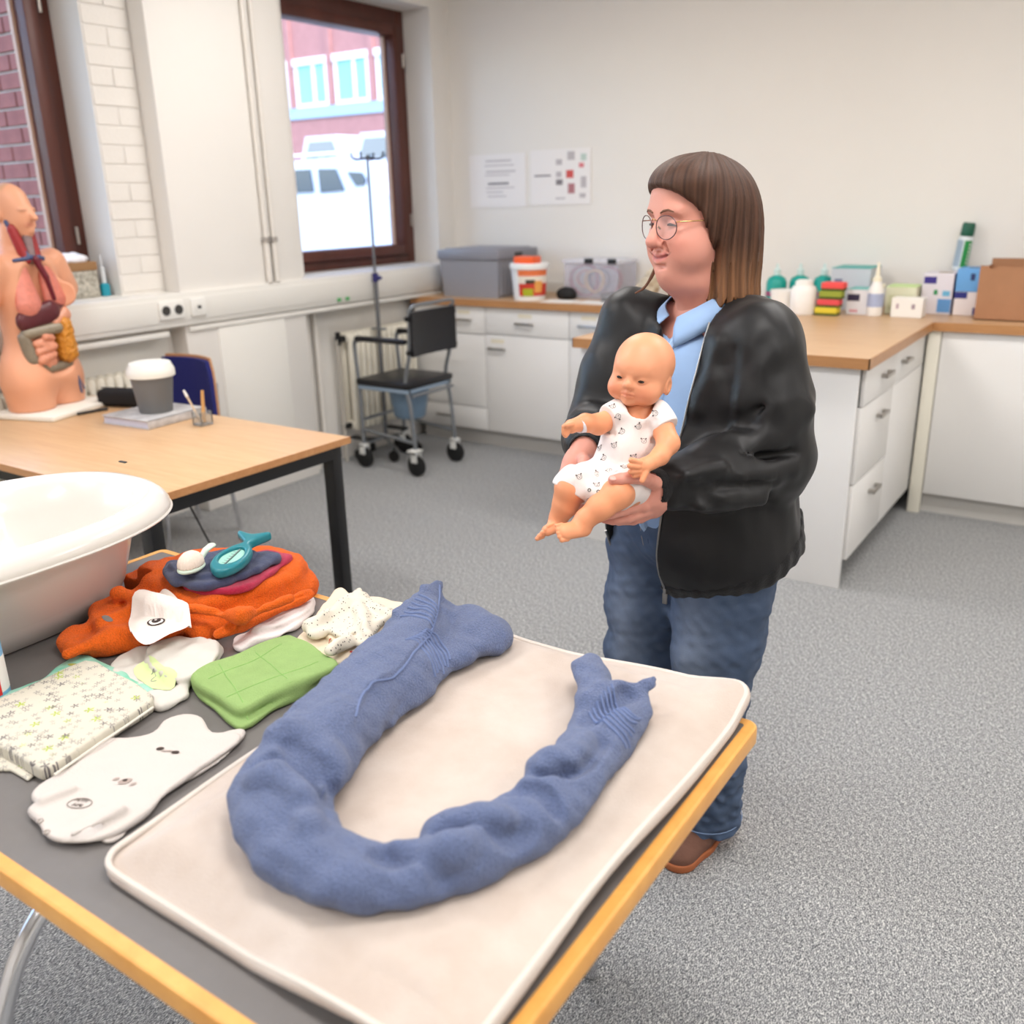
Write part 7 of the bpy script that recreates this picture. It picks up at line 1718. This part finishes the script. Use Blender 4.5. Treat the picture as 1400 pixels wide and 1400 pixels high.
# arms stay whole where the opening would have cut them
AF = Field(JF.lo, JF.lo+JF.h*(JF.n-1), JF.h)
AF.chain([(E_l, .078), (m1+np.array([0, 0, -0.008]), .068), (E_l*0.10+Wr_l*0.90, .050)], 0.03); AF.chain([(E_r, .074), (E_r*0.5+Wr_r*0.5, .064), (E_r*0.12+Wr_r*0.88, .048)], 0.03)
nn_ = np.minimum(JF.F.shape, AF.F.shape); sl_ = tuple(slice(0, int(q)) for q in nn_)
keep = (AF.F[sl_] < 0.004); JF.F[sl_] = np.where(keep, np.minimum(JF.F[sl_], np.maximum(hide_arm[sl_], AF.F[sl_]-0.004)), JF.F[sl_])
HB = Field(JF.lo, JF.lo+JF.h*(JF.n-1), JF.h); cut_ = tuple(slice(0, int(q)) for q in np.minimum(HB.F.shape, JF.F.shape)); HB.F[cut_] = JF.F[cut_]-0.0035
HB.op(lambda X, Y, Z: -(hem_fn(X, Y, Z)-0.052), (-2, 1, 0.5), (0, 3, 1.5), 0.004, 's')
rq = waves(141, 6, 0.02, 0.03); HB.warp(lambda X, Y, Z: 0.0015*np.sin(np.arctan2(Y-PB[1], X-PB[0])*46)+0*Z)
V_, Q_ = JF.mesh(1)
jacket = solid('jacket', V_, Q_, m_jack, woman)
V_, Q_ = HB.mesh(1); solid('hem_band', V_, Q_, m_rib, jacket, label='ribbed black hem band')
# knitted cuffs
def cuff(E, W, r, dirn):
    d = (W-E)/np.linalg.norm(W-E); F = Field(W-0.10, W+0.10, 0.003); F.cone(W-d*0.030, W+d*0.012, r, r*0.93, 0); F.cone(W+d*0.02, W+d*0.05, r*0.80, r*0.8, 0.004, 's'); V, Q = F.mesh(1)
    solid('cuff', V, Q, m_rib, jacket)
cuff(E_l, Wr_l, 0.040, 1); cuff(E_r, Wr_r, 0.038, 1)
# zip along her left front edge with a pull tab
zp = []
for z in np.linspace(1.30, 0.69, 26):
    xe = float(np.interp(z, [0.55, 0.76, 0.90, 1.05, 1.22, 1.33], [-0.045, -0.050, -0.062, -0.075, -0.074, -0.062]))
    p = surf(JF, xe-0.010, z)
    if p is not None: zp.append(p+PF_*0.003+PR_*0.004)
m_zip = mat('silver_zip', (150, 148, 146), 0.35, 0.9)
zt_ = np.array(zp); zs_ = zt_.copy()
for _ in range(3): zs_[1:-1] = (zs_[:-2]+zs_[1:-1]*2+zs_[2:])/4
obj('zip_teeth', MB().tube([p for p in zs_], 0.0024, 8), m_zip, jacket)
zb = zs_[-1]
obj('zip_pull', MB().box((zb[0]-0.006, zb[1]-0.004, zb[2]-0.030), (zb[0]+0.006, zb[1]+0.002, zb[2]-0.004), 0.002).box((zb[0]-0.004, zb[1]-0.006, zb[2]-0.006), (zb[0]+0.004, zb[1]+0.002, zb[2]+0.008), 0.002), m_zip, jacket)
zr = [surf(JF, 0.152, z) for z in np.linspace(0.80, 0.70, 8)]; zr = [p+PF_*0.003 for p in zr if p is not None]
if len(zr) > 2: obj('zip_teeth', MB().tube(zr, 0.003, 8), m_zip, jacket)

# --- jeans
def denim_mat():
    m = mat('blue_denim', (70, 92, 126), 0.85, bump=(420, 0.35, 0.0015), attr=True, var=(60, 0.10)); return m
JN = Field((-1.18, 1.55, 0.02), (-0.36, 2.32, 0.98), 0.005)
JN.ell(LB(0, 0.03, 0.84), (0.205, 0.165, 0.15), 0, R=RB)
LEG = {}
for s in (-1, 1):
    hp_, kn_, an_ = LB(s*0.105+0.005, 0.045, 0.74), LB(s*0.115+0.018, 0.068, 0.45), LB(s*0.115+0.035, 0.042, 0.055); LEG[s] = (hp_, kn_, an_)
    JN.chain([(hp_, .122), (LB(s*0.112+0.012, 0.06, 0.58), .104), (kn_, .087), (LB(s*0.115+0.025, 0.05, 0.24), .080), (an_, .084)], 0.03)
JN.cone(LB(0, 0.20, 0.70), LB(0, 0.16, 0.60), 0.010, 0.016, 0.03, 's'); JN.cone(LB(0, 0.14, 0.60), LB(0, 0.12, 0.1), 0.015, 0.03, 0.03, 's')
dw1, dw2 = waves(111, 10, 0.08, 0.2), waves(112, 12, 0.03, 0.07)
JN.warp(lambda X, Y, Z: 0.004*dw1(X, Y, Z)+0.0018*dw2(X, Y, Z*1.4)*(1+1.5*(Z < 0.25)))
JN.op(lambda X, Y, Z: Z-0.045+0*X+0*Y, (-2, 0, 0), (0, 3, 0.045), 0.003, 's'); JN.op(lambda X, Y, Z: 0.955-Z+0*X+0*Y, (-2, 0, 0.955), (0, 3, 1.0), 0.003, 's')
V_, Q_ = JN.mesh(1)
def denim_tint(V):
    lx, ly = local_xy(V[:,0], V[:,1]); z = V[:,2]; c = np.tile(tin((68, 84, 110)), (len(V), 1))
    fade = np.exp(-((np.abs(np.abs(lx)-0.11)/0.05)**2))*smooth01(ly/0.10)*np.exp(-((z-0.56)/0.17)**2); w = dw2(V[:,0]*1.3, V[:,1]*1.3, V[:,2]*1.3)
    k = np.clip(fade*0.6+0.03*w, 0, 1)[:, None]; c = c*(1-k)+tin((138, 150, 170))*k
    k2 = (smooth01((0.075-z)/0.02)*0.3)[:, None]; return c*(1-k2)+tin((96, 120, 156))*k2
jeans = solid('jeans', V_, Q_, denim_mat(), woman, tint=denim_tint)
def jseam(pts, r=0.0018, m=None):
    q = [surf(JN, x, z) for x, z in pts]; q = [p+PF_*0.001 for p in q if p is not None]
    if len(q) > 2:
        q = np.array(q)
        for _ in range(2): q[1:-1] = (q[:-2]+q[1:-1]*2+q[2:])/4
        obj('seam', MB().tube(list(q), r, 6), m or mat('denim_thread', (44, 58, 86), 0.9), jeans)
jseam([(0.0, z) for z in np.linspace(0.94, 0.68, 12)]); jseam([(0.03-0.03*t**2, 0.92-0.17*t) for t in np.linspace(0, 1, 10)], 0.0014, mat('gold_thread', (150, 140, 130), 0.9))
for s in (-1, 1):
    an_ = LEG[s][2]; hemr = []
    obj('hem_stitch', MB().tube([(an_[0]+0.0905*math.cos(t), an_[1]+0.0905*math.sin(t), 0.078) for t in [k*math.pi/16 for k in range(32)]], 0.0012, 6, True), mat('pale_denim_thread', (120, 142, 176), 0.9), jeans)

# --- brown trainers
m_suede = mat('brown_suede', (118, 82, 68), 0.85, bump=(260, 0.3, 0.0015), var=(30, 0.15)); m_gum = mat('gum_sole', (168, 96, 56), 0.6); m_cream2 = mat('cream_leather', (236, 226, 206), 0.6)
for s in (-1, 1):
    a_ = LB(s*0.115+0.035, 0.037, 0); fd = PF_*0.985+PR_*(s*0.17); fd /= np.linalg.norm(fd); rd = np.array([fd[1], -fd[0], 0])
    Mx = np.eye(4); Mx[:3, 0] = rd; Mx[:3, 1] = fd; Mx[:3, 2] = (0, 0, 1); Mx[:3, 3] = a_
    S_ = Field((-0.07, -0.12, -0.01), (0.07, 0.21, 0.13), 0.003)
    S_.cone((0, -0.06, 0.035), (0, 0.05, 0.035), 0.038, 0.042, 0.02); S_.cone((0, 0.05, 0.032), (s*0.004, 0.125, 0.026), 0.044, 0.042, 0.02, 'u', (np.array([0, 0, 1.0]), 0.8)); S_.cone((0, -0.05, 0.05), (0, 0.0, 0.085), 0.036, 0.036, 0.02); S_.cone((0, 0.02, 0.06), (0, 0.09, 0.045), 0.028, 0.026, 0.02)
    S_.op(lambda X, Y, Z: Z-0.016+0*X+0*Y, (-1, -1, -0.1), (1, 1, 0.016), 0, 's'); V, Q = S_.mesh(1)
    sh_ = solid('shoe', V, Q, m_suede, woman, M=Mx, label='brown suede trainer')
    S_ = Field((-0.07, -0.12, -0.01), (0.07, 0.21, 0.06), 0.003); S_.cone((0, -0.062, 0.012), (0, 0.05, 0.012), 0.043, 0.046, 0.02); S_.cone((0, 0.05, 0.012), (s*0.004, 0.127, 0.012), 0.047, 0.045, 0.02)
    S_.op(lambda X, Y, Z: Z-0.001+0*X+0*Y, (-1, -1, -0.1), (1, 1, 0.001), 0, 's'); S_.op(lambda X, Y, Z: 0.021-Z+0*X+0*Y, (-1, -1, 0.021), (1, 1, 0.2), 0, 's'); V, Q = S_.mesh(1)
    solid('sole', V, Q, m_gum, sh_, M=Mx)
    Mx4 = Matrix(Mx.tolist())
    obj('lace', MB().tube(catmull([(-0.022, 0.052, 0.086), (0.0, 0.058, 0.092), (0.022, 0.052, 0.086)], 4), 0.003, 6).tube(catmull([(-0.022, 0.07, 0.078), (0.0, 0.076, 0.083), (0.022, 0.07, 0.078)], 4), 0.003, 6).xform(Mx4), m_suede, sh_)
    S_ = Field((-0.07, -0.05, 0.0), (0.07, 0.12, 0.1), 0.003); S_.box((-0.040, 0.012, 0.055), (0.006, 0.022, 0.014), 0.005); V, Q = S_.mesh(1); solid('side_tab', V, Q, m_cream2, sh_, M=Mx)
    obj('toe_stitch', MB().tube(catmull([(-0.036, 0.085, 0.046), (-0.02, 0.135, 0.047), (0.0, 0.146, 0.046), (0.022, 0.133, 0.047), (0.036, 0.085, 0.046)], 5), 0.0015, 6).xform(Mx4), mat('dark_suede_stitch', (86, 58, 48), 0.9), sh_)

# ================================================================== THE BABY DOLL
DR = root('baby_doll', 'bald vinyl baby doll in a bear print romper held by the woman', 'doll', P(830, 680, 1.70))
DSK = (232, 160, 122)
m_doll = mat('doll_vinyl', DSK, 0.42, attr=True, sss=0.08, spec=0.4)
def camdir(a, b, c): v = C_RT*a+C_UP*b-C_FW*c; return v/np.linalg.norm(v)
dF = camdir(-0.50, -0.25, 0.83); dL = camdir(0.858, -0.268, 0.437); dL = dL-dF*(dL @ dF); dL /= np.linalg.norm(dL); dX = -dL; dU = np.cross(dX, dF)
D0 = P(877, 507, 1.745)
MD = np.eye(4); MD[:3, 0] = dX; MD[:3, 1] = dF; MD[:3, 2] = dU; MD[:3, 3] = D0
DH = Field((-0.075, -0.085, -0.085), (0.075, 0.085, 0.085), 0.0015)
DH.ell((0, -0.012, 0.013), (0.0565, 0.0650, 0.0580), 0); DH.ell((0, 0.006, -0.026), (0.0470, 0.0470, 0.0390), 0.025)
for s in (-1, 1):
    DH.ell((s*0.028, 0.026, -0.034), (0.023, 0.024, 0.022), 0.014)                     # round cheeks
    DH.ell((s*0.0215, 0.0545, -0.0085), (0.0105, 0.007, 0.0055), 0.010, 's'); DH.ell((s*0.0215, 0.0430, -0.0090), (0.0100, 0.0085, 0.0075), 0.004)
    DH.cone((s*0.0150, 0.0545, -0.0105), (s*0.0290, 0.0490, -0.0095), 0.0017, 0.0015, 0.0015, 's')
    DH.ell((s*0.0535, -0.010, -0.020), (0.0065, 0.0125, 0.0175), 0.004); DH.ell((s*0.0590, -0.006, -0.018), (0.0035, 0.007, 0.0105), 0.003, 's')
DH.ell((0, 0.040, 0.012), (0.030, 0.012, 0.012), 0.02)                                # heavy brow
DH.ell((0, 0.0560, -0.0205), (0.0075, 0.0080, 0.0070), 0.007); DH.cone((0, 0.050, -0.006), (0, 0.0575, -0.018), 0.004, 0.005, 0.006)
for s in (-1, 1):
    DH.ell((s*0.0065, 0.0530, -0.0230), (0.0045, 0.0055, 0.0045), 0.003); DH.ell((s*0.0035, 0.0590, -0.0265), (0.0017, 0.0020, 0.0018), 0.001, 's')
    DH.cone((0, 0.0545, -0.0350), (s*0.0100, 0.0510, -0.0365), 0.0040, 0.0028, 0.003); DH.cone((0, 0.0530, -0.0420), (s*0.0090, 0.0495, -0.0415), 0.0042, 0.0030, 0.003)
    DH.cone((0, 0.0590, -0.0382), (s*0.0120, 0.0520, -0.0398), 0.0011, 0.0012, 0.0015, 's')
DH.ell((0, 0.0395, -0.0530), (0.013, 0.011, 0.009), 0.010)
V_, Q_ = DH.mesh(0)
def doll_head_tint(V):
    x, y, z = V[:,0], V[:,1], V[:,2]; c = np.tile(tin(DSK), (len(V), 1))
    def mx(c, k, col): k = np.clip(k, 0, 1)[:, None]; return c*(1-k)+tin(col)*k
    c = mx(c, np.exp(-(((np.abs(x)-0.03)/0.016)**2+((y-0.04)/0.03)**2+((z+0.034)/0.014)**2))*0.5, (212, 114, 84))
    c = mx(c, np.exp(-((x/0.013)**2+((z+0.0382)/0.0055)**2))*(y > 0.045)*0.55, (196, 96, 76))
    return c
dparts = [(V_ @ MD[:3, :3].T+MD[:3, 3], Q_, doll_head_tint(V_))]
DB_ = Field(P(740, 735, 1.60)-np.array([0.10, 0.10, 0.05]), P(915, 560, 1.76)+np.array([0.16, 0.12, 0.05]), 0.0017)
def DP(*a): return P(*a)
DB_.cone(DP(874, 545, 1.745), DP(872, 556, 1.745), 0.026, 0.026, 0.01)
DB_.chain([(DP(868, 580, 1.745), .046), (DP(858, 615, 1.735), .046), (DP(840, 652, 1.720), .046)], 0.02)
ra = [(DP(846, 568, 1.745), .021), (DP(818, 580, 1.710), .0195), (DP(800, 578, 1.690), .0165), (DP(791, 580, 1.682), .0125)]
DB_.chain(ra, 0.008)
la = [(DP(903, 578, 1.715), .023), (DP(914, 606, 1.672), .0205), (DP(902, 624, 1.648), .0165), (DP(892, 631, 1.636), .0130)]
DB_.chain(la, 0.008)
rl = [(DP(812, 662, 1.700), .036), (DP(780, 666, 1.655), .028), (DP(773, 690, 1.660), .0235), (DP(764, 706, 1.665), .0160), (DP(760, 715, 1.662), .0145)]
DB_.chain(rl, 0.012)
ll = [(DP(862, 668, 1.690), .036), (DP(843, 676, 1.625), .0275), (DP(820, 694, 1.615), .0235), (DP(800, 710, 1.610), .0175), (DP(795, 716, 1.607), .0160)]
DB_.chain(ll, 0.012)
# feet with toes
def foot(heel, toe, rh, rt_, spread, up):
    DB_.cone(heel, toe, rh, rt_, 0.008, 'u', (np.array(up)/np.linalg.norm(up), 0.75)); n = np.array(spread)/np.linalg.norm(spread); d = (toe-heel)/np.linalg.norm(toe-heel)
    for i in range(5):
        o = (i-2)*0.0072; b = toe+n*o+d*(0.011-abs(i-1.2)*0.0016); DB_.cone(b-d*0.008, b+d*0.006, 0.0048-0.0003*i, 0.0046-0.0003*i, 0.0012)
foot(DP(797, 722, 1.607), DP(772, 727, 1.580), 0.0170, 0.0160, C_UP*0.75+C_RT*(-0.35), C_FW*(-0.6)+C_UP*0.4+C_RT*0.4)
foot(DP(763, 719, 1.660), DP(749, 725, 1.642), 0.0145, 0.0125, C_UP*0.6+C_RT*0.5, C_FW*(-0.6)+C_UP*0.6-C_RT*0.3)
# fists
def fist(c, dirs, r): 
    DB_.ell(c, (r, r, r), 0.006)
    for a, b, r_ in dirs: DB_.cone(a, b, r_, r_*0.85, 0.002)
c = DP(781, 583, 1.675); DB_.cone(DP(791, 580, 1.682), c, 0.0125, 0.0135, 0.006)
for i, (dx, dy) in enumerate(((-8, -4), (-9, 1), (-8, 6), (-4, 9))):
    DB_.cone(DP(779+dx*0.3, 583+dy*0.6, 1.668), DP(775+dx*0.45, 587+dy*0.9, 1.664), 0.0056, 0.0052, 0.0015)
DB_.cone(DP(783, 580, 1.666), DP(774, 582, 1.660), 0.0052, 0.0045, 0.0015)
DB_.cone(DP(892, 631, 1.636), DP(880, 637, 1.622), 0.0135, 0.0155, 0.006)
for a, b in (((874, 632, 1.612), (863, 629, 1.606)), ((873, 638, 1.610), (861, 637, 1.604)), ((874, 644, 1.612), (862, 645, 1.607)), ((877, 648, 1.616), (867, 650, 1.611)), ((883, 645, 1.612), (878, 657, 1.604))):
    DB_.cone(DP(*a), DP(*b), 0.0062, 0.0052, 0.0015)
V_, Q_ = DB_.mesh(0)
def doll_tint(V):
    c = np.tile(tin((234, 158, 116)), (len(V), 1)); w = waves(121, 8, 0.03, 0.08)(V[:,0], V[:,1], V[:,2]); return c*(1+0.05*w[:, None])
dparts.append((V_, Q_, doll_tint(V_)))
VV2 = np.concatenate([p[0] for p in dparts]); QQ2 = np.concatenate([dparts[0][1], dparts[1][1]+len(dparts[0][0])]); CC2 = np.concatenate([p[2] for p in dparts])
solid('doll_body', VV2, QQ2, m_doll, DR, tint=lambda V: CC2)
def LD(x, y, z): return D0+dX*x+dF*y+dU*z
for s in (-1, 1):
    obj('eye', MB().tube([LD(s*0.0165, 0.0515, -0.0108), LD(s*0.0205, 0.0522, -0.0100), LD(s*0.0245, 0.0506, -0.0098), LD(s*0.0275, 0.0487, -0.0100)], [0.0010, 0.0027, 0.0027, 0.0010], 8), mat('doll_eye', (30, 24, 22), 0.2), DR)
# wristband
wd = DP(795, 580, 1.686); wdir = (ra[3][0]-ra[2][0])/np.linalg.norm(ra[3][0]-ra[2][0])
F_ = Field(wd-0.03, wd+0.03, 0.0018); F_.cone(wd-wdir*0.006, wd+wdir*0.006, 0.0170, 0.0160, 0)
for sg in (-1, 1): F_.cone(wd+wdir*sg*0.021, wd+wdir*sg*0.028, 0.0205, 0.0205, 0, 's')
V_, Q_ = F_.mesh(0); solid('wristband', V_, Q_, mat('white_wristband', (232, 226, 232), 0.5), DR)
# romper
m_romper = mat('romper_cotton', (236, 226, 222), 0.9, bump=(380, 0.3, 0.0012))
RF = Field(DB_.lo, DB_.lo+DB_.h*(DB_.n-1), 0.0022)
RF.chain([(DP(868, 576, 1.745), .052), (DP(858, 612, 1.733), .052), (DP(840, 652, 1.718), .053)], 0.02)
RF.chain([(DP(850, 566, 1.742), .031), (DP(830, 573, 1.720), .026)], 0.012); RF.chain([(DP(896, 567, 1.728), .030), (DP(909, 586, 1.702), .028)], 0.012)
RF.chain([(DP(812, 660, 1.702), .043), (DP(782, 663, 1.660), .036)], 0.014); RF.chain([(DP(860, 664, 1.695), .043), (DP(846, 670, 1.648), .036)], 0.014)
RF.cone(DP(823, 680, 1.66), DP(815, 690, 1.665), 0.020, 0.012, 0.012)                    # crotch flap with poppers
rw = waves(131, 12, 0.025, 0.07); RF.warp(lambda X, Y, Z: 0.0022*rw(X, Y, Z))
for a, b in (((795, 655, 1.625), (850, 668, 1.625)), ((790, 663, 1.620), (838, 676, 1.620)), ((880, 600, 1.668), (895, 575, 1.69)), ((815, 640, 1.66), (870, 655, 1.655))): RF.cone(DP(*a), DP(*b), 0.004, 0.003, 0.006, 's')
# open neck, sleeve ends and leg ends
RF.cone(DP(873, 548, 1.73), DP(873, 560, 1.725), 0.033, 0.031, 0.004, 's')
def cut(p, q, r):                                                              # open a tube end with a flat hem
    d = (q-p)/np.linalg.norm(q-p); u_ = np.cross(d, (0, 0, 1.0)); u_ /= np.linalg.norm(u_); v_ = np.cross(d, u_); RF.box(q+d*0.016, (r*1.2, r*1.2, 0.016), 0.002, 0.002, 's', (u_, v_, d))
cut(DP(850, 566, 1.742), DP(829, 573, 1.722), 0.024); cut(DP(896, 567, 1.728), DP(910, 587, 1.700), 0.024)
cut(DP(784, 655, 1.660), DP(776, 671, 1.655), 0.030); cut(DP(862, 662, 1.700), DP(838, 674, 1.630), 0.031)
RF.cone(DP(797, 667, 1.648), DP(832, 676, 1.628), 0.017, 0.017, 0.012); RF.cone(DP(812, 672, 1.634), DP(808, 688, 1.640), 0.014, 0.010, 0.008)
V_, Q_ = RF.mesh(0); romper = solid('romper', V_, Q_, m_romper, DR)
def hit(F, px, py, s0=1.50, s1=1.85):
    for i in range(500):
        p = P(px, py, s0+(s1-s0)*i/499); g_ = np.round((p-F.lo)/F.h).astype(int)
        if (g_ >= 1).all() and (g_ < F.n-1).all() and F.F[g_[0], g_[1], g_[2]] < 0:
            a = g_; F_ = F.F; n = np.array([F_[a[0]+1, a[1], a[2]]-F_[a[0]-1, a[1], a[2]], F_[a[0], a[1]+1, a[2]]-F_[a[0], a[1]-1, a[2]], F_[a[0], a[1], a[2]+1]-F_[a[0], a[1], a[2]-1]]); n = n/(np.linalg.norm(n)+1e-9)
            return p, n
    return None
m_bear = mat('bear_print_dark', (60, 56, 58), 0.9)
def bear(px, py, rot):
    h_ = hit(RF, px, py)
    if h_ is None: return
    p, n = h_; u = np.cross(C_UP, n); u /= np.linalg.norm(u); v = np.cross(n, u); c, s = math.cos(rot), math.sin(rot); u, v = u*c+v*s, v*c-u*s; p = p+n*0.0008
    m = MB(); m.tube([p+u*0.0052*math.cos(t)+v*0.0046*math.sin(t) for t in [k*math.pi/7 for k in range(14)]], 0.00035, 4, True)
    for sx in (-1, 1): m.cyl(p+u*sx*0.0052+v*0.0046-n*0.0002, p+u*sx*0.0052+v*0.0046+n*0.0004, 0.0014, n=8); m.cyl(p+u*sx*0.0020+v*0.0008, p+u*sx*0.0020+v*0.0008+n*0.0004, 0.0006, n=6)
    m.cyl(p-v*0.0014, p-v*0.0014+n*0.0004, 0.0009, n=6)
    obj('bear_print', m, m_bear, romper)
for (x, y, r_) in ((845, 569, 2.8), (873, 583, 0.7), (851, 590, 1.2), (832, 592, 2.6), (880, 603, 0.0), (840, 609, 0.2), (820, 613, 0.3), (826, 626, 1.2), (866, 625, 0.2), (854, 638, 0.6), (833, 643, 2.6), (816, 648, 1.0), (792, 652, 0.3), (816, 663, 0.1), (888, 566, 0.6), (896, 565, 1.6), (838, 556, 0.5), (806, 684, 2.8)):
    bear(x, y, r_)
for px in ((806, 670), (818, 672)):
    h_ = hit(RF, *px)
    if h_: p, n = h_; u = np.cross(C_UP, n); u /= np.linalg.norm(u); v = np.cross(n, u); obj('popper', MB().tube([p+n*0.001+u*0.0028*math.cos(t)+v*0.0028*math.sin(t) for t in [k*math.pi/6 for k in range(12)]], 0.0007, 6, True), mat('popper_metal', (84, 80, 70), 0.35, 0.8), romper)
